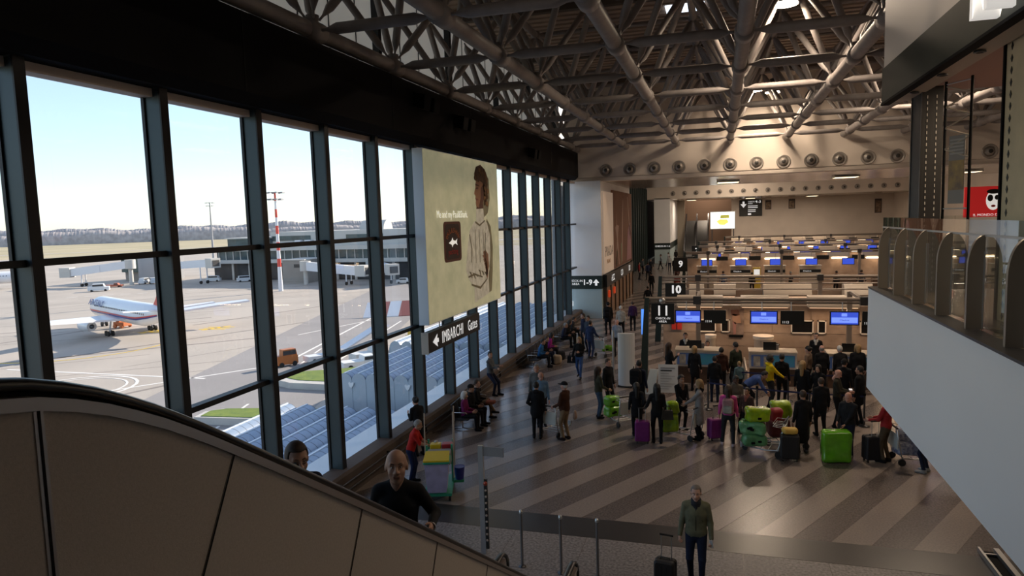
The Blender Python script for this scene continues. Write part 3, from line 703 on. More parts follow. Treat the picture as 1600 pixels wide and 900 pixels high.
# brown Prada advert on the pier side
pa = empty('advert_panel', (-7.1, 50, 2.9), label='tall brown advert with PRADA lettering on the side of the grey pier', cat='advert')
PX = -7.22
MB().box((PX - 0.02, 43.6, 2.85), (PX + 0.12, 47.7, 8.1)).build('cream_panel', mat('prada_cream', (0.66, 0.53, 0.42), 0.5, emit=(0.66, 0.5, 0.38), estr=0.12), pa, True)
MB().box((PX - 0.02, 47.7, 2.85), (PX + 0.12, 58, 8.3)).build('brown_panel', mat('prada_brown', (0.15, 0.075, 0.05), 0.8, 0, 0, 0.35, (0.09, 0.045, 0.03), emit=(0.2, 0.09, 0.05), estr=0.08, spec=0.1), pa, True)
text_obj('lettering', 'PRADA', 0.95, mat('prada_ink', (0.12, 0.09, 0.07), 0.6), frame((PX + 0.125, 45.7, 4.2), (0, 1, 0), (1, 0, 0)), pa, sx=1.1)
text_obj('lettering', 'MILANO', 0.4, mat('prada_gold', (0.45, 0.25, 0.1), 0.6), frame((PX + 0.125, 45.5, 3.55), (0, 1, 0), (1, 0, 0)), pa)
def pp(name, pts, m_): MB().prism([(PX + 0.122, y, z) for y, z in pts], (0.006, 0, 0)).build(name, m_, pa, True)
M_FL = mat('prada_pale', (0.36, 0.24, 0.19), 0.8); M_GN = mat('prada_green', (0.12, 0.20, 0.08), 0.5); M_PK = mat('prada_pink', (0.25, 0.08, 0.11), 0.5)
pp('figure', [(48.6, 3.0), (49.1, 3.0), (49.6, 4.4), (50.2, 3.0), (50.6, 3.0), (49.8, 5.0), (50.4, 5.8), (49.4, 5.9), (49.3, 7.0), (49.15, 5.9), (48.6, 5.7), (49.3, 4.9)], M_FL)
pp('figure', [(51.6, 3.1), (52.1, 3.1), (52.5, 5.5), (52.9, 7.6), (52.6, 7.9), (52.1, 6.6), (52.0, 5.2)], M_FL)
pp('leaf', [(48.8, 3.0), (49.2, 3.0), (49.5, 4.0), (49.2, 4.1)], M_GN); pp('leaf', [(51.4, 3.0), (51.7, 3.0), (51.9, 4.6), (51.5, 4.4)], M_GN)
pp('drape', [(54.5, 3.0), (57.5, 3.0), (57.0, 6.0), (55.5, 5.4)], M_PK)
pp('figure', [(55.2, 8.0), (55.6, 8.0), (57.0, 5.0), (56.6, 4.9)], M_FL)
# ================================================================== check-in islands
M_COUNT = mat('counter_cream', (0.56, 0.46, 0.36), 0.45, 0, 0.04, 3)
M_MARB = mat('counter_stone', (0.36, 0.27, 0.21), 0.35, 0, 0, 1.6, (0.24, 0.175, 0.135), detail=9)
M_WOODD = mat('counter_wood', (0.10, 0.055, 0.035), 0.5, 0, 0.2, 3)
M_HOOD = mat('hood_cream', (0.60, 0.50, 0.40), 0.4)
M_GANT = mat('gantry_grey', (0.30, 0.25, 0.215), 0.4, 0.4)
M_LITE = mat('strip_light', (1, 0.92, 0.8), 0.5, emit=(1.0, 0.72, 0.46), estr=5.0)
M_LITE2 = mat('strip_light_dim', (0.9, 0.7, 0.5), 0.5, emit=(1.0, 0.62, 0.36), estr=1.0)
M_BLUE = mat('screen_blue', (0.01, 0.02, 0.12), 0.3, emit=(0.03, 0.06, 0.42), estr=1.0)
M_BLUEL = mat('screen_blue_light', (0.1, 0.15, 0.5), 0.3, emit=(0.14, 0.22, 0.75), estr=1.0)
M_SCRT = mat('screen_text', (0.01, 0.02, 0.12), 0.4)
M_FRAME = mat('counter_frame', (0.66, 0.60, 0.54), 0.4)

NM = {11: 'nearest', 10: 'second', 9: 'third', 8: 'fourth', 7: 'fifth', 6: 'sixth', 5: 'rearmost'}
def gantry(y, z, x0, x1, n, lab):
    g = empty('sign_gantry', (x0, y, 0), label=lab, cat='gantry')
    for dz in ([0.0, -0.13] if n == 2 else [0.0, -0.16, -0.33, -0.62]):
        MB().cyl((x0, y, z + dz), (x1, y, z + dz), 0.075 if dz == 0 else 0.035, n=10).build('beam_tube', M_GANT, g, True)
    for x in (x0 + 1.9, x0 + 7.6, x0 + 13.3):
        yp = y + 2.6 if n == 2 and x0 < -2.7 and y < 30 else y
        xq = x - 0.04 if yp > y else x
        MB().box((xq - 0.09, yp - 0.07, 0), (xq + 0.09, yp + 0.07, z)).build('post', M_GANT, g, True)
        if yp > y: MB().box((x - 0.05, y, z - 0.08), (x + 0.05, yp, z + 0.02)).build('bracket', M_GANT, g, True)
        MB().box((x - 0.14, y - 0.14, z - 0.2), (x + 0.14, y + 0.14, z + 0.1)).build('clamp', M_DSTEEL, g, True)
    MB().prism([(x0 - 0.05, y - 0.1, z + 0.05), (x0 + 0.12, y - 0.1, z + 0.05), (x0 + 0.05, y - 0.4, 0), (x0 - 0.25, y - 0.4, 0)], (0, 0.16, 0)).build('end_post', M_GREEN, g, True)
    return g

# ---------- island 11
G11 = gantry(26.7, 3.28, -2.75, 13, 2, 'grey tubular gantry carrying the number 11 sign and blue screens')
s11 = empty('area_sign', (-2.1, 26.55, 2.36), label='square black sign reading 11 CHECK-IN AREA', cat='sign')
MB().box((-2.55, 26.5, 2.33), (-1.68, 26.6, 3.12)).build('plate', M_SIGNB, s11, True)
MB().lathe([(0.12, 0), (0.12, 0.02), (0, 0.03)], (-2.12, 26.5, 3.22), axis=(0, -1, 0), n=14).build('hook_disc', M_STEEL, s11, True)
text_obj('number', '11', 0.54, M_TXT, frame((-2.11, 26.49, 2.83), (1, 0, 0), (0, -1, 0)), s11, bold=0.006)
text_obj('lettering', 'CHECK-IN\nAREA', 0.12, M_TXT, frame((-2.11, 26.49, 2.49), (1, 0, 0), (0, -1, 0)), s11)
for q, (x, num) in enumerate(((-1.66, '1114'), (1.03, '1113'), (3.72, '1112'), (6.41, '1111'))):
    wd = ['leftmost', 'second', 'third', 'fourth'][q]
    s = empty('check_in_screen', (x + 0.48, 26.6, 2.36), label='%s blue screen from the left hanging over the nearest check-in island' % wd, cat='screen')
    MB().box((x, 26.5, 2.38), (x + 0.96, 26.58, 2.88)).build('housing', M_SIGNB, s, True)
    MB().box((x + 0.04, 26.492, 2.42), (x + 0.92, 26.5, 2.84)).build('display', M_BLUE, s, True)
    MB().box((x + 0.06, 26.488, 2.47), (x + 0.90, 26.492, 2.66)).build('display_band', M_BLUEL, s, True)
    MB().box((x + 0.38, 26.488, 2.70), (x + 0.56, 26.492, 2.81)).build('display_logo', M_BLUEL, s, True)
    text_obj('display_lettering', 'Check-in', 0.085, M_SCRT, frame((x + 0.48, 26.486, 2.565), (1, 0, 0), (0, -1, 0)), s, extrude=0.001)
    for xx in (x + 0.42,): MB().cyl((xx, 26.55, 2.88), (xx, 26.6, 3.2), 0.02, n=6).build('hanger', M_STEEL, s, True)
    n_ = empty('desk_number_board', (x + 1.45, 26.6, 2.36), label='%s black number board from the left at the nearest check-in island' % wd, cat='sign')
    MB().box((x + 1.05, 26.5, 2.38), (x + 1.85, 26.56, 2.88)).build('plate', M_SIGNB, n_, True)
    text_obj('number', num, 0.12, M_TXT, frame((x + 1.10, 26.49, 2.46), (1, 0, 0), (0, -1, 0)), n_, align='LEFT')
    MB().cyl((x + 1.42, 26.55, 2.88), (x + 1.42, 26.6, 3.2), 0.02, n=6).build('hanger', M_STEEL, n_, True)
    d = empty('check_in_desk', (x + 0.8, 27.2, 0), label='%s cream check-in desk from the left with blue advert front, nearest island' % wd, cat='desk')
    MB().box((x + 0.02, 26.85, 0), (x + 1.62, 27.45, 0.66)).build('base', M_WOODD, d, True)
    MB().box((x, 26.78, 0.66), (x + 1.64, 27.5, 1.26)).build('body', M_FRAME, d, True)
    MB().box((x + 0.06, 26.765, 0.74), (x + 1.58, 26.78, 1.18)).build('front_panel', M_BLUEL if q > 5 else mat('front_blue', (0.06, 0.09, 0.19), 0.35, emit=(0.05, 0.09, 0.2), estr=0.12), d, True)
    MB().box((x + 0.80, 26.757, 0.76), (x + 1.56, 26.765, 1.16)).build('front_print', mat('front_teal', (0.04, 0.15, 0.19), 0.35, 0, 0, 1.5, (0.05, 0.10, 0.35), emit=(0.03, 0.16, 0.2), estr=0.1), d, True)
    for xx in (x + 0.14, x + 0.50): MB().box((xx, 26.755, 0.76), (xx + 0.24, 26.765, 1.14)).build('notice', mat('paper', (0.55, 0.52, 0.48), 0.6, 0, 0, 6, (0.2, 0.18, 0.17)), d, True)
    MB().box((x - 0.03, 26.72, 1.26), (x + 1.67, 27.55, 1.31)).build('worktop', M_COUNT, d, True)
    MB().box((x + 0.5, 27.1, 1.31), (x + 0.95, 27.16, 1.62)).build('monitor', M_SIGNB, d, True)
    MB().box((x + 0.9, 27.2, 1.30), (x + 1.05, 27.3, 1.5)).build('printer', M_GREY, d, True)
    cv = empty('baggage_belt', (x + 2.15, 27.4, 0), label='%s steel baggage belt from the left, nearest check-in island' % wd, cat='conveyor')
    MB().box((x + 1.70, 26.9, 0), (x + 2.62, 29.4, 0.38)).build('body', M_STEEL, cv, True)
    MB().box((x + 1.76, 26.92, 0.38), (x + 2.56, 29.4, 0.41)).build('belt', M_RUBBER, cv, True)
    MB().box((x + 1.70, 26.9, 0.38), (x + 1.76, 29.4, 0.55)).build('side_guard', M_STEEL, cv, True)
    MB().box((x + 2.56, 26.9, 0.38), (x + 2.62, 29.4, 0.55)).build('side_guard', M_STEEL, cv, True)
    hd = empty('counter_hood', (x + 0.8, 31.2, 2.4), label='%s cream rounded light hood from the left, nearest check-in island' % wd, cat='hood')
    pr = [(31.6, 2.42), (30.95, 2.42), (30.93, 2.5), (30.98, 2.72), (31.15, 2.86), (31.6, 2.88)]
    MB().prism([(x - 0.2, y, z) for y, z in pr], (1.95, 0, 0)).build('shell', M_HOOD, hd, True)
    MB().box((x - 0.15, 31.0, 2.395), (x + 1.7, 31.2, 2.42)).build('strip', M_LITE2, hd, True)
    area_light('hood_light', (x + 0.8, 30.95, 2.36), 1.7, 15, (1.0, 0.68, 0.42), (0, -0.25, -1), 0.25)
bw = struct('wall_checkin', MB().box((-2.5, 31.6, 0), (13, 31.9, 2.42)), M_MARB)
for i in range(10):
    for j in range(4): MB().box((-2.48 + 1.55 * i, 31.585, 0.02 + 0.6 * j), (-0.97 + 1.55 * i, 31.6, 0.6 + 0.6 * j)).build('stone_panel', M_MARB, bw, True)
for i, (x, w_) in enumerate(((-0.95, 0.75), (0.0, 0.4), (2.9, 0.9), (3.95, 0.35), (5.6, 0.8))):
    f_ = MB()
    for (a, b_) in (((x, 31.53, 1.22), (x + 0.05, 31.58, 1.8)), ((x + w_ - 0.05, 31.53, 1.22), (x + w_, 31.58, 1.8)), ((x, 31.53, 1.75), (x + w_, 31.58, 1.8)), ((x, 31.53, 1.22), (x + w_, 31.58, 1.27))): f_.box(a, b_)
    f_.build('hatch_frame', M_FRAME, bw, True)
    MB().box((x + 0.05, 31.57, 1.27), (x + w_ - 0.05, 31.583, 1.75)).build('hatch_opening', M_BLACK, bw, True)
for i, x in enumerate((-0.42, 1.75)):
    kd = empty('ticket_drum', (x, 31.0, 0), label='drum-shaped cream ticket stand with ribbed rim, %s of the two behind the desks' % ('left' if i == 0 else 'right'), cat='stand')
    r_ = 0.24 if i == 0 else 0.42
    MB().lathe([(r_ * 0.9, 0), (r_ * 0.9, 1.0), (r_, 1.04), (r_, 1.12), (r_ * 0.9, 1.14)], (x, 31.0, 0), n=20).build('drum', M_COUNT, kd, True)
    MB().lathe([(r_ * 1.02, 1.14), (r_ * 1.02, 1.2)], (x, 31.0, 0), n=20).build('rim', M_FRAME, kd, True)
wp = empty('wall_poster', (0.62, 31.5, 1.2), label='photo poster of a person with bare legs on the stone check-in wall', cat='poster')
MB().box((0.30, 31.55, 1.1), (0.98, 31.58, 2.3)).build('sheet', mat('poster_stone', (0.30, 0.22, 0.18), 0.5, 0, 0, 3, (0.17, 0.12, 0.1)), wp, True)
def wq(n_, pts, m_): MB().prism([(x, 31.545, z) for x, z in pts], (0, -0.006, 0)).build(n_, m_, wp, True)
wq('hair', [(0.42, 2.22), (0.75, 2.24), (0.8, 2.0), (0.62, 1.95), (0.45, 2.0)], SKD); wq('body', [(0.5, 2.05), (0.8, 2.0), (0.86, 1.65), (0.6, 1.6), (0.48, 1.8)], mat('poster_skin', (0.38, 0.22, 0.15), 0.5))
wq('leg', [(0.5, 1.72), (0.66, 1.65), (0.64, 1.15), (0.54, 1.12)], mat('poster_skin2', (0.33, 0.16, 0.14), 0.5)); wq('block', [(0.35, 1.12), (0.95, 1.12), (0.95, 1.0), (0.35, 1.0)], M_BLACK)
fx = MB().box((-2.12, 31.5, 1.32), (-1.92, 31.58, 1.72)); fx.box((-1.88, 31.5, 1.32), (-1.68, 31.58, 1.72))
tag(fx.build('fire_box', mat('fire_red', (0.45, 0.03, 0.02), 0.5)), 'red fire equipment box on the stone wall under sign 11', 'box')

# ---------- island 10: gantry and hoods seen above island 11
G10 = gantry(36.0, 3.30, -3.0, 14, 4, 'grey tubular gantry with horizontal rails carrying the number 10 sign')
s10 = empty('area_sign', (-2.2, 35.9, 2.4), label='black sign reading 10 under the second gantry', cat='sign')
MB().box((-2.72, 35.85, 2.2), (-1.70, 35.92, 3.0)).build('plate', M_SIGNB, s10, True)
text_obj('number', '10', 0.55, M_TXT, frame((-2.2, 35.84, 2.66), (1, 0, 0), (0, -1, 0)), s10, bold=0.02)
for i, (x0, x1) in enumerate(((-1.6, -0.85), (-0.35, 0.75), (2.1, 4.4), (5.9, 7.2), (8, 10))):
    h = empty('counter_hood', (x0, 37.5, 2.0), label='cream flat hood behind the number 10 gantry, %s from the left' % ['first', 'second', 'third', 'fourth', 'fifth'][i], cat='hood')
    MB().prism([(x0, y, z) for y, z in ((38.2, 2.15), (37.3, 2.15), (37.25, 2.25), (37.6, 2.75), (38.2, 2.8))], (x1 - x0, 0, 0)).build('shell', M_HOOD, h, True)
    MB().box((x0 + 0.05, 37.35, 2.12), (x1 - 0.05, 37.5, 2.15)).build('strip', M_LITE2, h, True)
struct('wall_checkin', MB().box((-2.4, 38.2, 0), (13, 38.5, 2.4)), M_MARB)
area_light('hood_light', (3, 37.0, 2.0), 8, 60, (1.0, 0.68, 0.42), (0, -0.3, -1), 0.3)

# ---------- rows further back
def far_row(num, y, x0, n, per, detail):
    gantry(y - 0.6, 3.3, x0, x0 + per * n + 0.5, 2, 'brown tubular gantry of the %s check-in row' % NM[num])
    for i in range(n):
        x = x0 + 1.15 + per * i
        ordn = ['first', 'second', 'third', 'fourth', 'fifth', 'sixth', 'seventh', 'eighth', 'ninth', 'tenth'][i]
        s = empty('check_in_screen', (x, y - 0.5, 2.1), label='small blue screen, %s from the left in the %s check-in row' % (ordn, NM[num]), cat='screen')
        MB().box((x + 0.2, y - 0.55, 2.16), (x + 1.10, y - 0.47, 2.70)).build('housing', M_SIGNB, s, True)
        MB().box((x + 0.24, y - 0.558, 2.2), (x + 1.06, y - 0.55, 2.66)).build('display', M_BLUE, s, True)
        MB().cyl((x + 0.65, y - 0.5, 2.7), (x + 0.65, y - 0.6, 3.25), 0.02, n=6).build('hanger', M_STEEL, s, True)
        if detail and i not in (4, 5):
            d = empty('check_in_desk', (x + 0.7, y, 0), label='tall cream check-in desk with a black band, %s from the left in the %s row' % (ordn, NM[num]), cat='desk')
            MB().box((x - 0.15, y, 0), (x + 1.45, y + 0.7, 2.05)).build('body', M_COUNT, d, True)
            MB().box((x - 0.15, y - 0.02, 1.52), (x + 1.43, y, 1.76)).build('black_band', M_SIGNB, d, True)
            MB().box((x - 0.2, y - 0.05, 2.05), (x + 1.5, y + 0.75, 2.1)).build('worktop', M_FRAME, d, True)
            text_obj('band_lettering', 'Check-in', 0.17, M_TXT, frame((x + 0.4, y - 0.024, 1.64), (1, 0, 0), (0, -1, 0)), d, extrude=0.001)
        else:
            d = empty('check_in_desk', (x + 0.7, y, 0), label='dark open check-in desk, %s from the left in the %s row' % (ordn, NM[num]), cat='desk')
            MB().box((x - 0.15, y, 0), (x + 1.45, y + 0.7, 1.15)).build('body', M_WOODD, d, True)
            MB().box((x - 0.2, y - 0.05, 1.15), (x + 1.5, y + 0.75, 1.2)).build('worktop', M_FRAME, d, True)
        h = empty('counter_hood', (x, y + 4, 2.4), label='lit cream hood, %s from the left over the %s row' % (ordn, NM[num]), cat='hood')
        MB().prism([(x - 0.2, yy, z) for yy, z in ((y + 4.6, 2.45), (y + 4.0, 2.45), (y + 3.95, 2.55), (y + 4.1, 2.85), (y + 4.6, 2.92))], (1.7, 0, 0)).build('shell', M_HOOD, h, True)
        MB().box((x + 0.1, y + 3.9, 2.36), (x + 1.3, y + 4.3, 2.45)).build('strip', M_LITE, h, True)
        b = empty('desk_number_board', (x + 1.6, y + 2.5, 2.3), label='black number board, %s from the left above the %s row' % (ordn, NM[num]), cat='sign')
        MB().box((x + 1.4, y + 2.5, 2.4), (x + 2.35, y + 2.58, 2.75)).build('plate', M_SIGNB, b, True)
        MB().cyl((x + 1.9, y + 2.54, 2.75), (x + 1.9, y + 2.54, 3.2), 0.02, n=6).build('hanger', M_STEEL, b, True)
    MB_ = struct('wall_checkin', MB().box((x0, y + 4.6, 0), (x0 + per * n, y + 4.9, 2.45)), M_MARB)
    area_light('hood_light', (x0 + per * n / 2, y + 3.5, 2.3), per * n, 90, (1.0, 0.68, 0.42), (0, -0.3, -1), 0.3)
    MB_2 = MB()
far_row(9, 60, -2.9, 9, 2.68, True)
far_row(8, 71, -2.2, 9, 2.68, False)
far_row(7, 82, -2.4, 9, 2.68, False)
far_row(6, 99, 0.5, 8, 2.68, False)
for (num, x, y) in (('9', -3.2, 59.0), ('7', -2.6, 81.0)):
    s = empty('area_sign', (x, y, 2.1), label='black sign reading %s far back at the check-in rows' % {'9': 'nine', '7': 'seven'}[num], cat='sign')
    MB().box((x - 0.55, y, 1.75), (x + 0.55, y + 0.08, 2.9)).build('plate', M_SIGNB, s, True)
    text_obj('number', num, 0.75, M_TXT, frame((x, y - 0.01, 2.35), (1, 0, 0), (0, -1, 0)), s, bold=0.02)
    for xx in (x - 0.5, x + 0.5): MB().cyl((xx, y + 0.04, 0), (xx, y + 0.04, 1.75), 0.03, n=6).build('leg', M_DSTEEL, s, True)
kb = empty('info_kiosk', (3.0, 60.2, 0), label='yellow info kiosk between the cream desks of the third row', cat='kiosk')
MB().box((2.55, 60, 0), (3.15, 60.5, 1.95)).build('body', mat('kiosk_yellow', (0.62, 0.42, 0.05), 0.5), kb, True)
MB().box((2.62, 59.98, 1.35), (3.08, 60.0, 1.8)).build('panel', M_TXT, kb, True)

# ---------- back wall signs and the far escalator opening
sg = empty('direction_sign', (4.4, 111.9, 6), label='black direction sign with white down arrow and 1-3 on the far cream wall', cat='sign')
MB().box((2.75, 111.85, 5.95), (6.05, 112, 8.42)).build('plate', M_SIGNB, sg, True)
MB().prism([(3.35 + a, 111.84, 7.7 + c_) for a, c_ in ((-0.14, 0.5), (0.14, 0.5), (0.14, 0.1), (0.45, 0.1), (0, -0.45), (-0.45, 0.1), (-0.14, 0.1))], (0, -0.01, 0)).build('arrow', M_TXT, sg, True)
text_obj('number', '1-3', 0.55, M_TXT, frame((5.5, 111.83, 8.1), (1, 0, 0), (0, -1, 0)), sg, bold=0.01)
text_obj('lettering', 'CHECK-IN\nAREA', 0.28, M_TXT, frame((4.0, 111.83, 8.0), (1, 0, 0), (0, -1, 0)), sg, align='LEFT')
for z in (7.45, 7.2, 6.85, 6.6): MB().box((4.0, 111.83, z), (5.4 - 0.3 * (z < 7), 111.84, z + 0.1)).build('text_line', M_TXT, sg, True)
MB().box((4.0, 111.83, 6.15), (4.45, 111.84, 6.4)).build('pictogram', M_TXT, sg, True)
for i, (x0, x1, z0, z1) in enumerate(((6.5, 7.35, 6.9, 8.3), (9.8, 10.7, 6.9, 8.35), (21.5, 22.4, 5.9, 7.95))):
    s = empty('wall_poster', (x0, 111.9, z0), label='small brown poster on the far cream wall, %s of three' % ['left', 'middle', 'right'][i], cat='poster')
    MB().box((x0, 111.92, z0), (x1, 112, z1)).build('frame', mat('poster_frame', (0.05, 0.035, 0.03), 0.5), s, True)
    MB().box((x0 + 0.1, 111.9, z0 + 0.1), (x1 - 0.1, 111.92, z1 - 0.3)).build('print', mat('poster_print%d' % i, (0.35, 0.25, 0.16), 0.5, 0, 0, 3, (0.1, 0.06, 0.04)), s, True)
lb = empty('light_box_advert', (0.3, 105, 4.2), label='bright lit advert screen with a yellow shape beside the far escalator', cat='advert')
MB().box((-1.5, 104.9, 4.2), (2.05, 105.1, 6.8)).build('frame', M_STEEL, lb, True)
MB().box((-1.38, 104.88, 4.32), (1.93, 104.9, 6.68)).build('display', mat('lit_screen', (0.8, 0.85, 0.8), 0.5, emit=(0.85, 0.9, 0.85), estr=1.3), lb, True)
def lp(n_, pts, m_): MB().prism([(x, 104.875, z) for x, z in pts], (0, -0.006, 0)).build(n_, m_, lb, True)
lp('shape', [(-0.6, 5.4), (-0.1, 5.65), (0.9, 5.6), (1.1, 5.2), (0.5, 4.8), (-0.2, 4.9)], mat('lit_yellow', (0.7, 0.6, 0.15), 0.5, emit=(0.6, 0.5, 0.1), estr=0.8))
lp('shape', [(-0.1, 5.75), (1.2, 5.8), (1.15, 6.3), (0.0, 6.25)], mat('lit_olive', (0.3, 0.3, 0.05), 0.5, emit=(0.3, 0.3, 0.05), estr=0.6))
for x in (-1.2, 1.8): MB().cyl((x, 105.0, 0), (x, 105.0, 4.2), 0.08, n=8).build('post', M_DSTEEL, lb, True)
fe = empty('escalator', (-3.2, 108, 0), label='dark distant escalator rising beyond the second pier', cat='escalator')
for x in (-5.2, -3.6, -1.9):
    MB().prism([(x, 103, 0.2), (x, 103, 1.3), (x, 111.5, 6.6), (x, 111.5, 5.2)], (0.18, 0, 0)).build('balustrade', M_DSTEEL, fe, True)
MB().prism([(-5.1, 103, 0.0), (-5.1, 103, 0.4), (-5.1, 111.5, 5.5), (-5.1, 111.5, 0)], (3.2, 0, 0)).build('steps', M_RUBBER, fe, True)
struct('wall_back', MB().box((-6.5, 111.5, 0), (-5.4, 112.3, 8.6)), mat('stone_pillar', (0.42, 0.36, 0.28), 0.6))

# ================================================================== lamps in the roof
M_LAMP = mat('bay_lamp', (1, 0.95, 0.85), 0.5, emit=(1.0, 0.82, 0.60), estr=30)
def bay_lamp(x, y, lab, power=280):
    l = empty('high_bay_lamp', (x, y, 13.0), label=lab, cat='lamp', group='high bay lamps in the roof')
    MB().lathe([(0.06, 0.75), (0.16, 0.72), (0.20, 0.35), (0.42, 0.02), (0.44, 0.0), (0.40, 0.02)], (0, 0, 0), n=24).build('reflector', M_DSTEEL, l)
    MB().lathe([(0.40, -0.012), (0.0, -0.03)], (0, 0, 0), n=24).build('lamp_face', M_LAMP, l)
    MB().cyl((0, 0, 0.74), (0, 0, 1.28), 0.02, n=6).build('stem', M_DSTEEL, l)
    area_light('bay_lamp_light', (x, y, 12.93), 0.7, power, (1.0, 0.78, 0.58))
bay_lamp(1.95, 24.2, 'large glowing round lamp at the top edge among the roof trusses')
bay_lamp(1.75, 40.2, 'glowing round lamp far down the roof, left of its twin', 230)
bay_lamp(2.75, 41.2, 'glowing round lamp far down the roof, right of its twin', 160)
bay_lamp(8.2, 32, 'glowing round lamp in the roof behind the shop panel, nearer one')
bay_lamp(14, 24, 'glowing round lamp in the roof behind the shop panel, farthest right')
bay_lamp(2.0, 8.0, 'glowing round lamp above the top edge of the picture', 70)

def fill_panel(x, y, z, w_, l_, power, lab):  # ceiling panels mostly added to light the far hall
    p = empty('ceiling_fill_panel', (x, y, z), label=lab, cat='lamp', group='panel lamps of the far hall')
    MB().box((-w_ / 2 - 0.06, -l_ / 2 - 0.06, -0.02), (w_ / 2 + 0.06, l_ / 2 + 0.06, 0.08)).build('frame', M_STEEL, p)
    MB().box((-w_ / 2, -l_ / 2, -0.03), (w_ / 2, l_ / 2, -0.02)).build('diffuser', mat('panel_diffuser', (0.9, 0.85, 0.75), 0.5, emit=(1, 0.8, 0.5), estr=1.6), p)
    area_light('fill_panel_light', (x, y, z - 0.06), w_, power, (1.0, 0.80, 0.62), size_y=l_)
for i, (x, y) in enumerate(((-4, 103), (4, 103), (12, 103))): fill_panel(x, y, 8.5, 1.2, 3.0, 260, 'long light panel added under the farther soffit, %s of three' % ['left', 'middle', 'right'][i])  # added sources that brighten the far back wall
for i, (x, y) in enumerate(((0.5, 51), (8, 51), (15, 51))): fill_panel(x, y, 8.63, 1.4, 1.4, 160, 'square lit ceiling panel under the nearer soffit, %s of three' % ['left', 'middle', 'right'][i])  # middle and right ones added only for light, left is a yellow-lit panel
for i, (x, y) in enumerate(((2, 66), (9, 78), (2, 90))): fill_panel(x, y, 12.28, 2.4, 2.4, 430, 'large lit panel high over the far check-in rows, %s of three' % ['nearest', 'middle', 'farthest'][i])  # panels added to carry the fill light of the far hall
fill_panel(-2.0, 114.5, 12.28, 2.0, 2.0, 330, 'light panel added over the lobby behind the far escalator')  # added source filling the lobby with light
# ================================================================== outside: apron, field, trees
AZ = -17.0
M_APR = mat('apron_concrete', (0.40, 0.345, 0.29), 0.8, 0, 0.10, 0.05, detail=8)
M_ASPH = mat('apron_asphalt', (0.27, 0.245, 0.23), 0.8, 0, 0.08, 0.08, detail=8)
M_FIELD = mat('dry_grass', (0.43, 0.35, 0.215), 0.95, 0, 0, 0.012, (0.32, 0.275, 0.16), detail=10)
M_RUN = mat('runway', (0.46, 0.40, 0.36), 0.85, 0, 0.06, 0.02)
M_LINEW = mat('line_white', (0.72, 0.68, 0.63), 0.8); M_LINEY = mat('line_yellow', (0.70, 0.47, 0.03), 0.8)
M_LINED = mat('line_dark', (0.22, 0.185, 0.16), 0.85)
apron = struct('apron', MB().box((-520, -260, AZ - 1), (-9.9, 620, AZ)), M_APR)
field = struct('airfield', MB().box((-4200, -2200, AZ - 2), (1500, 4200, AZ - 0.6)), M_FIELD)
def strip(name, p, q, w_, m_, par=None, z=0.02):
    p = Vector((*p, 0)); q = Vector((*q, 0)); d = (q - p).normalized(); n = Vector((-d.y, d.x, 0)) * (w_ / 2)
    MB().prism([tuple((p + n).xy) + (AZ,), tuple((q + n).xy) + (AZ,), tuple((q - n).xy) + (AZ,), tuple((p - n).xy) + (AZ,)], (0, 0, z)).build(name, m_, par or apron, True)
fd = Vector((0.76, 0.65, 0))
for (d, w_) in ((560, 26), (660, 10), (800, 45), (1010, 14)):     # runways and taxiways on the field, roughly across the view
    c_ = Vector((-0.72 * d, 0.69 * d, 0)); a = c_ - fd * 1800; b_ = c_ + fd * 1500
    n = Vector((-fd.y, fd.x, 0)) * w_ / 2
    MB().prism([(a + n).to_tuple()[:2] + (AZ - 0.6,), (b_ + n).to_tuple()[:2] + (AZ - 0.6,), (b_ - n).to_tuple()[:2] + (AZ - 0.6,), (a - n).to_tuple()[:2] + (AZ - 0.6,)], (0, 0, 0.1)).build('runway', M_RUN, field, True)
# paint on the apron
strip('road', (-30, -40), (-112, 240), 26, M_ASPH, z=0.01)
strip('white_line', (-100, 60), (-72, 100), 0.5, M_LINEW); strip('white_line', (-72, 100), (-90, 180), 0.5, M_LINEW); strip('white_line', (-120, 88), (-78, 88), 0.5, M_LINEW)
strip('white_line', (-88, 128), (-80, 160), 0.4, M_LINEW); strip('white_line', (-62, 96), (-74, 150), 0.4, M_LINEW)
for i in range(7): strip('white_dash', (-56 - 3.2 * i, 62 + 9.5 * i), (-57.4 - 3.2 * i, 66.5 + 9.5 * i), 0.35, M_LINEW)
def arc(name, c_, r_, a0, a1, w_, m_, n=14):
    b = MB(); vs = []
    for i in range(n + 1):
        a = a0 + (a1 - a0) * i / n
        for rr_ in (r_ - w_ / 2, r_ + w_ / 2): vs.append((c_[0] + rr_ * math.cos(a), c_[1] + rr_ * math.sin(a), AZ + 0.03))
    b.add(vs, [(2 * i, 2 * i + 1, 2 * i + 3, 2 * i + 2) for i in range(n)]); b.build(name, m_, apron, True)
arc('white_curve', (-94, 78), 9, R(-30), R(150), 0.5, M_LINEW); arc('white_curve', (-94, 78), 7.6, R(-30), R(150), 0.35, M_LINEW)
arc('yellow_curve', (-128, 110), 17.5, R(-75), R(50), 0.45, M_LINEY); strip('yellow_line', (-123.5, 93.1), (-150, 86), 0.45, M_LINEY)
for (cx, cy) in ((-127, 128.5), (-115, 134.5)):
    for k in range(3): strip('yellow_mark', (cx - 3, cy - 2 + 1.6 * k), (cx + 3.5, cy - 1 + 1.6 * k), 0.7, M_LINEY)
    strip('yellow_mark', (cx - 1, cy - 3.5), (cx + 1, cy + 4), 0.6, M_LINEY)
rl_ = random.Random(5)
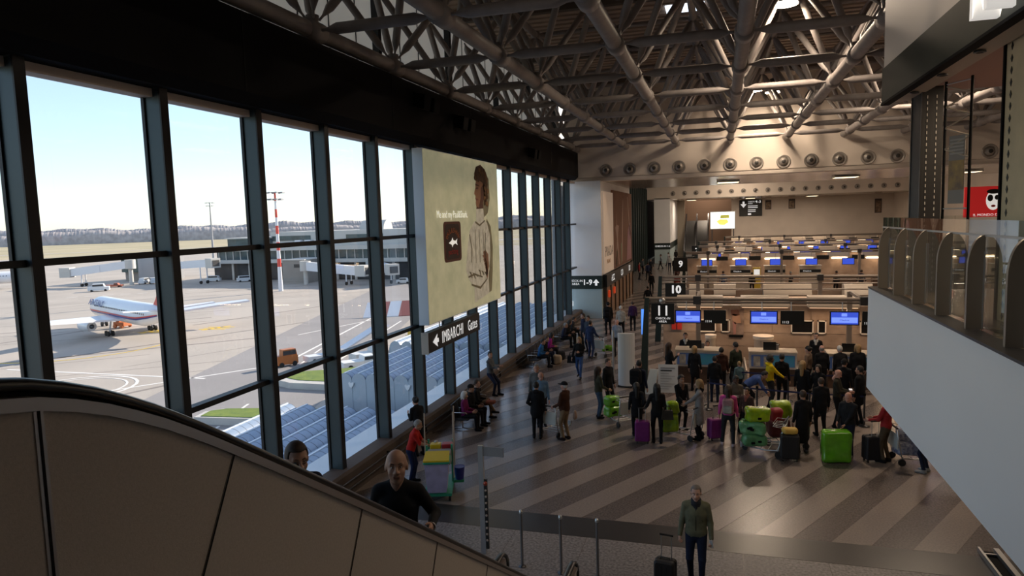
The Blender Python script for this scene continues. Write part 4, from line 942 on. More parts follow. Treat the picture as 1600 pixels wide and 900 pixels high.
for i in range(26):                                                    # joints and tyre stains of the concrete
    d = 95 + 7.5 * i; c_ = Vector((-0.68 * d, 0.73 * d, 0)); L = rl_.uniform(25, 110); o_ = rl_.uniform(-60, 50)
    ang = R(40.5 + rl_.uniform(-4, 4) if i % 3 else 70 + rl_.uniform(-8, 8)); dv = Vector((math.cos(ang), math.sin(ang), 0)); c2 = c_ + dv * o_
    if c2.x > -48: continue
    strip('slab_joint', (c2.x - dv.x * L / 2, c2.y - dv.y * L / 2), (c2.x + dv.x * L / 2, c2.y + dv.y * L / 2), rl_.choice((0.25, 0.4, 0.9)), M_LINED, z=0.008)
for i in range(9): strip('white_mark', (-228 + 4.5 * i, 196 + 3.6 * i), (-230 + 4.5 * i, 193 + 3.6 * i), 0.5, M_LINEW)
M_CONC_ = mat('terminal_shade_mass', (0.42, 0.43, 0.44), 0.7, 0, 0.05, 0.2)
# wall under the glass, then unseen building masses added to shade the vaults
struct('wall_outer', MB().box((-9.9, -40, AZ), (-9.06, 60, 0.14)), M_GREY)
struct('wall_outer', MB().box((-10.6, 44.2, 0.14), (-10.0, 260, 16.0)), M_CONC_)
struct('wall_outer', MB().box((-10.6, 130.4, AZ), (40, 260, 16.0)), M_CONC_)
struct('wall_outer', MB().box((-10.6, -40, 15.05), (-10.2, 44.2, 16.4)), M_CONC_)

# tree line on the horizon, distance haze painted in as lighter colours
def tree_line(name, d, h, lab, seed, m_):
    rn = random.Random(seed); b = MB(); n = 2600; vs = []
    hs = [h * (0.88 + 0.05 * rn.random() + 0.08 * math.sin(i * 0.013 + seed) + 0.07 * math.sin(i * 0.041) + 0.05 * math.sin(i * 0.11)) for i in range(n + 1)]
    for i in range(n + 1):
        t = -2600 + 4600 * i / n
        c_ = Vector((-0.72 * d, 0.69 * d, 0)) + fd * t
        for k, (dy, hz) in enumerate(((0, 0.0), (3, 0.7), (18, 1.0), (50, 0.9), (80, 0.0))):
            vs.append((c_.x - 0.65 * dy, c_.y + 0.76 * dy, AZ - 0.6 + hs[i] * hz * (0.98 + 0.04 * rn.random())))
    fs = []
    for i in range(n):
        for k in range(4): fs.append((5 * i + k, 5 * i + 5 + k, 5 * i + 6 + k, 5 * i + 1 + k))
    b.add(vs, fs, True); tag(b.build(name, m_), lab, 'trees', kind='stuff')
tree_line('tree_line', 1750, 28, 'long grey-brown line of bare trees on the horizon', 1, mat('bare_trees', (0.40, 0.36, 0.345), 0.95, 0, 0.18, 0.12))
tree_line('tree_line', 2350, 40, 'paler second line of trees behind the first on the horizon', 4, mat('bare_trees_far', (0.38, 0.355, 0.355), 0.95, 0, 0.12, 0.08))

# barrel-vaulted roofs below the glass wall
M_VLT = mat('vault_metal', (0.27, 0.34, 0.44), 0.45, 0.15, 0.06, 0.6); M_VWL = mat('vault_wall', (0.42, 0.47, 0.52), 0.6, 0, 0.05, 0.5); M_RIDGE = mat('vault_lit_crest', (0.74, 0.80, 0.86), 0.4)
M_VDK = mat('vault_seam', (0.10, 0.125, 0.16), 0.6)
def vault_block(x0, n, pitch, y0, y1, ze, rise, lab, gable):
    v = empty('vaulted_roof', (x0 + n * pitch / 2, (y0 + y1) / 2, ze), label=lab, cat='roof', group='barrel-vaulted roofs below the glass wall')
    b = MB(); L = y1 - y0; ns = int(L / 1.0); sg = 8
    def ring(y, s): return [(pitch / 2 * s * math.cos(PI * k / sg), y, rise * s * math.sin(PI * k / sg)) for k in range(sg + 1)]
    prev = ring(0, 1.0); vs = list(prev); fs = []
    rings = []
    for i in range(ns):
        y = L * i / ns; rings += [(y, 1.0, 0), (y + L / ns - 0.09, 1.0, 1)]
    rings.append((L, 1.0, 0)); vs = []
    for (y, s, _) in rings: vs += ring(y, s)
    for i in range(len(rings) - 1):
        b.m(1 if rings[i][2] else 0)
        fs = [(i * (sg + 1) + k, (i + 1) * (sg + 1) + k, (i + 1) * (sg + 1) + k + 1, i * (sg + 1) + k + 1) for k in range(sg)]
        if i == 0: b.add(vs, fs, True)
        else:
            for f in fs: b.f.append(f); b.mi.append(b.cur); b.smooth.append(True)
    me = b.mesh('vault', [M_VLT, M_VDK])
    gm = MB().prism([(pitch / 2 * math.cos(PI * k / sg), 0, rise * math.sin(PI * k / sg)) for k in range(sg + 1)] + [(-pitch / 2, 0, -3.4), (pitch / 2, 0, -3.4)], (0, 0.15, 0)) \
        .box((-pitch / 2 - 0.03, -0.05, -3.4), (-pitch / 2 + 0.03, 0.0, 0)).mesh('gable_wall', M_VWL)
    lm = MB().prism([(0.34, -0.02, 0.12), (0.18, -0.02, 0.22), (0, -0.02, 0.1), (-0.18, -0.02, 0.22), (-0.34, -0.02, 0.12), (-0.2, -0.02, -0.25), (0, -0.02, -0.45), (0.2, -0.02, -0.25)], (0, -0.2, 0)).mesh('gable_lamp', mat('gable_lamp', (0.8, 0.8, 0.8), 0.4))
    rm = MB().box((-0.07, 0, -0.02), (0.07, L, 0.07)).mesh('lit_crest_rail', M_RIDGE)
    for i in range(n):
        xc = x0 + pitch * (i + 0.5)
        o = link('vault', me, v, True); o.location = (xc, y0, ze)
        o = link('lit_crest_rail', rm, v, True); o.location = (xc, y0, ze + rise)  # pale rail added along each crest to paint its skylit line
        if gable:
            o = link('gable_wall', gm, v, True); o.location = (xc, y0, ze)
            if i % 2 == 0:
                o = link('gable_lamp', lm, v, True); o.location = (xc + pitch / 2, y0, ze - 0.35)
    MB().box((x0, y0 + 0.2, AZ), (x0 + pitch * n, y1, ze)).build('body', M_VWL, v, True)
vault_block(-45.6, 14, 2.4, 14, 62, -13.3, 0.95, 'low field of blue-grey barrel vaults directly below the nearest windows', False)
vault_block(-40.6, 17, 1.7, 66, 82, -10.6, 0.8, 'middle block of blue-grey barrel vaults with gable fronts', True)
vault_block(-43.4, 19, 1.7, 84, 128, -10.4, 0.9, 'farther block of blue-grey barrel vaults with gable fronts', True)

# kerbed lawns
M_GRASS = mat('lawn', (0.17, 0.22, 0.03), 0.95, 0, 0, 0.9, (0.10, 0.155, 0.025), detail=8); M_KERB = mat('kerb', (0.50, 0.47, 0.43), 0.8, 0, 0.08, 0.5)
def lawn(poly, lab, h=0.9):
    k = empty('kerbed_lawn', (poly[0][0], poly[0][1], AZ), label=lab, cat='lawn')
    MB().prism([(x, y, AZ) for x, y in poly], (0, 0, h)).build('kerb', M_KERB, k, True)
    cx = sum(p[0] for p in poly) / len(poly); cy = sum(p[1] for p in poly) / len(poly)
    MB().prism([(cx + (x - cx) * 0.93, cy + (y - cy) * 0.86, AZ + h) for x, y in poly], (0, 0, 0.08)).build('grass', M_GRASS, k, True)
lawn([(-61, 66.5), (-61.5, 69), (-60, 70.5), (-56, 71.5), (-47, 73), (-42, 73.5), (-42, 68.5), (-47, 68)], 'narrow kerbed lawn strip just beyond the vaulted roof')
lawn([(-63.5, 86), (-64, 88.5), (-62.5, 91), (-58, 93.5), (-53, 98), (-49, 106), (-48, 120), (-44, 120), (-44, 84.5), (-52, 84.5), (-60, 84.5)], 'rounded kerbed lawn island beside the parked vehicles')

# ---------------------------------------------------------------- airliners
M_PLW = mat('plane_white', (0.72, 0.72, 0.74), 0.3, 0, 0.02, 0.3, coat=0.3); M_PLR = mat('plane_red', (0.62, 0.06, 0.04), 0.35); M_PLB = mat('plane_blue', (0.05, 0.06, 0.22), 0.35)
M_PLG = mat('plane_belly', (0.50, 0.52, 0.55), 0.4); M_TYRE = mat('tyre', (0.015, 0.015, 0.015), 0.8); M_PLD = mat('plane_dark', (0.03, 0.03, 0.035), 0.4)
def airliner(name, loc, rz, lab, text, livery, fin_m, gears=True):
    a = empty(name, loc, rz, label=lab, cat='aircraft')
    prof = [(0.05, -25.5), (0.6, -24.8), (1.3, -21.5), (2.0, -17), (2.45, -12), (2.5, -8), (2.5, 16.5), (2.42, 18.3), (2.1, 20.2), (1.6, 21.6), (0.9, 22.6), (0.25, 23.0), (0.02, 23.05)]
    b = MB(); n = 28; vs = []
    for r_, x in prof:
        zc = 5.0 + (0.055 * max(0, -x - 10) ** 1.25 * 0.9 if x < -10 else 0) - (0.5 * ((x - 17) / 6) ** 2 if x > 17 else 0)
        for k in range(n):
            t = 2 * PI * k / n; vs.append((x, r_ * math.cos(t), zc + r_ * 1.06 * math.sin(t)))
    b.add(vs, [(i * n + k, i * n + (k + 1) % n, (i + 1) * n + (k + 1) % n, (i + 1) * n + k) for i in range(len(prof) - 1) for k in range(n)], True)
    b.build('fuselage', M_PLW, a)
    if livery:
        for nm, a0, a1, m_ in (('red_stripe', -8, -15, M_PLR), ('blue_stripe', -15, -24, M_PLB)):
            for sgn in (1, -1):
                b = MB(); vs = []; fs = []
                xs = [x for _, x in prof if -23 < x < 22] ; rr_ = [r_ for r_, x in prof if -23 < x < 22]
                for x, r_ in zip(xs, rr_):
                    zc = 5.0 + (0.055 * max(0, -x - 10) ** 1.25 * 0.9 if x < -10 else 0) - (0.5 * ((x - 17) / 6) ** 2 if x > 17 else 0)
                    for q in range(3):
                        t = R(a0 + (a1 - a0) * q / 2); vs.append((x, sgn * (r_ + 0.03) * math.cos(t), zc + (r_ + 0.03) * 1.06 * math.sin(t)))
                for i in range(len(xs) - 1):
                    for q in range(2): fs.append((3 * i + q, 3 * i + 3 + q, 3 * i + 4 + q, 3 * i + 1 + q))
                b.add(vs, fs, True).build(nm, m_, a)
    for s in (1, -1):
        MB().prism([(6.5, s * 1.8, 3.6), (-3.8, s * 1.8, 3.3), (-6.3, s * 9, 4.0), (-12.6, s * 23.6, 5.4), (-10.4, s * 23.8, 5.5), (0.2, s * 8, 4.2)], (0, 0, 0.42)).build('wing', M_PLW, a)
        MB().prism([(-18.5, s * 0.9, 6.6), (-23.2, s * 0.7, 6.7), (-26.2, s * 9.2, 7.5), (-24.4, s * 9.3, 7.5)], (0, 0, 0.22)).build('tailplane', M_PLW, a)
        e = MB().lathe([(1.0, -4.6), (1.25, -2.5), (1.42, 0), (1.40, 1.2), (1.22, 1.5), (1.15, 1.0)], (3.6, s * 7.9, 2.5), axis=(1, 0, 0), n=22).build('engine', M_PLW, a)
        MB().lathe([(1.17, 1.0), (0.35, 0.9), (0.0, 1.3)], (3.6, s * 7.9, 2.5), axis=(1, 0, 0), n=18).build('fan', M_PLD, e)
        MB().lathe([(0.0, -6.2), (0.35, -5.0), (0.62, -4.4), (0.95, -4.5)], (3.6, s * 7.9, 2.5), axis=(1, 0, 0), n=18).build('exhaust', M_PLD, e)
        MB().box((-0.6, s * 7.9 - 0.2, 3.4), (3.6, s * 7.9 + 0.2, 4.3)).build('pylon', M_PLG, e)
        for i in range(30):
            MB().box((15.0 - 1.12 * i, s * 2.50 - 0.03, 5.55), (15.32 - 1.12 * i, s * 2.50 + 0.03, 5.95)).build('window', M_PLD, a)
    MB().prism([(-16.5, -0.22, 7.2), (-24.0, -0.22, 7.6), (-27.2, -0.15, 15.4), (-23.6, -0.15, 15.4), (-18.6, -0.22, 9.0)], (0, 0.44, 0)).build('tail_fin', fin_m, a)
    MB().prism([(21.6, -1.1, 5.35), (20.7, -1.6, 5.9), (20.7, 1.6, 5.9), (21.6, 1.1, 5.35)], (0.15, 0, 0.35)).build('windscreen', M_PLD, a)
    if gears:
        for (x, y, ax) in ((-1.6, 4.6, 2), (-1.6, -4.6, 2), (17.5, 0, 1)):
            g_ = MB().cyl((x, y, 0.6), (x, y * 0.9, 3.4), 0.18, n=8).build('landing_gear', M_PLG, a)
            for dx in ((-0.7, 0.7) if ax == 2 else (0,)):
                for dy in (-0.5, 0.5): MB().cyl((x + dx, y + dy - 0.2, 0.58), (x + dx, y + dy + 0.2, 0.58), 0.58, n=16).build('wheel', M_TYRE, g_)
    if text:
        text_obj('airline_lettering', text, 2.1, M_PLB, frame((14.2, 2.38, 6.35), (-1, 0, 0), (0, 0.93, 0.36)), a, extrude=0.02, world=False, sx=1.15, bold=0.03)
    return a
airliner('airliner', (-132.6, 126.5, AZ), R(154), 'white airliner with red and blue stripes taxiing outside the left window', 'AIR ITALY', True, M_PLR)
airliner('airliner', (-312, 214, AZ), R(52), 'white airliner parked at the far left edge of the windows', 'Lufthansa', False, M_PLW)
tg = MB().box((-142.6, 131.5, AZ + 0.5), (-139.4, 133.8, AZ + 1.5)); tg.box((-142, 131.8, AZ + 1.5), (-141, 133.5, AZ + 2.4))
for (x, y) in ((-142, 131.4), (-140, 131.4), (-142, 133.9), (-140, 133.9)): tg.cyl((x, y - 0.15, AZ + 0.5), (x, y + 0.15, AZ + 0.5), 0.5, n=12)
tag(tg.build('tow_tractor', mat('tug_orange', (0.45, 0.12, 0.03), 0.6)), 'small orange tug beside the nose of the taxiing airliner', 'vehicle')

# ---------------------------------------------------------------- concourse, jet bridges, masts
M_CONC = mat('concourse_cream', (0.55, 0.52, 0.47), 0.7, 0, 0.06, 0.1); M_CGL = mat('concourse_glass', (0.05, 0.085, 0.10), 0.15, 0.2, 0.3, 0.25)
M_CDK = mat('concourse_dark', (0.055, 0.052, 0.05), 0.8, 0, 0.3, 0.2); M_TAN = mat('concourse_stone', (0.30, 0.265, 0.23), 0.8, 0, 0.08, 0.2)
cc = empty('concourse_building', (-165, 270, AZ), label='long low concourse with dark glazing across the apron', cat='building')
MB().box((-224, 264, AZ), (-105, 300, -9.2)).build('ground_floor', M_CDK, cc, True)
MB().box((-226, 262, -9.4), (-104, 300, -7.8)).build('lower_slab', M_CONC, cc, True)
MB().box((-222, 264, -7.8), (-104, 299, -3.9)).build('glazing', M_CGL, cc, True)
MB().box((-224, 262, -3.9), (-104, 300, -2.2)).build('middle_slab', M_CONC, cc, True)
MB().box((-219, 268, -2.2), (-196, 290, 1.6)).build('roof_glazing', M_CGL, cc, True)
MB().box((-220, 267, 1.6), (-196, 291, 2.1)).build('roof_slab', M_CONC, cc, True)
MB().box((-197, 270, -2.2), (-106, 305, 4.2)).build('upper_floor', M_CONC, cc, True)
for (x0, x1) in ((-196, -176), (-158, -140), (-128, -110)): MB().box((x0, 269.8, 0.2), (x1, 270, 2.4)).build('window_strip', M_CGL, cc, True)
for i in range(30): MB().box((-221 + 3.9 * i, 263.7, -7.8), (-220.6 + 3.9 * i, 264, -3.9)).build('mullion', M_CONC, cc, True)
for i in range(12): MB().box((-214 + 9 * i, 263.5, AZ), (-213 + 9 * i, 264.5, -9.3)).build('column', M_CONC, cc, True)
MB().cyl((-157, 285, 4.0), (-145, 285, 4.0), 4.5, n=20).build('roof_vault', M_CONC, cc, True)
for (x, w_) in ((-183, 3), (-178, 3), (-173, 3)): MB().box((x, 268, -2), (x + w_, 270, 0.4)).build('roof_box', M_PLW, cc, True)
tb = empty('stair_tower', (-169, 248, AZ), label='stone stair tower behind the striped light mast', cat='building')
MB().box((-174.5, 246, AZ), (-164, 262, -7.4)).build('walls', M_TAN, tb, True); MB().box((-174.8, 245.7, -7.4), (-163.7, 262.3, -7.0)).build('roof', M_CONC, tb, True)
MB().box((-169, 245.9, -10.4), (-166, 246, -9.0)).build('window', M_CDK, tb, True)
t2 = empty('gate_building', (-266, 262, AZ), label='dark glazed gate building behind the taxiing airliner', cat='building')
MB().box((-276, 262, -12.9), (-262, 280, -4.6)).build('glazing', mat('gate_green', (0.03, 0.07, 0.07), 0.2), t2, True); MB().box((-276, 264, AZ), (-262, 280, -12.9)).build('ground_floor', M_TAN, t2, True)
MB().box((-262, 258, AZ), (-252, 276, -4.2)).build('stair_block', M_GREY, t2, True); MB().box((-277, 261, -4.6), (-251, 281, -4.0)).build('roof', M_CONC, t2, True)
def jet_bridge(p, q, w_, lab, cab=True):
    j = empty('jet_bridge', (q[0], q[1], AZ), label=lab, cat='jet bridge')
    p = Vector(p); q = Vector(q); d = (q - p); h = Vector((d.x, d.y, 0)).normalized(); n = Vector((-h.y, h.x, 0))
    def sect(c_, ww, z0, z1): return [c_ + n * ww + Vector((0, 0, z0)), c_ - n * ww + Vector((0, 0, z0)), c_ - n * ww + Vector((0, 0, z1)), c_ + n * ww + Vector((0, 0, z1))]
    for nm, t0, t1, ww in (('tunnel', 0, 0.55, w_ * 0.44), ('tunnel', 0.5, 1.0, w_ * 0.5)):
        a_ = sect(p + d * t0, ww, 0, w_); b_ = sect(p + d * t1, ww, 0, w_)
        MB().add(a_ + b_, [(0, 1, 2, 3), (7, 6, 5, 4), (0, 4, 5, 1), (1, 5, 6, 2), (2, 6, 7, 3), (3, 7, 4, 0)]).build(nm, M_PLW, j, True)
    cb = MB().add(sect(q, w_ * 0.7, -0.4, w_ + 0.5) + sect(q + h * w_ * 1.3, w_ * 0.7, -0.4, w_ + 0.5), [(0, 1, 2, 3), (7, 6, 5, 4), (0, 4, 5, 1), (1, 5, 6, 2), (2, 6, 7, 3), (3, 7, 4, 0)]).build('cab', M_CONC, j, True)
    e = q + h * (w_ * 1.3 + 0.02)
    MB().add(sect(e, w_ * 0.5, 0.3, w_ * 0.9) + sect(e + h * 0.1, w_ * 0.5, 0.3, w_ * 0.9), [(0, 1, 2, 3), (7, 6, 5, 4), (0, 4, 5, 1), (1, 5, 6, 2), (2, 6, 7, 3), (3, 7, 4, 0)]).build('cab_mouth', M_CDK, cb, True)
    m_ = p + d * 0.82
    for s in (-1, 1):
        c_ = m_ + n * s * w_ * 0.5; MB().cyl(c_, (c_.x, c_.y, AZ + 0.8), 0.25, n=8).build('support_leg', M_PLW, j, True)
        MB().cyl((c_.x - 0.3, c_.y, AZ + 0.7), (c_.x + 0.3, c_.y, AZ + 0.7), 0.7, n=12).build('wheel', M_TYRE, j, True)
    MB().cyl((p.x, p.y, AZ), (p.x, p.y, p.z), 0.9, n=12).build('rotunda_column', M_CONC, j, True)
    MB().lathe([(2.2, -0.3), (2.2, w_ + 0.3)], p, n=16).build('rotunda', M_CONC, j, True)
jet_bridge((-251, 243, -9.6), (-274, 234, -12.4), 3.4, 'white jet bridge sloping left of the dark gate building')
jet_bridge((-236, 252, -11.0), (-210, 245, -9.6), 3.2, 'cream jet bridge in front of the concourse left end')
jet_bridge((-161, 242, -11.2), (-136, 240, -13.2), 3.4, 'long white jet bridge beside the stair tower')
jet_bridge((-140, 258, -11.5), (-122, 240, -12.6), 3.2, 'white jet bridge cab beside the advert, farthest right')
def mast(x, y, h, r_, lab, striped):
    m_ = empty('light_mast', (x, y, AZ), label=lab, cat='mast')
    n = 12
    for i in range(n):
        MB().cyl((x, y, AZ + h * i / n), (x, y, AZ + h * (i + 1) / n), r_ * (1 - 0.6 * i / n), r_ * (1 - 0.6 * (i + 1) / n), n=10).build('pole_section', (M_PLR if i % 2 and striped and i > 2 else M_PLW) if striped else M_GREY, m_, True)
    for zz_, s in ((h, 1.0), (h - 2.4, 0.8)):
        MB().tube([(x + 2.6 * s * math.cos(2 * PI * k / 14), y + 2.6 * s * math.sin(2 * PI * k / 14), AZ + zz_) for k in range(14)], 0.12, 6, True).build('crown_ring', M_GREY, m_, True)
        for k in range(8):
            a = 2 * PI * k / 8; MB().cbox((x + 3.0 * s * math.cos(a), y + 3.0 * s * math.sin(a), AZ + zz_ - 0.1), (0.9, 0.9, 0.5)).build('floodlight', M_GREY, m_, True)
            MB().cyl((x, y, AZ + zz_), (x + 2.6 * s * math.cos(a), y + 2.6 * s * math.sin(a), AZ + zz_), 0.06, n=5).build('spoke', M_GREY, m_, True)
mast(-154.8, 216.3, 36.0, 0.85, 'tall red and white striped light mast in front of the concourse', True)
mast(-381, 449, 44, 0.9, 'distant grey light mast behind the concourse', False)

# ---------------------------------------------------------------- ground vehicles
def car(x, y, rz, col, name, lab, L=4.4, H=1.5, cab=(0.2, 0.8), grp=None):
    a = empty(name, (x, y, AZ), rz, label=lab, cat='vehicle', group=grp)
    W_ = L * 0.21; m_ = mat('veh_' + lab[:18].replace(' ', '_'), col, 0.45)
    MB().prism([(-L / 2, -W_, 0.4), (L / 2, -W_, 0.4), (L / 2, -W_, H * 0.6), (-L / 2, -W_, H * 0.66)], (0, 2 * W_, 0)).build('body', m_, a)
    c0 = -L / 2 + L * cab[0]; c1 = -L / 2 + L * cab[1]
    MB().prism([(c0, -W_ * 0.9, H * 0.62), (c1, -W_ * 0.9, H * 0.6), (c1 - L * 0.07, -W_ * 0.9, H), (c0 + L * 0.03, -W_ * 0.9, H)], (0, 1.8 * W_, 0)).build('cabin', m_, a)
    MB().box((c0 + L * 0.03, -W_ * 0.93, H * 0.68), (c1 - L * 0.07, W_ * 0.93, H * 0.93)).build('side_glass', M_PLD, a)
    for sx in (-0.32, 0.32):
        for s in (-1, 1): MB().cyl((L * sx, s * W_ - 0.12, 0.42), (L * sx, s * W_ + 0.12, 0.42), 0.42, n=12).build('wheel', M_TYRE, a)
    return a
car(-70.4, 98.6, R(60), (0.42, 0.13, 0.03), 'baggage_tractor', 'orange boxy baggage tractor on the service road', 3.6, 2.9, (0.25, 0.98))
car(-239.5, 215.6, R(40), (0.7, 0.7, 0.7), 'car', 'white estate car parked alone on the open apron', 7.5, 3.0)
for i, (x, y, w_) in enumerate(((-218, 256, 'first'), (-201, 255, 'second'), (-193, 256, 'third'), (-247, 246, 'fourth'), (-243, 247, 'fifth'))):
    car(x, y, R(20 + 30 * i), (0.62, 0.62, 0.62), 'van', 'pale service van among the vehicles under the concourse, %s of five' % w_, 6.0, 2.7, (0.1, 0.9), 'vans under the concourse')
for i, (x, y, w_) in enumerate(((-119, 245, 'nearest the jet bridge'), (-112, 246, 'in the middle'), (-105, 247, 'closest to the advert'))):
    car(x, y, R(10), (0.66, 0.66, 0.66), 'car', 'white car in the row of three beside the advert, %s' % w_, 5.5, 2.2, grp='cars beside the advert')
car(-248, 231, R(30), (0.40, 0.10, 0.05), 'baggage_tractor', 'red baggage tractor beside the dark gate building', 6.5, 1.8, (0.5, 0.8))
car(-57, 99.5, R(50), (0.72, 0.72, 0.70), 'pushback_tug', 'white pushback tug parked by the rounded lawn', 6.2, 2.0, (0.55, 0.95))
car(-58.2, 104.5, R(60), (0.60, 0.60, 0.58), 'pushback_tug', 'grey low tug behind the white pushback tug', 6.0, 2.6, (0.6, 0.95))
car(-53.2, 111.5, R(75), (0.70, 0.42, 0.04), 'belt_loader', 'yellow belt loader behind the lawn, left of the advert', 6.5, 2.4, (0.5, 0.9))
car(-55.4, 119.5, R(80), (0.68, 0.44, 0.05), 'belt_loader', 'yellow loader with railings farther behind the lawn', 5.5, 3.6, (0.1, 0.5))
car(-66.5, 103, R(60), (0.66, 0.66, 0.66), 'passenger_stair', 'white passenger stair truck behind the pushback tugs', 5.5, 2.0, (0.7, 0.98))
ps = MB().prism([(-66, 108, AZ + 1.2), (-62.4, 114, AZ + 4.2), (-62.4, 114, AZ + 4.5), (-66, 108, AZ + 1.5)], (2.0, -1.0, 0))
tag(ps.build('stair_ramp', M_PLW), 'white sloping stair ramp above the stair truck', 'stairs')
tc_ = empty('striped_blast_fence', (-77.5, 157, AZ), label='red and white striped slanted fence beside the advert, outside', cat='fence')
for i in range(9):
    x = -86 + 2.6 * i; y = 153.0 + 1.4 * i
    MB().prism([(x, y, AZ), (x + 2.5, y + 1.35, AZ), (x + 1.2, y + 6.4, AZ + 3.2), (x - 1.3, y + 5.0, AZ + 3.2)], (0, 0, 0.2)).build('slat_panel', [M_PLW, mat('fence_red', (0.40, 0.13, 0.10), 0.6), M_PLW][i % 2 if i % 2 else 0], tc_, True)
# ================================================================== people: continuous skinned surfaces from distance fields
def snets(F, org, h):
    """naive surface nets: returns vertices, quads"""
    S = F < 0
    nx, ny, nz = F.shape
    cs = [(0, 0, 0), (1, 0, 0), (0, 1, 0), (1, 1, 0), (0, 0, 1), (1, 0, 1), (0, 1, 1), (1, 1, 1)]
    def sub(A, c): return A[c[0]:nx - 1 + c[0], c[1]:ny - 1 + c[1], c[2]:nz - 1 + c[2]]
    cnt = np.zeros((nx - 1, ny - 1, nz - 1), np.int8)
    for c in cs: cnt += sub(S, c)
    act = (cnt > 0) & (cnt < 8)
    I = np.argwhere(act)
    idx = -np.ones(act.shape, np.int64); idx[act] = np.arange(len(I))
    acc = np.zeros((len(I), 3)); num = np.zeros(len(I))
    for a in range(8):
        for b in range(a + 1, 8):
            ca, cb = np.array(cs[a]), np.array(cs[b])
            if abs(ca - cb).sum() != 1: continue
            fa = F[tuple((I + ca).T)]; fb = F[tuple((I + cb).T)]
            m_ = (fa < 0) != (fb < 0)
            t = np.where(m_, fa / np.where(m_, fa - fb, 1), 0)
            acc += np.where(m_[:, None], ca + t[:, None] * (cb - ca), 0); num += m_
    V = org + h * (I + acc / num[:, None])
    Q = []
    for ax in range(3):
        u, w_ = [(1, 2), (2, 0), (0, 1)][ax]
        d = np.zeros(3, int); d[ax] = 1
        sl0 = [slice(1, None)] * 3; sl1 = [slice(1, None)] * 3
        A = S[tuple(slice(0, F.shape[k] - (1 if k == ax else 0)) for k in range(3))]
        B = S[tuple(slice(1 if k == ax else 0, None) for k in range(3))]
        E_ = np.argwhere(A != B)
        ok = (E_[:, u] >= 1) & (E_[:, w_] >= 1) & (E_[:, u] < F.shape[u] - 1) & (E_[:, w_] < F.shape[w_] - 1)
        E_ = E_[ok]; inn = A[tuple(E_.T)]
        eu = np.zeros(3, int); eu[u] = 1; ew = np.zeros(3, int); ew[w_] = 1
        q = np.stack([idx[tuple((E_ - eu - ew).T)], idx[tuple((E_ - ew).T)], idx[tuple(E_.T)], idx[tuple((E_ - eu).T)]], 1)
        q = np.where(inn[:, None], q, q[:, ::-1]); Q.append(q)
    return V, np.concatenate(Q)

def d_cone(P, a, b, r1, r2, sc=None):
    a = np.asarray(a, float); b = np.asarray(b, float)
    if sc is not None:
        sc = np.asarray(sc, float); P = P * sc; a = a * sc; b = b * sc
    d = b - a; t = np.clip(((P - a) @ d) / max(d @ d, 1e-9), 0, 1)
    return np.linalg.norm(P - a - t[:, None] * d, axis=1) - (r1 + (r2 - r1) * t)
def d_ell(P, c, r):
    r = np.asarray(r, float); q = (P - np.asarray(c)) / r
    k0 = np.linalg.norm(q, axis=1); k1 = np.linalg.norm(q / r, axis=1)
    return k0 * (k0 - 1) / np.maximum(k1, 1e-9)
def smin(a, b, k):
    h = np.clip(0.5 + 0.5 * (b - a) / k, 0, 1)
    return b + (a - b) * h - k * h * (1 - h)

def mesh_sdf(prims, h, k=0.03, pad=0.05, post=None):
    """prims: list of (fn, lo, hi, material). returns V, Q, material per quad"""
    lo = np.min([p[1] for p in prims], 0) - pad; hi = np.max([p[2] for p in prims], 0) + pad
    n = np.maximum(np.ceil((hi - lo) / h).astype(int) + 1, 4)
    g = np.stack(np.meshgrid(*[lo[i] + h * np.arange(n[i]) for i in range(3)], indexing='ij'), -1)
    F = np.full(tuple(n), 0.3)
    for p in prims:                                     # evaluate each primitive only near itself
        i0 = np.maximum(np.floor((p[1] - 0.09 - lo) / h).astype(int), 0); i1 = np.minimum(np.ceil((p[2] + 0.09 - lo) / h).astype(int) + 1, n)
        s = tuple(slice(i0[i], i1[i]) for i in range(3)); G = g[s]
        D = p[0](G.reshape(-1, 3)).reshape(G.shape[:3]); F[s] = smin(F[s], D, k)
    if post is not None: F = post(g.reshape(-1, 3), F.reshape(-1)).reshape(F.shape)
    V, Q = snets(F, lo, h)
    C = V[Q].mean(1); best = np.full(len(C), 9.0); mi = np.zeros(len(C), int)
    for p in prims:
        D = p[0](C); m_ = D < best; best[m_] = D[m_]; mi[m_] = p[3]
    return V, Q, mi
def cone(a, b, r1, r2, m_, sc=None):
    a = np.asarray(a, float); b = np.asarray(b, float); r_ = max(r1, r2) / (min(sc) if sc else 1)
    return (lambda P: d_cone(P, a, b, r1, r2, sc), np.minimum(a, b) - r_, np.maximum(a, b) + r_, m_)
def ell(c, r, m_):
    c = np.asarray(c, float); r = np.asarray(r, float)
    return (lambda P: d_ell(P, c, r), c - r, c + r, m_)

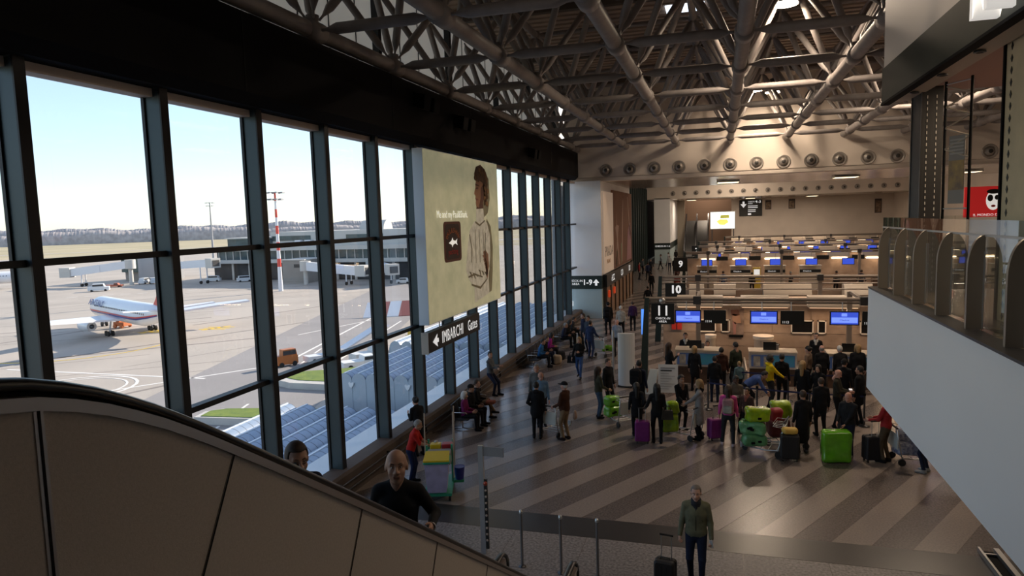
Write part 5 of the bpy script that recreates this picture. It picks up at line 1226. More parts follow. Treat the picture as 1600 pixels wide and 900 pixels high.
# head template (facing +Y, origin mid head); materials 0 skin, 1 lips, 2 eye white, 3 iris/brow
def make_head(h, female=False):
    pr = [ell((0, -0.012, 0.032), (0.079, 0.095, 0.098), 0), ell((0, 0.020, -0.045), (0.061, 0.068, 0.068), 0), ell((0, 0.062, -0.094), (0.028, 0.022, 0.02), 0),
          cone((0, 0.084, 0.014), (0, 0.107, -0.026), 0.009, 0.0145, 0), ell((0.014, 0.094, -0.03), (0.009, 0.009, 0.008), 0), ell((-0.014, 0.094, -0.03), (0.009, 0.009, 0.008), 0),
          cone((-0.04, 0.072, 0.03), (0.04, 0.072, 0.03), 0.013, 0.013, 0), ell((0.036, 0.050, -0.028), (0.026, 0.026, 0.026), 0), ell((-0.036, 0.050, -0.028), (0.026, 0.026, 0.026), 0),
          cone((-0.020, 0.0800, -0.0575), (0.020, 0.0800, -0.0575), 0.0045, 0.0045, 1), cone((-0.016, 0.0805, -0.0655), (0.016, 0.0805, -0.0655), 0.0052, 0.0052, 1),
          ell((0.080, -0.014, -0.002), (0.009, 0.019, 0.030), 0), ell((-0.080, -0.014, -0.002), (0.009, 0.019, 0.030), 0),
          cone((0, -0.025, -0.06), (0, -0.035, -0.17), 0.052, 0.058, 0)]
    def post(P, F):
        for s in (-1, 1): F = -smin(-F, d_ell(P, (s * 0.031, 0.098, 0.011), (0.018, 0.013, 0.0105)), 0.008)
        return F
    V, Q, mi = mesh_sdf(pr, h, 0.016 if h < 0.009 else 0.018, 0.02, post)
    V = [V]; Q = [Q]; mi = [mi]; n = len(V[0])
    for s in (-1, 1):
        for (c_, r_, m_) in (((s * 0.031, 0.0712, 0.0100), 0.0100, 2), ((s * 0.031, 0.0772, 0.0096), 0.0054, 3)):
            b = MB().sphere(c_, r_, 10, 8); f = [x if len(x) == 4 else (x[0], x[1], x[2], x[2]) for x in b.f]
            V.append(np.array(b.v)); Q.append(np.array(f) + n); mi.append(np.full(len(f), m_)); n += len(b.v)
        b = MB().tube([(s * 0.014, 0.088, 0.031), (s * 0.032, 0.086, 0.038), (s * 0.05, 0.075, 0.033)], [0.0026, 0.0032, 0.002], 6)
        f = [x for x in b.f if len(x) == 4]; V.append(np.array([tuple(v) for v in b.v])); Q.append(np.array(f) + n); mi.append(np.full(len(f), 3)); n += len(b.v)
    return np.concatenate(V), np.concatenate(Q), np.concatenate(mi)
# hand template: right hand, wrist at origin, fingers along -Z, palm towards -X, thumb towards +Y
def make_hand(h, curl):
    pr = [cone((0, 0, 0.02), (0, 0, -0.03), 0.026, 0.03, 0, (1.35, 0.95, 1)), cone((0, 0.022, -0.03), (0, 0.024, -0.085), 0.016, 0.015, 0), cone((0, 0, -0.03), (0, 0.004, -0.088), 0.017, 0.015, 0),
          cone((0, -0.022, -0.03), (0, -0.02, -0.082), 0.016, 0.0135, 0)]
    for y0, z0, L, r_, sp in ((0.027, -0.088, 0.072, 0.0092, 0.08), (0.009, -0.093, 0.080, 0.0096, 0.02), (-0.010, -0.090, 0.074, 0.0090, -0.04), (-0.027, -0.082, 0.057, 0.0078, -0.12)):
        p = np.array([0, y0, z0]); a = 0.0
        for s_, f_ in ((0.45, curl[0]), (0.32, curl[1]), (0.23, curl[2])):
            a += R(f_); q = p + L * s_ * np.array([-math.sin(a), sp, -math.cos(a)]); pr.append(cone(p, q, r_, r_ * 0.9, 0)); p = q; r_ *= 0.9
    a = R(38 if curl[0] < 30 else 20)
    p0 = np.array([-0.004, 0.026, -0.022]); p1 = p0 + 0.036 * np.array([-0.35, math.sin(a), -math.cos(a)]); p2 = p1 + 0.030 * np.array([-0.5 if curl[0] > 30 else -0.25, 0.30, -0.85]); p3 = p2 + 0.022 * np.array([-0.5, 0.05, -0.85])
    pr += [cone(p0, p1, 0.0135, 0.0115, 0), cone(p1, p2, 0.0112, 0.0098, 0), cone(p2, p3, 0.0096, 0.008, 0)]
    return mesh_sdf(pr, h, 0.006, 0.015)
HEADS = {'near': make_head(0.0055), 'mid': make_head(0.0085), 'far': make_head(0.013)}
HANDS = {('near', 0): make_hand(0.0038, (14, 22, 18)), ('near', 1): make_hand(0.0038, (48, 70, 45)),
         ('mid', 0): make_hand(0.0062, (14, 22, 18)), ('mid', 1): make_hand(0.0062, (48, 70, 45))}
HANDS[('far', 0)] = HANDS[('mid', 0)]; HANDS[('far', 1)] = HANDS[('mid', 1)]

def ik(a, c, l1, l2, pole):
    a = np.array(a, float); c = np.array(c, float); d = c - a; L = np.linalg.norm(d)
    if L > (l1 + l2) * 0.995: c = a + d / L * (l1 + l2) * 0.995; d = c - a; L = np.linalg.norm(d)
    x = (l1 * l1 - l2 * l2 + L * L) / (2 * L); hgt = math.sqrt(max(l1 * l1 - x * x, 0)); u = d / L
    p = np.array(pole, float); p = p - u * (p @ u); p /= np.linalg.norm(p) + 1e-9
    return a + u * x + p * hgt, c

SKIN = {'fair': (0.50, 0.29, 0.21), 'tan': (0.38, 0.205, 0.135), 'dark': (0.10, 0.05, 0.032), 'pink': (0.52, 0.27, 0.20)}
HAIRC = {'black': (0.010, 0.008, 0.007), 'brown': (0.035, 0.018, 0.010), 'grey': (0.25, 0.24, 0.23), 'white': (0.58, 0.56, 0.53), 'blond': (0.32, 0.20, 0.085), 'red': (0.14, 0.045, 0.015), 'steel': (0.15, 0.12, 0.105)}
def cloth(c_, nm='cloth'): return mat('%s_%03d_%03d_%03d' % (nm, int(c_[0] * 999), int(c_[1] * 999), int(c_[2] * 999)), c_, 0.85, 0, 0.18, 9, spec=0.2)
LM = mat('lips', (0.30, 0.135, 0.105), 0.55); EW = mat('eye_white', (0.62, 0.60, 0.58), 0.3); EI = mat('eye_dark', (0.012, 0.009, 0.007), 0.3)

def person(label, loc, face, top=(0.02, 0.02, 0.022), bot=(0.015, 0.016, 0.02), shoe=(0.012, 0.011, 0.011), H=1.75, skin='fair', hair='short', hc='brown',
           pose='stand', rh=None, lh=None, res='mid', coat=0.0, bulk=1.0, lean=0.0, hyaw=0.0, hpitch=0.0, grip=(0, 0), ankles=None, pelvis=None, sleeves=True,
           group=None, scarf=None, hood=False, hat=None, skirt=0.0, hscale=1.0, extra=None, collar=None, cap_off=None):
    """face: world heading of the person in degrees, 0 = +Y, positive turns left (towards -X). rh / lh are wrist targets in local metres (x right, y forward, z up)"""
    o_ = empty('person', loc, R(face), label=label, cat='person', group=group)
    s = H / 1.75
    pz = 0.95; pel = np.array([0, 0, pz])
    if pose == 'sit': pel = np.array([0, 0, 0.50])
    if pelvis is not None: pel = np.array(pelvis, float)
    ln = R(lean); up = np.array([0, math.sin(ln), math.cos(ln)]); fw = np.array([0, math.cos(ln), -math.sin(ln)]); rt = np.array([1.0, 0, 0])
    waist = pel + up * 0.13; chest = pel + up * 0.33; neck = pel + up * 0.52 - fw * 0.01
    head = neck + up * 0.145 + fw * 0.03
    bulk = 1 + (bulk - 1) * 0.7; sh = {1: pel + up * 0.448 + rt * 0.170 * (0.9 + 0.1 * bulk), -1: pel + up * 0.448 - rt * 0.170 * (0.9 + 0.1 * bulk)}
    hip = {1: pel + rt * 0.088 - up * 0.03, -1: pel - rt * 0.088 - up * 0.03}
    hands = {1: rh, -1: lh}; dflt = {1: pel + rt * 0.245 + fw * 0.05 - up * 0.09, -1: pel - rt * 0.245 + fw * 0.05 - up * 0.09}
    if pose == 'walk': dflt = {1: pel + rt * 0.27 + fw * 0.18 - up * 0.04, -1: pel - rt * 0.27 - fw * 0.10 - up * 0.06}
    if pose == 'sit': dflt = {1: pel + np.array([0.12, 0.30, 0.14]), -1: pel + np.array([-0.12, 0.30, 0.14])}
    if pose == 'walk': ank = {1: np.array([0.09, -0.22, 0.13]), -1: np.array([-0.09, 0.24, 0.09])}
    elif pose == 'sit': ank = {1: np.array([0.11, 0.44, 0.09]), -1: np.array([-0.11, 0.42, 0.09])}
    else: ank = {1: np.array([0.105, -0.03, 0.09]), -1: np.array([-0.105, 0.02, 0.09])}
    if ankles is not None: ank = {1: np.array(ankles[0], float), -1: np.array(ankles[1], float)}
    bk = bulk; P = []; TOP, BOT, SHOE, SK = 1, 2, 3, 0
    flat = (1.0, 1.42, 1.0)
    P.append(cone(pel - up * 0.02, waist, 0.150 * bk, 0.142 * bk, TOP if coat > 0 or hood or True else BOT, flat))
    P[-1] = cone(pel + up * 0.03, waist, 0.152 * bk, 0.146 * bk, TOP, flat)
    P.append(cone(waist, chest, 0.146 * bk, 0.166 * bk, TOP, flat)); P.append(cone(chest, pel + up * 0.44, 0.165 * bk, 0.125, TOP, flat))
    P.append(cone(sh[-1] * 0.85 + sh[1] * 0.15, sh[1] * 0.85 + sh[-1] * 0.15, 0.068 * bk, 0.068 * bk, TOP))
    for sd in (1, -1): P.append(cone(neck - up * 0.015, sh[sd] * 0.8 + (pel + up * 0.465) * 0.2, 0.058, 0.058 * bk, TOP))
    P.append(cone(pel + up * 0.48, neck + up * 0.005, 0.075, 0.062, TOP)); P.append(cone(neck, head - up * 0.05, 0.052, 0.05, SK))
    P.append(cone(pel - up * 0.07 + rt * 0.03, pel - up * 0.07 - rt * 0.03, 0.12 * (0.9 + 0.1 * bk), 0.12 * (0.9 + 0.1 * bk), TOP if coat > 0.1 else BOT, (1, 1.15, 1)))
    if coat <= 0.1: P.append(cone(pel + up * 0.015 + rt * 0.055, pel + up * 0.015 - rt * 0.055, 0.112 * bk, 0.112 * bk, TOP, (1, 1.05, 1)))
    wr = {}; el = {}
    for sd in (1, -1):
        tgt = hands[sd] if hands[sd] is not None else dflt[sd]
        pole = rt * sd * 0.28 - fw * 0.7 - up * 0.5
        el[sd], wr[sd] = ik(sh[sd], tgt, 0.29, 0.26, pole)
        P.append(cone(sh[sd], el[sd], 0.062 * (0.7 + 0.3 * bk), 0.050 * (0.7 + 0.3 * bk), TOP)); P.append(cone(el[sd], wr[sd] - (wr[sd] - el[sd]) * 0.06, 0.049 * (0.7 + 0.3 * bk), 0.037, TOP if sleeves else SK))
        kn, an = ik(hip[sd], ank[sd], 0.43, 0.42, (sd * 0.15, 1.0, 0.25))
        P.append(cone(hip[sd], kn, 0.092 * (0.8 + 0.2 * bk), 0.064, TOP if coat > 0.4 else BOT)); P.append(cone(kn, an + np.array([0, 0, 0.02]), 0.062, 0.046, BOT))
        fd_ = np.array([sd * 0.12, 1.0, 0]); fd_ /= np.linalg.norm(fd_); a2 = np.array([an[0], an[1], an[2] - 0.045])
        P.append(cone(a2 - fd_ * 0.045, a2 + fd_ * 0.16 + np.array([0, 0, -0.008]), 0.043, 0.036, SHOE)); P.append(cone(an, a2, 0.045, 0.042, SHOE))
    if coat > 0:
        P.append(cone(pel + up * 0.10, pel - up * (coat - 0.12) + fw * 0.02, 0.152 * bk, 0.182 * bk, TOP, (1, 1.25, 1)))
    if skirt > 0: P.append(cone(pel, pel - up * skirt, 0.15, 0.21, BOT, (1, 1.2, 1)))
    if hood: P.append(cone(neck - fw * 0.07 + up * 0.0 - rt * 0.05, neck - fw * 0.07 + rt * 0.05, 0.055, 0.055, TOP))
    if scarf is not None: P.append(cone(neck - fw * 0.03 + up * 0.0, neck + fw * 0.05 - up * 0.02, 0.085, 0.075, 4)); P.append(cone(neck + fw * 0.07 - up * 0.03, neck + fw * 0.10 - up * 0.15, 0.045, 0.034, 4))
    hh = {'near': 0.012, 'mid': 0.021, 'far': 0.030}[res]
    V, Q, mi = mesh_sdf(P, hh, 0.028 if res != 'near' else 0.022)
    VV = [V]; QQ = [Q]; MM = [mi]; n = len(V)
    # head
    hy = R(hyaw); hp = R(hpitch) + ln * 0.55
    Rz = np.array([[math.cos(hy), -math.sin(hy), 0], [math.sin(hy), math.cos(hy), 0], [0, 0, 1]]); Rx = np.array([[1, 0, 0], [0, math.cos(-hp), -math.sin(-hp)], [0, math.sin(-hp), math.cos(-hp)]])
    RH = Rz @ Rx; hs = 1.04 * hscale
    hv, hq, hm = HEADS[res]; VV.append(hv * hs @ RH.T + head); QQ.append(hq + n); MM.append(np.array([0, 5, 6, 7])[hm]); n += len(hv)
    for k_, sd in enumerate((1, -1)):
        gv, gq, gm = HANDS[(res, grip[k_])]
        gv = gv.copy(); q_ = gq
        if sd < 0: gv[:, 0] *= -1; q_ = gq[:, ::-1]
        d = wr[sd] - el[sd]; d = d / np.linalg.norm(d); zc = -d
        tf = fw if abs(d @ fw) < 0.8 else up; yc = tf - zc * (tf @ zc); yc /= np.linalg.norm(yc); xc = np.cross(yc, zc)
        Mh = np.stack([xc, yc, zc], 1); VV.append(gv @ Mh.T + wr[sd]); QQ.append(q_ + n); MM.append(np.zeros(len(gq), int)); n += len(gv)
    V = np.concatenate(VV) * s; Q = np.concatenate(QQ); mi = np.concatenate(MM)
    me = bpy.data.meshes.new('body')
    fl = [tuple(q) if q[2] != q[3] else tuple(q[:3]) for q in Q.tolist()]
    me.from_pydata(V.tolist(), [], fl)
    sk = mat('skin_' + skin, SKIN[skin], 0.5, 0, 0.06, 20)
    for m_ in (sk, cloth(top), cloth(bot), cloth(shoe, 'shoe'), cloth(scarf or (0.03, 0.03, 0.035)), LM, EW, EI): me.materials.append(m_)
    me.polygons.foreach_set('material_index', mi.tolist()); me.polygons.foreach_set('use_smooth', [True] * len(fl)); me.update()
    link('body', me, o_)
    # hair, hat
    hr = {'near': 0.007, 'mid': 0.011, 'far': 0.017}[res]
    def hp_mesh(prims, post, name, m_, h_):
        v, q, _ = mesh_sdf(prims, h_, 0.02, 0.03, post)
        if len(q) == 0: return
        v = (v * hs @ RH.T + head) * s; m2 = bpy.data.meshes.new(name); m2.from_pydata(v.tolist(), [], q.tolist()); m2.materials.append(m_)
        m2.polygons.foreach_set('use_smooth', [True] * len(q)); m2.update(); link(name, m2, o_)
    hm_ = mat('hair_' + hc, HAIRC[hc], 0.6, 0, 0.3, 60)
    if hair in ('short', 'curly', 'long', 'bun', 'bob', 'cropped'):
        t_ = {'short': 0.012, 'curly': 0.026, 'long': 0.018, 'bun': 0.012, 'bob': 0.02, 'cropped': 0.0045}[hair]
        pr = [ell((0, -0.016, 0.036), (0.081 + t_ * (0.45 if hair == 'short' else 1), 0.096 + t_ * 0.8, 0.100 + t_), 0)]
        if hair == 'long':
            pr += [cone((0, -0.085, 0.02), (0, -0.115, -0.30), 0.072, 0.05, 0), cone((0.075, -0.02, 0.0), (0.085, -0.03, -0.22), 0.03, 0.028, 0), cone((-0.075, -0.02, 0.0), (-0.085, -0.03, -0.22), 0.03, 0.028, 0)]
        if hair == 'bob': pr += [cone((0.078, -0.02, 0.02), (0.08, -0.01, -0.09), 0.028, 0.03, 0), cone((-0.078, -0.02, 0.02), (-0.08, -0.01, -0.09), 0.028, 0.03, 0), cone((0, -0.08, 0.0), (0, -0.085, -0.09), 0.06, 0.055, 0)]
        if hair == 'bun': pr += [ell((0, -0.12, 0.06), (0.045, 0.04, 0.045), 0)]
        zl = -0.035 if hair in ('short', 'cropped', 'curly', 'bun') else -9
        def post(P_, F_):
            facec = d_ell(P_, (0, 0.118, -0.012), (0.080, 0.086, 0.112)); F_ = np.maximum(F_, -facec)
            if zl > -1:
                side = np.maximum(0.0 - P_[:, 1] - 9, 0)
                F_ = np.maximum(F_, (zl - P_[:, 2]))
                F_ = np.maximum(F_, np.minimum(P_[:, 1] + 0.005, 0.030 - P_[:, 2])); F_ = np.maximum(F_, np.minimum(P_[:, 1] - 0.035, 0.085 - P_[:, 2]))
            if hair == 'curly': F_ = F_ + 0.010 * np.sin(P_[:, 0] * 110) * np.sin(P_[:, 1] * 120 + 1) * np.sin(P_[:, 2] * 115)
            return F_
        hp_mesh(pr, post, 'hair', hm_, hr)
    if hair == 'balding':
        def post(P_, F_):
            F_ = np.maximum(F_, P_[:, 2] - 0.055); F_ = np.maximum(F_, -0.055 - P_[:, 2]); F_ = np.maximum(F_, P_[:, 1] - 0.015); return F_
        hp_mesh([ell((0, -0.016, 0.032), (0.081, 0.101, 0.104), 0)], post, 'hair', hm_, hr)
    if hat is not None:
        def post(P_, F_): return np.maximum(F_, 0.042 - P_[:, 2])
        pr = [ell((0, -0.012, 0.036), (0.090, 0.112, 0.115), 0)]
        if cap_off: pr.append(ell((0, 0.12, 0.055), (0.07, 0.08, 0.012), 0)); 
        if cap_off == 'brim': pr.append(ell((0, -0.012, 0.055), (0.15, 0.165, 0.012), 0))
        hp_mesh(pr, post, 'hat', cloth(hat, 'hat'), hr)
    if extra:
        extra(o_, s, dict(head=head * s, neck=neck * s, pel=pel * s, chest=chest * s, wr={k: v * s for k, v in wr.items()}, RH=RH, dep=0.166 * bk / 1.42 * s))
    return o_
# ================================================================== luggage and hall furniture
def suitcase(loc, rz, w_, d_, h_, col, label, name='suitcase', pull=True, gloss=0.35, grp=None):
    a = empty(name, loc, R(rz), label=label, cat='suitcase', group=grp)
    m_ = mat('case_%03d_%03d_%03d' % tuple(int(c * 999) for c in col), col, gloss, 0, 0.06, 8)
    z0 = 0.07
    sh_ = MB().chbox((0, 0, z0 + h_ / 2), (w_, d_, h_), 0.055, axis=1, seg=4).build('shell', m_, a)
    for k in range(4):
        x = -w_ * 0.36 + w_ * 0.24 * k
        MB().box((x - 0.012, -d_ / 2 - 0.006, z0 + 0.07), (x + 0.012, d_ / 2 + 0.006, z0 + h_ - 0.07)).build('rib', m_, sh_)
    MB().chbox((0, 0, z0 + h_ / 2), (w_ + 0.008, 0.014, h_ + 0.008), 0.056, axis=1, seg=4).build('zip_band', M_BLACK, a)
    MB().tube([(-0.08, 0, z0 + h_), (-0.08, 0, z0 + h_ + 0.03), (0.08, 0, z0 + h_ + 0.03), (0.08, 0, z0 + h_)], 0.010, 6).build('carry_handle', M_RUBBER, a)
    for sx in (-1, 1):
        for sy in (-1, 1): MB().cyl((sx * (w_ / 2 - 0.06) - 0.012, sy * (d_ / 2 - 0.05), 0.035), (sx * (w_ / 2 - 0.06) + 0.012, sy * (d_ / 2 - 0.05), 0.035), 0.035, n=10).cyl((sx * (w_ / 2 - 0.06), sy * (d_ / 2 - 0.05), 0.03), (sx * (w_ / 2 - 0.06), sy * (d_ / 2 - 0.05), 0.08), 0.014, n=6).build('wheel', M_RUBBER, a)
    if pull:
        y = -d_ / 2 + 0.03; t = z0 + h_ + 0.40
        MB().cyl((-0.09, y, z0 + h_), (-0.09, y, t), 0.008, n=6).cyl((0.09, y, z0 + h_), (0.09, y, t), 0.008, n=6).build('pull_rod', M_STEEL, a)
        MB().chbox((0, y, t), (0.24, 0.03, 0.035), 0.012, axis=0).build('pull_grip', M_RUBBER, a)
    return a
M_WRAP = mat('green_film', (0.17, 0.46, 0.012), 0.16, 0, 0, 5, (0.10, 0.34, 0.012), bump=1.0, bscale=16, coat=0.6)
M_WRAPY = mat('lime_film', (0.36, 0.52, 0.01), 0.15, 0, 0, 5, (0.22, 0.40, 0.012), bump=1.0, bscale=16, coat=0.6)
M_WRAPT = mat('teal_film', (0.13, 0.36, 0.15), 0.16, 0, 0, 5, (0.08, 0.25, 0.11), bump=1.0, bscale=16, coat=0.6)
M_WRAPB = mat('check_wrap', (0.45, 0.50, 0.62), 0.4, 0, 0, 14, (0.08, 0.10, 0.22))
def wrapped_bag(loc, rz, w_, d_, h_, m_, label, seed=0, name='wrapped_bag', grp=None, patches=2):
    a = empty(name, loc, R(rz), label=label, cat='luggage', group=grp)
    rn = np.random.RandomState(seed); f1, f2, f3 = rn.uniform(8, 16, 3); p1_, p2_, p3_ = rn.uniform(0, 6, 3)
    def fn(P_):
        q = np.abs(P_ - np.array([0, 0, h_ / 2])) - np.array([w_ / 2 - 0.10, d_ / 2 - 0.10, h_ / 2 - min(0.10, h_ * 0.4)])
        dd = np.linalg.norm(np.maximum(q, 0), axis=1) + np.minimum(np.max(q, 1), 0) - min(0.10, h_ * 0.4)
        return dd + 0.017 * np.sin(f1 * P_[:, 0] + p1_) * np.sin(f2 * P_[:, 2] + p2_) + 0.010 * np.sin(f3 * P_[:, 1] + 9 * P_[:, 2] + p3_)
    pr = [(fn, np.array([-w_ / 2, -d_ / 2, 0]), np.array([w_ / 2, d_ / 2, h_]), 0)]
    V, Q, mi = mesh_sdf(pr, 0.024, 0.02, 0.05)
    V[:, 2] = np.maximum(V[:, 2], 0.0)
    me = bpy.data.meshes.new('film'); me.from_pydata(V.tolist(), [], Q.tolist()); me.materials.append(m_); me.polygons.foreach_set('use_smooth', [True] * len(Q)); me.update()
    link('film', me, a)
    for k in range(patches):
        x = rn.uniform(-w_ * 0.3, w_ * 0.3); z = rn.uniform(h_ * 0.3, h_ * 0.7)
        MB().chbox((x, -d_ / 2 - 0.004, z), (0.10, 0.03, 0.06), 0.02, axis=1).build('handle_gap', M_BLACK, a)
    return a
def trolley(loc, rz, label, panel=(0.55, 0.55, 0.50)):
    """local +Y is the front; handle at the rear"""
    a = empty('luggage_trolley', loc, R(rz), label=label, cat='trolley')
    for s in (-1, 1):
        MB().tube([(s * 0.12, 0.55, 0.16), (s * 0.28, -0.10, 0.17), (s * 0.30, -0.42, 0.20), (s * 0.30, -0.50, 0.60), (s * 0.30, -0.56, 0.98)], 0.018, 8).build('side_frame', M_STEEL, a)
        MB().cyl((s * 0.30 - 0.02, -0.42, 0.09), (s * 0.30 + 0.02, -0.42, 0.09), 0.09, n=14).build('rear_wheel', M_RUBBER, a)
    for k in range(5): MB().cyl((-0.26 + 0.02 * k, -0.35 + 0.2 * k, 0.175), (0.26 - 0.02 * k, -0.35 + 0.2 * k, 0.175), 0.011, n=6).build('deck_bar', M_STEEL, a)
    MB().cyl((-0.02, 0.50, 0.075), (0.02, 0.50, 0.075), 0.075, n=14).build('front_wheel', M_RUBBER, a)
    MB().box((-0.12, 0.56, 0.10), (0.12, 0.60, 0.26)).build('front_bumper', M_STEEL, a)
    MB().cyl((-0.33, -0.56, 0.98), (0.33, -0.56, 0.98), 0.022, n=8).build('push_bar', M_RUBBER, a)
    MB().box((-0.29, -0.535, 0.42), (0.29, -0.515, 0.80)).build('back_panel', mat('trolley_panel_%d' % int(panel[0] * 100), panel, 0.5), a)
    bs = MB()
    for k in range(5): bs.cyl((-0.28 + 0.14 * k, -0.52, 0.82), (-0.28 + 0.14 * k, -0.28, 0.84), 0.006, n=5)
    bs.cyl((-0.29, -0.28, 0.84), (0.29, -0.28, 0.84), 0.008, n=5).cyl((-0.29, -0.28, 0.92), (0.29, -0.28, 0.92), 0.008, n=5).cyl((-0.29, -0.52, 0.92), (-0.29, -0.28, 0.92), 0.006, n=5).cyl((0.29, -0.52, 0.92), (0.29, -0.28, 0.92), 0.006, n=5)
    bs.build('basket', M_STEEL, a)
    return a
def backpack(loc, rz, col, label, s=1.0, col2=None):
    a = empty('backpack', loc, R(rz), label=label, cat='backpack'); m_ = cloth(col, 'pack')
    MB().chbox((0, -0.10 * s, 0.22 * s), (0.32 * s, 0.17 * s, 0.46 * s), 0.08 * s, axis=1, seg=4).build('bag', m_, a)
    MB().chbox((0, -0.20 * s, 0.14 * s), (0.24 * s, 0.07 * s, 0.22 * s), 0.05 * s, axis=1, seg=4).build('front_pocket', cloth(col2 or col, 'pack'), a)
    for sx in (-1, 1): MB().tube([(sx * 0.09 * s, -0.02 * s, 0.42 * s), (sx * 0.12 * s, 0.12 * s, 0.46 * s), (sx * 0.14 * s, 0.17 * s, 0.30 * s), (sx * 0.14 * s, 0.10 * s, 0.10 * s), (sx * 0.11 * s, -0.02 * s, 0.05 * s)], 0.015 * s, 6).build('strap', m_, a)
    MB().tube([(-0.04 * s, -0.08 * s, 0.44 * s), (0, -0.08 * s, 0.48 * s), (0.04 * s, -0.08 * s, 0.44 * s)], 0.008 * s, 5).build('grab_loop', m_, a)
    return a
def handbag(loc, rz, col, label, s=1.0):
    a = empty('handbag', loc, R(rz), label=label, cat='bag'); m_ = cloth(col, 'bag')
    MB().prism([(-0.17 * s, -0.06 * s, 0), (0.17 * s, -0.06 * s, 0), (0.14 * s, -0.05 * s, 0.26 * s), (-0.14 * s, -0.05 * s, 0.26 * s)], (0, 0.12 * s, 0)).build('bag', m_, a)
    for y in (-0.04, 0.04): MB().tube([(-0.08 * s, y * s, 0.26 * s), (-0.07 * s, y * s, 0.38 * s), (0.07 * s, y * s, 0.38 * s), (0.08 * s, y * s, 0.26 * s)], 0.009 * s, 5).build('strap', m_, a)
    return a
def bench(loc, rz, n, label):
    a = empty('bench_seat', loc, R(rz), label=label, cat='bench')
    L = 0.56 * n; MS = mat('seat_black', (0.02, 0.02, 0.021), 0.5)
    MB().box((-L / 2, -0.03, 0.28), (L / 2, 0.03, 0.34)).build('beam', M_STEEL, a)
    for i in range(n):
        x = -L / 2 + 0.56 * (i + 0.5)
        MB().chbox((x, 0.04, 0.385), (0.50, 0.46, 0.05), 0.05, axis=2).build('seat', MS, a)
        MB().prism([(x - 0.25, -0.19, 0.42), (x - 0.25, -0.15, 0.42), (x - 0.25, -0.26, 0.84), (x - 0.25, -0.30, 0.84)], (0.50, 0, 0)).build('backrest', MS, a)
    for i in range(n + 1):
        x = -L / 2 + 0.56 * i
        MB().tube([(x, -0.16, 0.36), (x, -0.18, 0.62), (x, 0.20, 0.62), (x, 0.24, 0.58)], 0.014, 6).build('armrest', M_STEEL, a)
    for x in (-L / 2 + 0.3, L / 2 - 0.3): MB().tube([(x, 0.32, 0.02), (x, 0.0, 0.06), (x, -0.34, 0.02)], 0.02, 6).cyl((x, 0, 0.05), (x, 0, 0.3), 0.025, n=8).build('leg', M_STEEL, a)
    return a

# ---------- near barrier posts, post sign, escalator pit rail
for i, (x, y) in enumerate(((-3.55, 11.77), (-2.79, 11.71), (-2.12, 11.72))):
    a = empty('barrier_post', (x, y, 0), label='thin steel barrier post in front of the escalator, %s of three' % ['left', 'middle', 'right'][i], cat='post', group='barrier posts')
    MB().cyl((0, 0, 0.02), (0, 0, 1.04), 0.026, n=14).build('tube', mat('post_steel', (0.22, 0.22, 0.23), 0.35, 0.8), a)
    MB().lathe([(0.033, 1.03), (0.036, 1.05), (0.030, 1.09), (0.0, 1.10)], (0, 0, 0), n=14).build('cap', M_STEEL, a)
    MB().lathe([(0.07, 0.0), (0.07, 0.012), (0.028, 0.03)], (0, 0, 0), n=16).build('foot_plate', M_DSTEEL, a)
ps_ = empty('post_sign', (-4.42, 12.1, 0), label='steel post with a small flag sign beside the foot of the escalator', cat='sign')
MB().box((-0.05, -0.03, 0), (0.05, 0.03, 2.16)).build('post', M_STEEL, ps_)
MB().box((0.05, -0.012, 1.96), (0.46, 0.012, 2.14)).build('flag_plate', mat('flag_grey', (0.25, 0.25, 0.26), 0.4), ps_)
MB().box((0.055, -0.02, 0.1), (0.11, 0.02, 1.5)).build('edge_plate', M_SIGNB, ps_)  # slim dark plate with added marks, standing for the sign's reflective edge
for k in range(9): MB().lathe([(0.022, 0.0), (0.024, 0.012), (0.012, 0.016)], (0.083, -0.02, 0.28 + 0.125 * k), axis=(0, -1, 0), n=12).build('ring_mark', mat('ring_pale', (0.45, 0.36, 0.30), 0.5), ps_)
MB().lathe([(0.04, 0), (0.04, 0.02), (0, 0.025)], (0.083, -0.02, 1.42), axis=(0, -1, 0), n=12).build('red_disc', mat('red_disc', (0.4, 0.05, 0.02), 0.4), ps_)
fr_ = empty('floor_rail', (4.7, 13.2, 0), label='low steel rail pair on the floor at the bottom right', cat='rail')
for dx in (0, 0.26): MB().box((4.60 + dx, 10.5, 0.0), (4.64 + dx + 0.05 * (dx > 0), 14.3, 0.10)).build('rail', M_STEEL, fr_, True)
MB().box((4.64, 10.5, 0.0), (4.86, 14.3, 0.02)).build('grating', M_BLACK, fr_, True)
for y in (14.1, 12.4): MB().box((4.64, y, 0.03), (4.86, y + 0.04, 0.06)).build('cross_bar', M_STEEL, fr_, True)

# ---------- cleaning cart
ca = empty('cleaning_cart', (-6.45, 14.75, 0), R(18), label='green janitor cart with yellow bin lid and upright mop handles', cat='cart')
M_CG = mat('cart_green', (0.03, 0.30, 0.17), 0.45); M_CY = mat('cart_yellow', (0.72, 0.50, 0.01), 0.4); M_CP = mat('cart_bag', (0.42, 0.38, 0.55), 0.35, 0, 0.12, 6)
MB().box((-0.32, -0.62, 0.14), (0.32, 0.62, 0.20)).box((0.3, 0.2, 0.14), (0.56, 0.42, 0.2)).build('base', M_CG, ca)
for (x, y) in ((-0.27, -0.55), (0.27, -0.55), (-0.27, 0.55), (0.27, 0.55)): MB().cyl((x - 0.025, y, 0.075), (x + 0.025, y, 0.075), 0.075, n=12).cyl((x, y, 0.07), (x, y, 0.15), 0.02, n=6).build('wheel', M_RUBBER, ca)
MB().prism([(-0.24, -0.60, 0.22), (0.20, -0.60, 0.22), (0.27, -0.62, 0.92), (-0.29, -0.62, 0.92)], (0, 0.42, 0)).build('waste_bag', M_CP, ca)
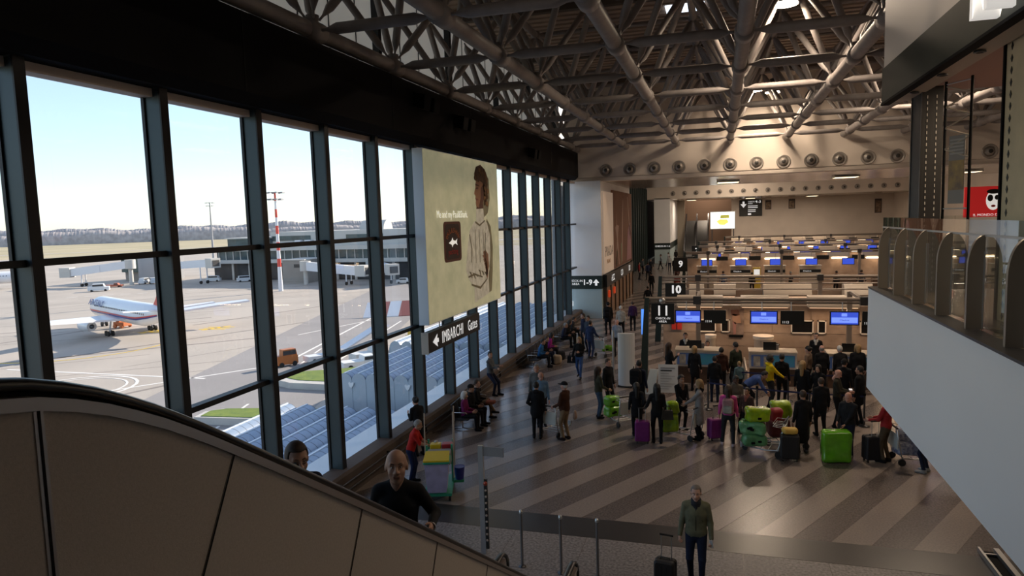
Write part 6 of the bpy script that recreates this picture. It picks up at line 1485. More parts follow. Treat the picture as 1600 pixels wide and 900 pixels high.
MB().chbox((-0.01, -0.42, 0.94), (0.62, 0.50, 0.05), 0.04, axis=2).build('bin_rim', M_CG, ca)
ld = MB().prism([(-0.31, -0.66, 0.97), (0.29, -0.66, 0.97), (0.27, -0.20, 1.05), (-0.29, -0.20, 1.05)], (0, 0, 0.035)).build('bin_lid', M_CY, ca)
MB().chbox((0.0, 0.02, 0.86), (0.58, 0.34, 0.30), 0.04, axis=2).build('grey_tray', M_GREY, ca)
MB().chbox((-0.10, 0.32, 1.0), (0.26, 0.22, 0.20), 0.03, axis=2).build('yellow_bucket', M_CY, ca)
MB().chbox((0.18, 0.34, 1.0), (0.26, 0.22, 0.18), 0.03, axis=2).build('red_bucket', mat('bucket_red', (0.4, 0.02, 0.03), 0.45), ca)
MB().lathe([(0.10, 0.20), (0.13, 0.50), (0.135, 0.51), (0.11, 0.50)], (0.455, 0.3, 0.0), n=18).build('blue_bucket', mat('bucket_blue', (0.02, 0.03, 0.25), 0.4), ca)
for (x, y) in ((0.30, 0.15), (0.30, 0.58), (-0.3, 0.58), (-0.30, 0.12)): MB().box((x - 0.022, y - 0.03, 0.2), (x + 0.022, y + 0.03, 1.12)).build('upright', M_CG, ca)
MB().box((-0.3, 0.56, 0.5), (0.3, 0.60, 0.56)).build('cross_rail', M_CG, ca)
M_STK = mat('stick', (0.45, 0.36, 0.28), 0.5)
for (x, y, h_) in ((-0.33, -0.05, 1.95), (0.33, 0.10, 1.92), (0.33, 0.50, 1.95)): MB().cyl((x, y, 0.3), (x + 0.02, y + 0.04, h_), 0.013, n=8).build('mop_handle', M_STK, ca)
MB().sphere((-0.1, 0.42, 1.11), 0.05, 10, 8, (1, 1.5, 0.6)).build('cloth_roll', mat('cloth_pale', (0.45, 0.43, 0.4), 0.8), ca)

# ---------- benches, totem, boards, posts
bench((-7.75, 20.35, 0), -90 + 4, 4, 'black three-armed bench by the window sill with the white-haired woman')
bench((-7.8, 29.6, 0), -90, 5, 'black bench farther along the window sill with crowded passengers')
bench((-7.8, 34.6, 0), -90, 6, 'black bench farthest along the window sill before the pier')
tt = empty('info_totem', (-3.42, 25.8, 0), label='tall pale curved information totem left of island 11', cat='totem')
MB().prism([(-3.42 + 0.32 * math.cos(PI + PI * k / 12), 25.8 + 0.20 * math.sin(PI + PI * k / 12), 0.08) for k in range(13)], (0, 0, 2.0)).build('curved_panel', mat('totem_pale', (0.58, 0.58, 0.58), 0.4), tt, True)
MB().box((-3.76, 25.75, 0), (-3.08, 26.1, 0.08)).build('plinth', M_DSTEEL, tt, True)
sp_ = empty('steel_pole', (-4.02, 26.5, 0), label='slim steel pole left of the pale totem', cat='pole')
MB().cyl((0, 0, 0.02), (0, 0, 2.05), 0.045, n=12).build('tube', M_STEEL, sp_); MB().lathe([(0.12, 0), (0.12, 0.02), (0.05, 0.03)], (0, 0, 0), n=14).build('foot_plate', M_DSTEEL, sp_)
bs_ = empty('blue_screen', (-3.1, 29, 0), label='narrow upright blue screen left of the number 11 sign', cat='screen')
MB().box((-3.22, 28.95, 1.45), (-2.97, 29.05, 2.62)).build('frame', M_STEEL, bs_, True); MB().box((-3.19, 28.94, 1.5), (-3.0, 28.95, 2.57)).build('display', mat('kiosk_blue', (0.05, 0.15, 0.5), 0.4, emit=(0.08, 0.25, 0.8), estr=0.9), bs_, True)
MB().box((-3.16, 28.97, 0), (-3.03, 29.03, 1.45)).build('leg', M_DSTEEL, bs_, True)
nb = empty('notice_board', (-1.72, 23.6, 0), label='white notice board on a stand with lines of text behind the trolley group', cat='sign')
MB().prism([(-2.06, 23.55, 0.42), (-1.40, 23.55, 0.42), (-1.40, 23.75, 1.36), (-2.06, 23.75, 1.36)], (0, 0.03, -0.006)).build('board', M_TXT if False else mat('board_white', (0.62, 0.63, 0.64), 0.5), nb, True)
for k in range(9):
    z = 1.22 - 0.085 * k; y = 23.55 + 0.2 * (z - 0.42) / 0.94
    MB().box((-1.98, y - 0.008, z), (-1.5 - 0.1 * (k % 3), y - 0.002, z + (0.04 if k < 2 else 0.016))).build('text_line', M_SIGNB if k == 1 else M_GREY, nb, True)
for x in (-2.02, -1.44): MB().cyl((x, 23.6, 0), (x, 23.72, 1.0), 0.016, n=6).cyl((x, 24.05, 0), (x, 23.76, 1.2), 0.014, n=6).build('leg', M_STEEL, nb, True)
ab = empty('a_frame_board', (-2.4, 24.7, 0), label='leaning white frame board beside the pale totem', cat='sign')
MB().prism([(-2.62, 24.5, 0.1), (-2.30, 24.45, 0.1), (-2.15, 24.7, 0.95), (-2.45, 24.75, 0.95)], (0.02, 0.06, 0)).build('panel', mat('board_pale', (0.50, 0.52, 0.50), 0.5), ab, True)
MB().prism([(-2.62, 24.95, 0.0), (-2.30, 24.92, 0.0), (-2.15, 24.78, 0.95), (-2.45, 24.82, 0.95)], (0.0, 0.03, 0)).build('rear_panel', M_STEEL, ab, True)
for k, (x, y) in enumerate(((-0.4, 23.2), (1.1, 22.6), (2.6, 22.3), (4.1, 22.2), (0.4, 25.0), (2.2, 24.7), (3.8, 24.9))):
    a = empty('queue_post', (x, y, 0), label='belt queue post in front of island 11, %s of seven' % ['first', 'second', 'third', 'fourth', 'fifth', 'sixth', 'seventh'][k], cat='post', group='queue posts')
    MB().cyl((0, 0, 0.02), (0, 0, 0.95), 0.03, n=10).build('tube', M_DSTEEL, a); MB().lathe([(0.16, 0), (0.16, 0.015), (0.04, 0.05)], (0, 0, 0), n=16).build('base', M_DSTEEL, a); MB().lathe([(0.04, 0.93), (0.045, 1.0), (0.0, 1.01)], (0, 0, 0), n=10).build('head', M_BLACK, a)
for k, (p, q) in enumerate((((-0.4, 23.2), (1.1, 22.6)), ((1.1, 22.6), (2.6, 22.3)), ((2.6, 22.3), (4.1, 22.2)), ((0.4, 25.0), (2.2, 24.7)), ((2.2, 24.7), (3.8, 24.9)))):
    tag(MB().prism([(*p, 0.88), (*q, 0.88), (*q, 0.93), (*p, 0.93)], (0.0, 0.005, 0)).build('queue_belt', mat('belt_blue', (0.012, 0.018, 0.09), 0.6)), 'dark blue queue belt stretched between posts, %s of five' % ['first', 'second', 'third', 'fourth', 'fifth'][k], 'belt', 'queue belts')

# ---------- luggage in the queue
WG = 'green film-wrapped luggage'
suitcase((-0.92, 11.62, 0), 170, 0.36, 0.24, 0.46, (0.014, 0.014, 0.015), 'black cabin trolley bag pulled by the man in the olive jacket', 'trolley_bag', True, 0.6)
suitcase((-2.14, 19.35, 0), 5, 0.42, 0.27, 0.58, (0.20, 0.02, 0.16), 'purple suitcase with raised pull handle beside the woman in black')
suitcase((-0.16, 20.05, 0), 30, 0.40, 0.26, 0.56, (0.22, 0.02, 0.18), 'purple suitcase with pull handle held by the girl in pink')
suitcase((1.72, 18.72, 0), 0, 0.46, 0.32, 0.62, (0.012, 0.012, 0.013), 'black suitcase with a yellow bag on top near the stacked trolley', 'suitcase', False, 0.6)
wrapped_bag((1.72, 18.72, 0.70), 10, 0.44, 0.3, 0.17, mat('yellow_bag', (0.62, 0.40, 0.08), 0.6), 'limp yellow bag lying on the black suitcase', 11, 'soft_bag', patches=0)
wrapped_bag((2.84, 18.86, 0), 4, 0.72, 0.34, 0.84, mat('grass_film', (0.13, 0.42, 0.015), 0.18, 0, 0, 5, (0.10, 0.33, 0.015), bump=0.35, bscale=8, coat=0.5), 'big upright bright green wrapped suitcase held by the bald man', 21, 'wrapped_suitcase', patches=0)
suitcase((3.72, 19.05, 0), 20, 0.44, 0.28, 0.62, (0.012, 0.013, 0.018), 'tall dark suitcase beside the man in the red jacket', 'suitcase', True, 0.6)
suitcase((3.42, 21.2, 0), 0, 0.4, 0.26, 0.55, (0.03, 0.035, 0.05), 'small dark suitcase standing in the right queue', 'suitcase', True, 0.6)
trolley((-4.72, 19.75, 0), -20, 'steel luggage trolley with pale panel between the two men in dark jackets')
trolley((-3.05, 21.15, 0), 40, 'steel luggage trolley loaded with two green wrapped bags')
wrapped_bag((-3.25, 21.2, 0.20), 40, 0.56, 0.38, 0.34, M_WRAP, 'lower green wrapped bag on the trolley beside the long-haired woman', 1, grp=WG)
wrapped_bag((-3.27, 21.22, 0.53), 45, 0.52, 0.36, 0.32, M_WRAP, 'upper green wrapped bag on the trolley beside the long-haired woman', 2, grp=WG, patches=1)
trolley((-1.05, 20.2, 0), 60, 'steel luggage trolley behind the lime wrapped bags')
wrapped_bag((-1.42, 19.98, 0.20), 10, 0.50, 0.36, 0.52, M_WRAPY, 'lower lime wrapped bag beside the woman in the leather jacket', 3, grp=WG, patches=0)
wrapped_bag((-1.36, 20.05, 0.71), 20, 0.40, 0.32, 0.36, M_WRAPY, 'upper lime wrapped bag beside the woman in the leather jacket', 4, grp=WG, patches=0)
trolley((1.12, 19.2, 0), 75, 'steel luggage trolley under the tall stack of three green bags')
wrapped_bag((0.86, 19.15, 0.20), 12, 0.62, 0.42, 0.33, M_WRAPT, 'bottom bag of the three green wrapped bags stacked on the trolley', 5, grp=WG)
wrapped_bag((0.82, 19.15, 0.52), -8, 0.68, 0.44, 0.36, M_WRAPT, 'middle bag of the three green wrapped bags stacked on the trolley', 6, grp=WG, patches=3)
wrapped_bag((0.94, 19.15, 0.87), 14, 0.62, 0.42, 0.40, M_WRAPY, 'top lime bag of the three wrapped bags stacked on the trolley', 7, grp=WG, patches=1)
trolley((1.75, 19.9, 0), 100, 'steel luggage trolley carrying the red bag and the second lime bag')
wrapped_bag((1.55, 20.15, 0.2), 15, 0.6, 0.42, 0.5, mat('dark_red_bag', (0.10, 0.012, 0.015), 0.6), 'dark red holdall low on the right trolley', 12, 'soft_bag', patches=0)
wrapped_bag((1.62, 20.3, 0.7), 5, 0.56, 0.4, 0.46, M_WRAPY, 'lime wrapped bag behind the red bag on the right trolley', 8, grp=WG, patches=0)
wrapped_bag((1.45, 19.75, 0.72), 25, 0.34, 0.3, 0.36, mat('red_bag', (0.28, 0.012, 0.02), 0.5), 'small red bag with a white strap between the lime bags', 9, 'soft_bag', patches=0)
trolley((4.72, 19.2, 0), -80, 'luggage trolley at the right, partly behind the white wall')
wrapped_bag((4.52, 19.2, 0.20), 10, 0.58, 0.42, 0.36, M_WRAPB, 'blue and white checked bag low on the right trolley', 13, 'checked_bag', patches=0)
wrapped_bag((4.54, 19.25, 0.55), -10, 0.50, 0.40, 0.34, M_WRAPB, 'blue and white checked bag high on the right trolley', 14, 'checked_bag', patches=0)
trolley((-5.12, 31.62, 0), -30, 'luggage trolley with a green bag beside the man in the blue jacket')
wrapped_bag((-5.05, 31.75, 0.2), 20, 0.62, 0.4, 0.28, M_WRAP, 'flat green wrapped bag on the far trolley by the man in blue', 15, grp=WG)
wrapped_bag((-6.95, 29.4, 0), 15, 0.36, 0.26, 0.44, mat('paper_bag', (0.45, 0.34, 0.23), 0.8), 'beige paper carrier bag on the floor by the crowded bench', 16, 'carrier_bag', patches=0)
wrapped_bag((-7.05, 30.5, 0), 15, 0.42, 0.30, 0.40, cloth((0.03, 0.03, 0.035)), 'dark soft bag on the floor by the crowded bench', 17, 'soft_bag', patches=0)
# ================================================================== the people in the hall
K = (0.010, 0.010, 0.012); K2 = (0.018, 0.017, 0.019); NAVY = (0.014, 0.018, 0.04); JEAN = (0.035, 0.06, 0.13); KHA = (0.22, 0.15, 0.085); OLIVE = (0.135, 0.135, 0.085); GREY = (0.16, 0.16, 0.165); WHT = (0.50, 0.49, 0.47)
def glasses(o_, s, j):
    b = MB(); H0 = Vector(j['head']); RHm = Matrix([list(r_) for r_ in j['RH']])
    for sd in (-1, 1):
        c_ = [(sd * 0.033 + 0.024 * math.cos(2 * PI * k / 14), 0.100, 0.009 + 0.019 * math.sin(2 * PI * k / 14)) for k in range(14)]
        b.tube([H0 + RHm @ Vector(p) * s for p in c_], 0.0028 * s, 5, True); b.tube([H0 + RHm @ Vector(p) * s for p in ((sd * 0.058, 0.097, 0.012), (sd * 0.08, 0.05, 0.014), (sd * 0.082, -0.01, 0.012))], 0.0026 * s, 5)
    b.tube([H0 + RHm @ Vector(p) * s for p in ((-0.009, 0.103, 0.012), (0.009, 0.103, 0.012))], 0.0026 * s, 5); b.build('glasses', M_BLACK, o_)
def watch(o_, s, j):
    p = Vector(j['wr'][-1]); MB().tube([(p.x + 0.036 * math.cos(2 * PI * k / 12), p.y + 0.01, p.z + 0.036 * math.sin(2 * PI * k / 12)) for k in range(12)], 0.006, 5, True).build('wristwatch', M_STEEL, o_)
def jacket_trim(o_, s, j):
    c_ = Vector(j['chest']); pl = Vector(j['pel'])
    MB().tube([(0, c_.y + j['dep'] * 0.9, c_.z + 0.10), (0, c_.y + j['dep'] * 0.99, c_.z - 0.02), (0, c_.y + j['dep'] * 0.93, c_.z - 0.14), (0, pl.y + j['dep'] * 0.93, pl.z + 0.06)], 0.006, 5).build('zip', M_BLACK, o_)
    for sx in (-1, 1): MB().tube([(sx * 0.07, c_.y + j['dep'] * 0.90, c_.z - 0.02), (sx * 0.115, c_.y + j['dep'] * 0.70, c_.z - 0.13)], 0.006, 5).build('pocket_flap', cloth((0.05, 0.05, 0.03)), o_)
M_PAPER = mat('paper_plain', (0.55, 0.53, 0.50), 0.7)
# nearest figures
person('man in an olive bomber jacket and grey scarf walking towards the camera', (-0.41, 11.88, 0), 180, OLIVE, (0.014, 0.020, 0.045), (0.015, 0.013, 0.012), 1.80, 'fair', 'cropped', 'steel', 'stand',
       rh=(0.27, 0.02, 0.84), lh=(-0.25, 0.12, 0.88), res='near', bulk=1.20, scarf=(0.022, 0.024, 0.03), grip=(1, 1), ankles=((0.09, -0.08, 0.10), (-0.09, 0.10, 0.09)), extra=jacket_trim)
tag(MB().prism([(-0.17, 11.70, 0.78), (-0.12, 11.68, 0.80), (-0.14, 11.66, 0.94), (-0.19, 11.68, 0.92)], (0.004, -0.004, 0)).build('paper_slip', M_PAPER), 'folded white slip in the hand of the man in the olive jacket', 'paper')
person('bald man in a black sweater riding up the escalator', (-2.62, 5.10, 2.857), 196, (0.012, 0.012, 0.014), K, K, 1.68, 'tan', 'none', 'black', 'stand', rh=(0.26, 0.06, 0.92), lh=(-0.31, 0.19, 1.15), res='near', bulk=1.12, grip=(0, 0), hyaw=10, hpitch=-12, hscale=1.12, extra=watch)
person('young man with glasses looking aside on the escalator behind the bald man', (-3.0, 4.25, 3.463), -130, NAVY, K, K, 1.38, 'fair', 'short', 'brown', 'stand', rh=(0.10, 0.34, 1.38), lh=(-0.08, 0.36, 1.34), res='near', grip=(1, 1), hpitch=2, hscale=1.2, extra=glasses)
cm = empty('camera_body', (-2.70, 4.02, 4.50), R(-130), label='black camera held up by the young man with glasses', cat='camera')
MB().chbox((0, 0, 0), (0.14, 0.06, 0.09), 0.015, axis=1).build('body', M_RUBBER, cm); MB().lathe([(0.035, 0.0), (0.036, 0.07), (0.028, 0.075), (0.0, 0.06)], (0, 0.03, 0), axis=(0, 1, 0), n=16).build('lens', M_BLACK, cm); MB().box((-0.03, -0.02, 0.045), (0.03, 0.02, 0.07)).build('viewfinder', M_BLACK, cm)
# window side
person('cleaner in a red shirt leaning over the green cart', (-7.36, 15.12, 0), -75, (0.42, 0.018, 0.014), (0.015, 0.02, 0.06), K, 1.64, 'tan', 'short', 'grey', 'stand', rh=(0.1, 0.52, 1.05), lh=(-0.12, 0.50, 1.02), sleeves=False, lean=18, bulk=1.08)
person('woman in black leaning on the sill and looking out', (-8.02, 17.05, 0), 60, K, K, K, 1.66, 'fair', 'bun', 'black', 'stand', rh=(0.12, 0.34, 1.10), lh=(-0.12, 0.34, 1.2), lean=10, coat=0.25)
person('man in a grey top half sitting on the sill with folded arms', (-8.02, 23.7, 0), -100, (0.09, 0.10, 0.11), NAVY, K, 1.72, 'tan', 'short', 'black', 'stand', pelvis=(0, -0.16, 0.86), ankles=((0.1, 0.02, 0.09), (-0.1, 0.14, 0.09)), rh=(-0.08, 0.18, 1.10), lh=(0.08, 0.20, 1.06), hyaw=-40)
person('white-haired woman in a purple top seated on the near bench', (-7.62, 19.55, 0), -88, (0.16, 0.014, 0.09), K, K, 1.62, 'fair', 'bob', 'white', 'sit', lh=None)
person('seated man in black with khaki trousers and crossed ankle on the near bench', (-7.62, 20.68, 0), -80, K, (0.20, 0.13, 0.07), K, 1.76, 'fair', 'short', 'brown', 'sit', ankles=((0.05, 0.55, 0.30), (-0.10, 0.44, 0.09)))
person('seated man in a black cap and black jacket on the near bench', (-7.62, 20.12, 0), -95, K, K2, K, 1.74, 'tan', 'short', 'black', 'sit', hat=(0.01, 0.01, 0.01))
suit_a = tag(MB().chbox((-7.0, 20.25, 0.72), (0.30, 0.22, 0.10), 0.04, axis=2).build('handbag', cloth((0.22, 0.06, 0.03))), 'reddish handbag on a lap at the near bench', 'bag')
# trolley group
person('man in a long black coat seen from behind beside the pale trolley', (-5.19, 19.15, 0), 5, K, K, (0.02, 0.02, 0.022), 1.70, 'fair', 'short', 'black', 'stand', coat=0.24, bulk=1.22, hood=True, lh=(-0.22, 0.12, 1.0))
person('old man in a brown leather jacket and flat cap', (-4.35, 19.2, 0), 70, (0.055, 0.022, 0.013), KHA, (0.02, 0.012, 0.01), 1.73, 'pink', 'balding', 'white', 'stand', bulk=1.15, coat=0.06, hat=(0.012, 0.012, 0.014), cap_off='peak', rh=(0.16, 0.30, 1.0), lh=(-0.2, 0.28, 1.0), grip=(1, 1))
wrapped_bag((-4.06, 19.2, 0.62), 80, 0.20, 0.12, 0.32, mat('plastic_bag', (0.30, 0.20, 0.15), 0.4), 'small pale plastic bag hanging by the old man in brown leather', 18, 'carrier_bag', patches=0)
person('grey-haired man in a grey sweater behind the black coat', (-5.72, 21.2, 0), 190, (0.13, 0.135, 0.14), K2, K, 1.78, 'pink', 'cropped', 'grey', 'stand', bulk=1.1)
person('balding man in a light blue shirt behind the black coat', (-5.36, 20.35, 0), 200, (0.14, 0.24, 0.36), K2, K, 1.72, 'pink', 'balding', 'grey', 'stand', bulk=1.05, hpitch=18)
person('woman in a black jacket and blue jeans walking towards the camera', (-5.46, 26.93, 0), 178, K, (0.04, 0.085, 0.22), K, 1.68, 'fair', 'long', 'blond', 'walk', lh=(-0.05, 0.22, 1.15))
handbag((-5.78, 26.95, 0.62), 0, K, 'black shoulder bag of the walking woman in jeans', 1.1)
person('man in a blue jacket and jeans with his back to the camera', (-5.73, 30.9, 0), -25, (0.022, 0.035, 0.085), (0.022, 0.035, 0.085), (0.05, 0.05, 0.05), 1.76, 'tan', 'short', 'black', 'stand', rh=(0.25, 0.30, 0.98), bulk=1.15)
person('man in a pale striped shirt in front of the slim pole', (-4.58, 31.45, 0), 175, (0.26, 0.30, 0.36), K, K, 1.74, 'pink', 'balding', 'grey', 'stand')
person('man in black with a wide hat near the grey pier', (-5.94, 37.5, 0), 20, K, K, K, 1.80, 'tan', 'short', 'black', 'stand', hat=K, cap_off='brim', bulk=1.15, coat=0.2)
backpack((-6.02, 37.42, 1.0), 20, K, 'black backpack on the man with the wide hat')
person('old man in a cream shirt with a dark strap near the grey pier', (-5.07, 36.3, 0), 0, (0.42, 0.40, 0.36), K, K, 1.75, 'pink', 'short', 'white', 'stand', bulk=1.1)
person('woman in dark purple behind the cream shirt', (-4.75, 38.8, 0), 10, (0.05, 0.02, 0.08), K, K, 1.68, 'tan', 'short', 'brown', 'stand')
# bench crowd further along the sill
for lab, x, y, f, t_, b_, hh_, hc_ in (('seated person in a bright blue jacket on the crowded bench', -7.6, 28.75, -88, (0.02, 0.10, 0.25), K, 'short', 'black'), ('seated person in a magenta jacket on the crowded bench', -7.6, 30.35, -80, (0.24, 0.015, 0.17), K, 'bob', 'black'),
                                     ('seated person in black on the crowded bench, between blue and magenta', -7.6, 29.5, -92, K, NAVY, 'short', 'brown'), ('seated man in navy on the farthest bench, nearest seat', -7.6, 33.4, -85, NAVY, K, 'short', 'grey'),
                                     ('seated woman in black with pink face on the farthest bench, second seat', -7.6, 34.4, -95, K, K, 'long', 'brown'), ('seated man in charcoal on the farthest bench, third seat', -7.6, 35.5, -85, (0.03, 0.03, 0.033), K, 'cropped', 'black')):
    person(lab, (x, y, 0), f, t_, b_, K, 1.70, 'tan', hh_, hc_, 'sit', lean=14, res='far')
person('man in a dark jacket standing by the farthest bench', (-6.5, 33.2, 0), 120, NAVY, K, K, 1.76, 'fair', 'short', 'brown', 'stand', res='far')
person('man in a slate jacket standing right of the farthest bench', (-6.1, 32.4, 0), 150, (0.04, 0.05, 0.07), NAVY, K, 1.76, 'tan', 'short', 'black', 'stand', res='far')
# front of the queue, left to right
person('long-haired woman in an olive quilted jacket and jeans', (-3.77, 21.56, 0), -60, (0.045, 0.043, 0.028), (0.05, 0.085, 0.14), K, 1.68, 'fair', 'long', 'brown', 'stand', bulk=1.15, rh=(0.2, 0.28, 1.0))
person('man in a black jacket behind the long-haired woman', (-3.60, 22.5, 0), -120, K, K, K, 1.76, 'pink', 'short', 'brown', 'stand', bulk=1.1)
person('man in navy with a large black backpack beside the totem', (-2.55, 22.3, 0), -20, NAVY, K, K, 1.78, 'tan', 'short', 'black', 'stand')
backpack((-2.62, 22.2, 1.02), -10, K, 'large black backpack on the man beside the totem', 1.15)
person('woman dressed in black holding the left purple suitcase', (-2.36, 19.95, 0), 10, K, K, K, 1.60, 'tan', 'long', 'black', 'stand', coat=0.3, rh=(0.2, 0.0, 0.98))
person('woman with long dark hair in a black leather jacket seen from behind', (-1.73, 19.43, 0), 10, (0.014, 0.013, 0.013), K, K, 1.72, 'tan', 'long', 'black', 'stand', lh=(-0.34, 0.12, 0.98))
handbag((-1.44, 19.38, 0.72), 10, (0.05, 0.04, 0.03), 'brown shoulder bag on the woman in the leather jacket')
person('woman with curly dark hair in a fur-collared black coat', (-1.14, 20.85, 0), -150, K, K, K, 1.66, 'tan', 'curly', 'black', 'stand', coat=0.3, scarf=(0.16, 0.09, 0.06), rh=(0.1, 0.3, 1.0), lh=(-0.1, 0.3, 1.0))
person('blonde woman in a long light grey coat facing left', (-0.58, 19.96, 0), 85, (0.30, 0.285, 0.275), K, K, 1.76, 'fair', 'bob', 'blond', 'stand', coat=0.48, lh=(-0.05, 0.42, 1.0), rh=(0.08, 0.36, 1.02), scarf=K)
person('girl in a pink jumper with long brown hair seen from behind', (0.2, 19.55, 0), -5, (0.62, 0.09, 0.30), (0.025, 0.025, 0.028), (0.5, 0.38, 0.38), 1.72, 'fair', 'long', 'brown', 'stand', lh=(-0.26, 0.14, 0.86), ankles=((0.14, -0.05, 0.09), (-0.16, 0.05, 0.09)))
backpack((0.20, 19.47, 0.98), -5, (0.40, 0.22, 0.22), 'pink and cream patterned backpack on the girl in pink', 0.92, (0.38, 0.36, 0.30))
person('man in a taupe hooded jacket looking down at papers', (0.42, 20.85, 0), 200, (0.10, 0.085, 0.07), K, K, 1.72, 'dark', 'cropped', 'black', 'stand', hood=True, rh=(0.08, 0.32, 1.18), lh=(-0.08, 0.32, 1.18), hpitch=25)
tag(MB().box((0.28, 20.46, 1.16), (0.52, 20.62, 1.18)).build('paper_sheet', M_PAPER), 'white papers held by the man in the taupe hood', 'paper')
person('person in a floral scarf half hidden between the stacked trolley and the taupe hood', (0.72, 20.3, 0), 150, (0.07, 0.045, 0.04), K, K, 1.50, 'tan', 'short', 'black', 'stand', scarf=(0.3, 0.12, 0.1))
person('person in a bright yellow hooded top facing right', (1.55, 23.73, 0), -75, (0.70, 0.50, 0.015), (0.03, 0.03, 0.034), K, 1.78, 'dark', 'curly', 'black', 'stand', hood=True, rh=(0.1, 0.42, 1.02), bulk=1.08)
person('dark-clothed person right behind the yellow hooded top', (1.95, 24.2, 0), -20, K, K, K, 1.74, 'tan', 'short', 'black', 'stand')
person('blonde woman in a black coat at the left check-in desk', (-0.92, 25.6, 0), -20, K, K, K, 1.68, 'fair', 'bob', 'blond', 'stand', coat=0.35)
person('person in a rust brown jacket at the left check-in desk', (0.02, 25.3, 0), 10, (0.045, 0.018, 0.012), K, K, 1.70, 'tan', 'short', 'black', 'stand', bulk=1.15, hood=True)
person('tall man in a dark green jacket between the two desks', (0.52, 25.75, 0), 40, (0.022, 0.03, 0.02), K, K, 1.82, 'tan', 'short', 'black', 'stand', bulk=1.15, hpitch=12)
person('person in black in front of the rust brown jacket', (-0.2, 24.2, 0), 0, K, NAVY, K, 1.60, 'tan', 'short', 'black', 'stand', bulk=1.2)
person('child in pale blue beside the dark green jacket', (0.62, 25.0, 0), 20, (0.10, 0.17, 0.20), K, K, 1.28, 'fair', 'short', 'blond', 'stand', rh=None)
person('person in a blue top bending over a bag near the yellow top', (0.9, 23.4, 0), -90, (0.06, 0.10, 0.26), K, K, 1.72, 'tan', 'short', 'black', 'stand', lean=58, rh=(0.12, 0.55, 0.62), lh=(-0.12, 0.55, 0.62), pelvis=(0, -0.1, 0.86))
person('woman with long brown hair in black at the far left of the counter', (-1.85, 25.9, 0), -60, K, K, K, 1.72, 'fair', 'long', 'brown', 'stand', rh=(0.1, 0.3, 1.25))
person('woman with long blonde hair in black, left of the right queue', (2.5, 23.33, 0), -20, K, K, K, 1.70, 'fair', 'long', 'blond', 'stand', coat=0.2)
person('bald man in black at the middle of the right desk queue', (3.4, 25.9, 0), 10, K, K, K, 1.75, 'pink', 'balding', 'grey', 'stand', bulk=1.1)
person('white-haired man in black leaning on the right desk', (4.02, 25.9, 0), 15, K, K, K, 1.74, 'pink', 'short', 'white', 'stand', bulk=1.2, lean=10)
person('large blonde person in black at the right edge of the desk queue', (4.55, 25.95, 0), 0, K, K, K, 1.80, 'fair', 'bob', 'blond', 'stand', bulk=1.3)
person('bald man in a dark olive jacket reading a phone in the right queue', (3.31, 21.95, 0), -110, (0.03, 0.028, 0.02), K, K, 1.75, 'pink', 'none', 'black', 'stand', rh=(0.06, 0.34, 1.12), lh=(-0.06, 0.34, 1.12), hpitch=25)
tag(MB().box((3.62, 21.78, 1.18), (3.70, 21.92, 1.20)).build('mobile_phone', M_TXT), 'bright phone in the hands of the bald man in the right queue', 'phone')
person('bald man in a charcoal jacket holding the big green suitcase', (3.18, 19.25, 0), 150, (0.014, 0.015, 0.018), NAVY, (0.10, 0.10, 0.10), 1.74, 'pink', 'none', 'black', 'stand', lh=(-0.02, 0.28, 0.94), rh=(0.2, 0.20, 0.96), hpitch=22, bulk=1.15)
person('woman in a long black coat with her back turned near the black suitcase', (2.10, 19.4, 0), 20, K, K, (0.05, 0.05, 0.05), 1.70, 'tan', 'short', 'brown', 'stand', coat=0.62, bulk=1.1)
person('woman in beige and black turning by the right desk', (2.98, 26.05, 0), 60, (0.20, 0.14, 0.10), K, K, 1.68, 'fair', 'bun', 'black', 'stand', hat=K)
person('dark-haired woman in black in the middle of the right queue', (2.95, 23.2, 0), 150, K, K, K, 1.62, 'fair', 'long', 'black', 'stand')
person('broad man in a black coat beside the white wall edge', (4.0, 22.4, 0), 60, K, K, K, 1.78, 'tan', 'short', 'black', 'stand', bulk=1.3, coat=0.3)
person('person in black with a dark cap behind the phone reader', (3.75, 23.6, 0), -30, K, K, K, 1.74, 'tan', 'short', 'black', 'stand', hat=K)
person('man in black between the long coat and the phone reader', (2.75, 21.0, 0), 15, K, K, K, 1.70, 'tan', 'short', 'brown', 'stand', bulk=1.1)
person('man in a red jacket and camouflage trousers by the tall dark suitcase', (4.03, 19.06, 0), 60, (0.30, 0.025, 0.028), (0.075, 0.055, 0.035), K, 1.76, 'fair', 'short', 'brown', 'stand', bulk=1.12, rh=(0.16, 0.36, 1.06), lh=(-0.16, 0.36, 1.06))
person('person in dark jeans and black and white trainers under the white wall', (4.78, 18.48, 0), 70, NAVY, NAVY, (0.28, 0.28, 0.28), 1.72, 'fair', 'short', 'brown', 'stand')
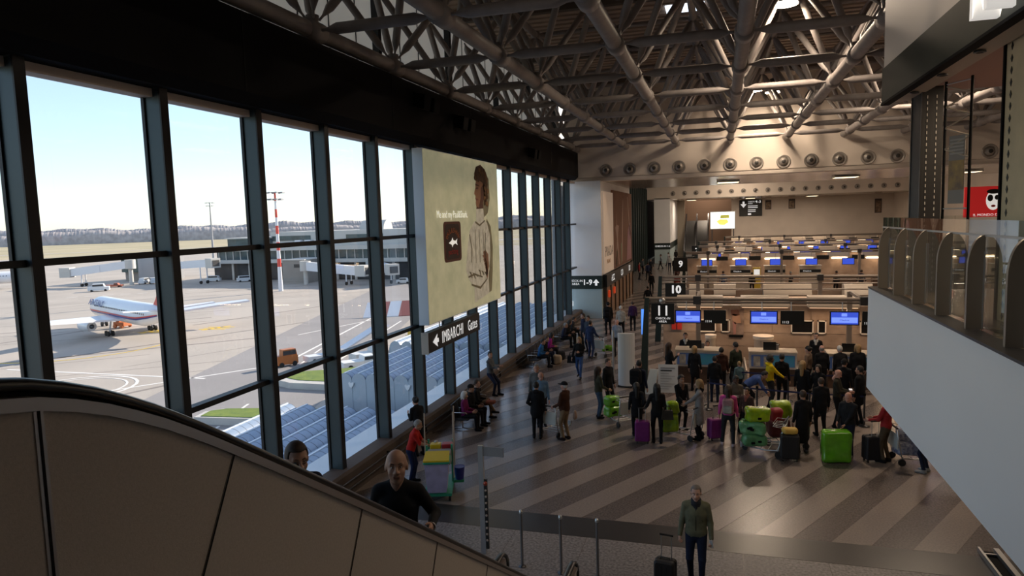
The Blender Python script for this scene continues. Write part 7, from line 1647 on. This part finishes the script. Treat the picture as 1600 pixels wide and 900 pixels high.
# staff behind the desks
person('desk clerk in black with a white scarf standing behind the left desk', (-1.36, 28.2, 0), 180, K, K, K, 1.72, 'fair', 'bun', 'brown', 'stand', scarf=(0.5, 0.48, 0.45))
person('seated desk clerk in a pale blouse behind the left desk', (-0.5, 28.1, 0), 178, (0.36, 0.30, 0.27), K, K, 1.72, 'tan', 'short', 'brown', 'stand', pelvis=(0, 0, 0.66), ankles=((0.1, 0.3, 0.09), (-0.1, 0.3, 0.09)), rh=(0.14, 0.34, 0.98), lh=(-0.14, 0.34, 0.98))
person('seated dark-haired clerk behind the middle desk', (2.05, 28.0, 0), 120, K, K, K, 1.70, 'fair', 'bun', 'black', 'stand', pelvis=(0, 0, 0.66), ankles=((0.1, 0.3, 0.09), (-0.1, 0.3, 0.09)))
person('desk clerk in black with a white collar behind the right desk', (3.54, 28.6, 0), 170, K, K, K, 1.74, 'fair', 'short', 'black', 'stand', scarf=(0.5, 0.48, 0.45))
# far corridor
FAR = [('person in black walking away in the corridor beside the number 10 gantry', -5.55, 58.3, 0, K, K, 'black'), ('person in black behind the striped shirt in the corridor', -4.7, 46.8, 5, K, K, 'black'),
       ('person in a white top far down the corridor', -5.7, 82.0, 0, WHT, NAVY, 'grey'), ('person in a pale jacket by the far pier', -6.9, 84.5, 90, (0.3, 0.32, 0.36), K, 'black'), ('person in black far down the corridor, right of the white top', -4.9, 78.0, 10, K, K, 'black'),
       ('person in charcoal far down the corridor, left of the white top', -7.3, 76.0, 170, K2, K, 'brown'), ('person in a red jacket far down the corridor', -8.0, 71.0, -90, (0.2, 0.02, 0.02), K, 'black'), ('person in dark blue far down the corridor, second from the green wall', -7.0, 70.0, 20, NAVY, K, 'brown'),
       ('person in grey far down the corridor, nearest the green wall', -8.4, 78.0, -60, GREY, K, 'black'), ('person in brown beside the number 9 sign', -3.9, 66.0, 30, (0.12, 0.05, 0.04), K, 'black'), ('person in dark red at the third row', -3.4, 57.4, 20, (0.16, 0.03, 0.025), K, 'brown'),
       ('person in pale blue between the desks of the third row', 0.2, 58.4, 0, (0.12, 0.17, 0.28), NAVY, 'brown'), ('person in black between the second and third desk of the third row', 2.4, 58.0, 0, K, K, 'black'), ('person in charcoal between the third and fourth desk of the third row', 5.3, 58.3, 40, K2, K, 'grey'),
       ('person in black at the dark desks of the third row', 8.6, 58.2, 20, K, K, 'black'), ('person in navy at the dark desks of the third row, farther right', 10.4, 58.5, -30, NAVY, K, 'brown'), ('person in black by the far escalator', -5.9, 97.0, 10, K, K, 'black'),
       ('person in white shirt by the far pier corner', -6.4, 90.0, 60, (0.4, 0.4, 0.42), NAVY, 'black')]
for i, (lab, x, y, f, t_, b_, hc_) in enumerate(FAR): person(lab, (x, y, 0), f, t_, b_, K, 1.72 + 0.03 * (i % 4), 'tan', 'short', hc_, 'walk' if i % 2 else 'stand', res='far')
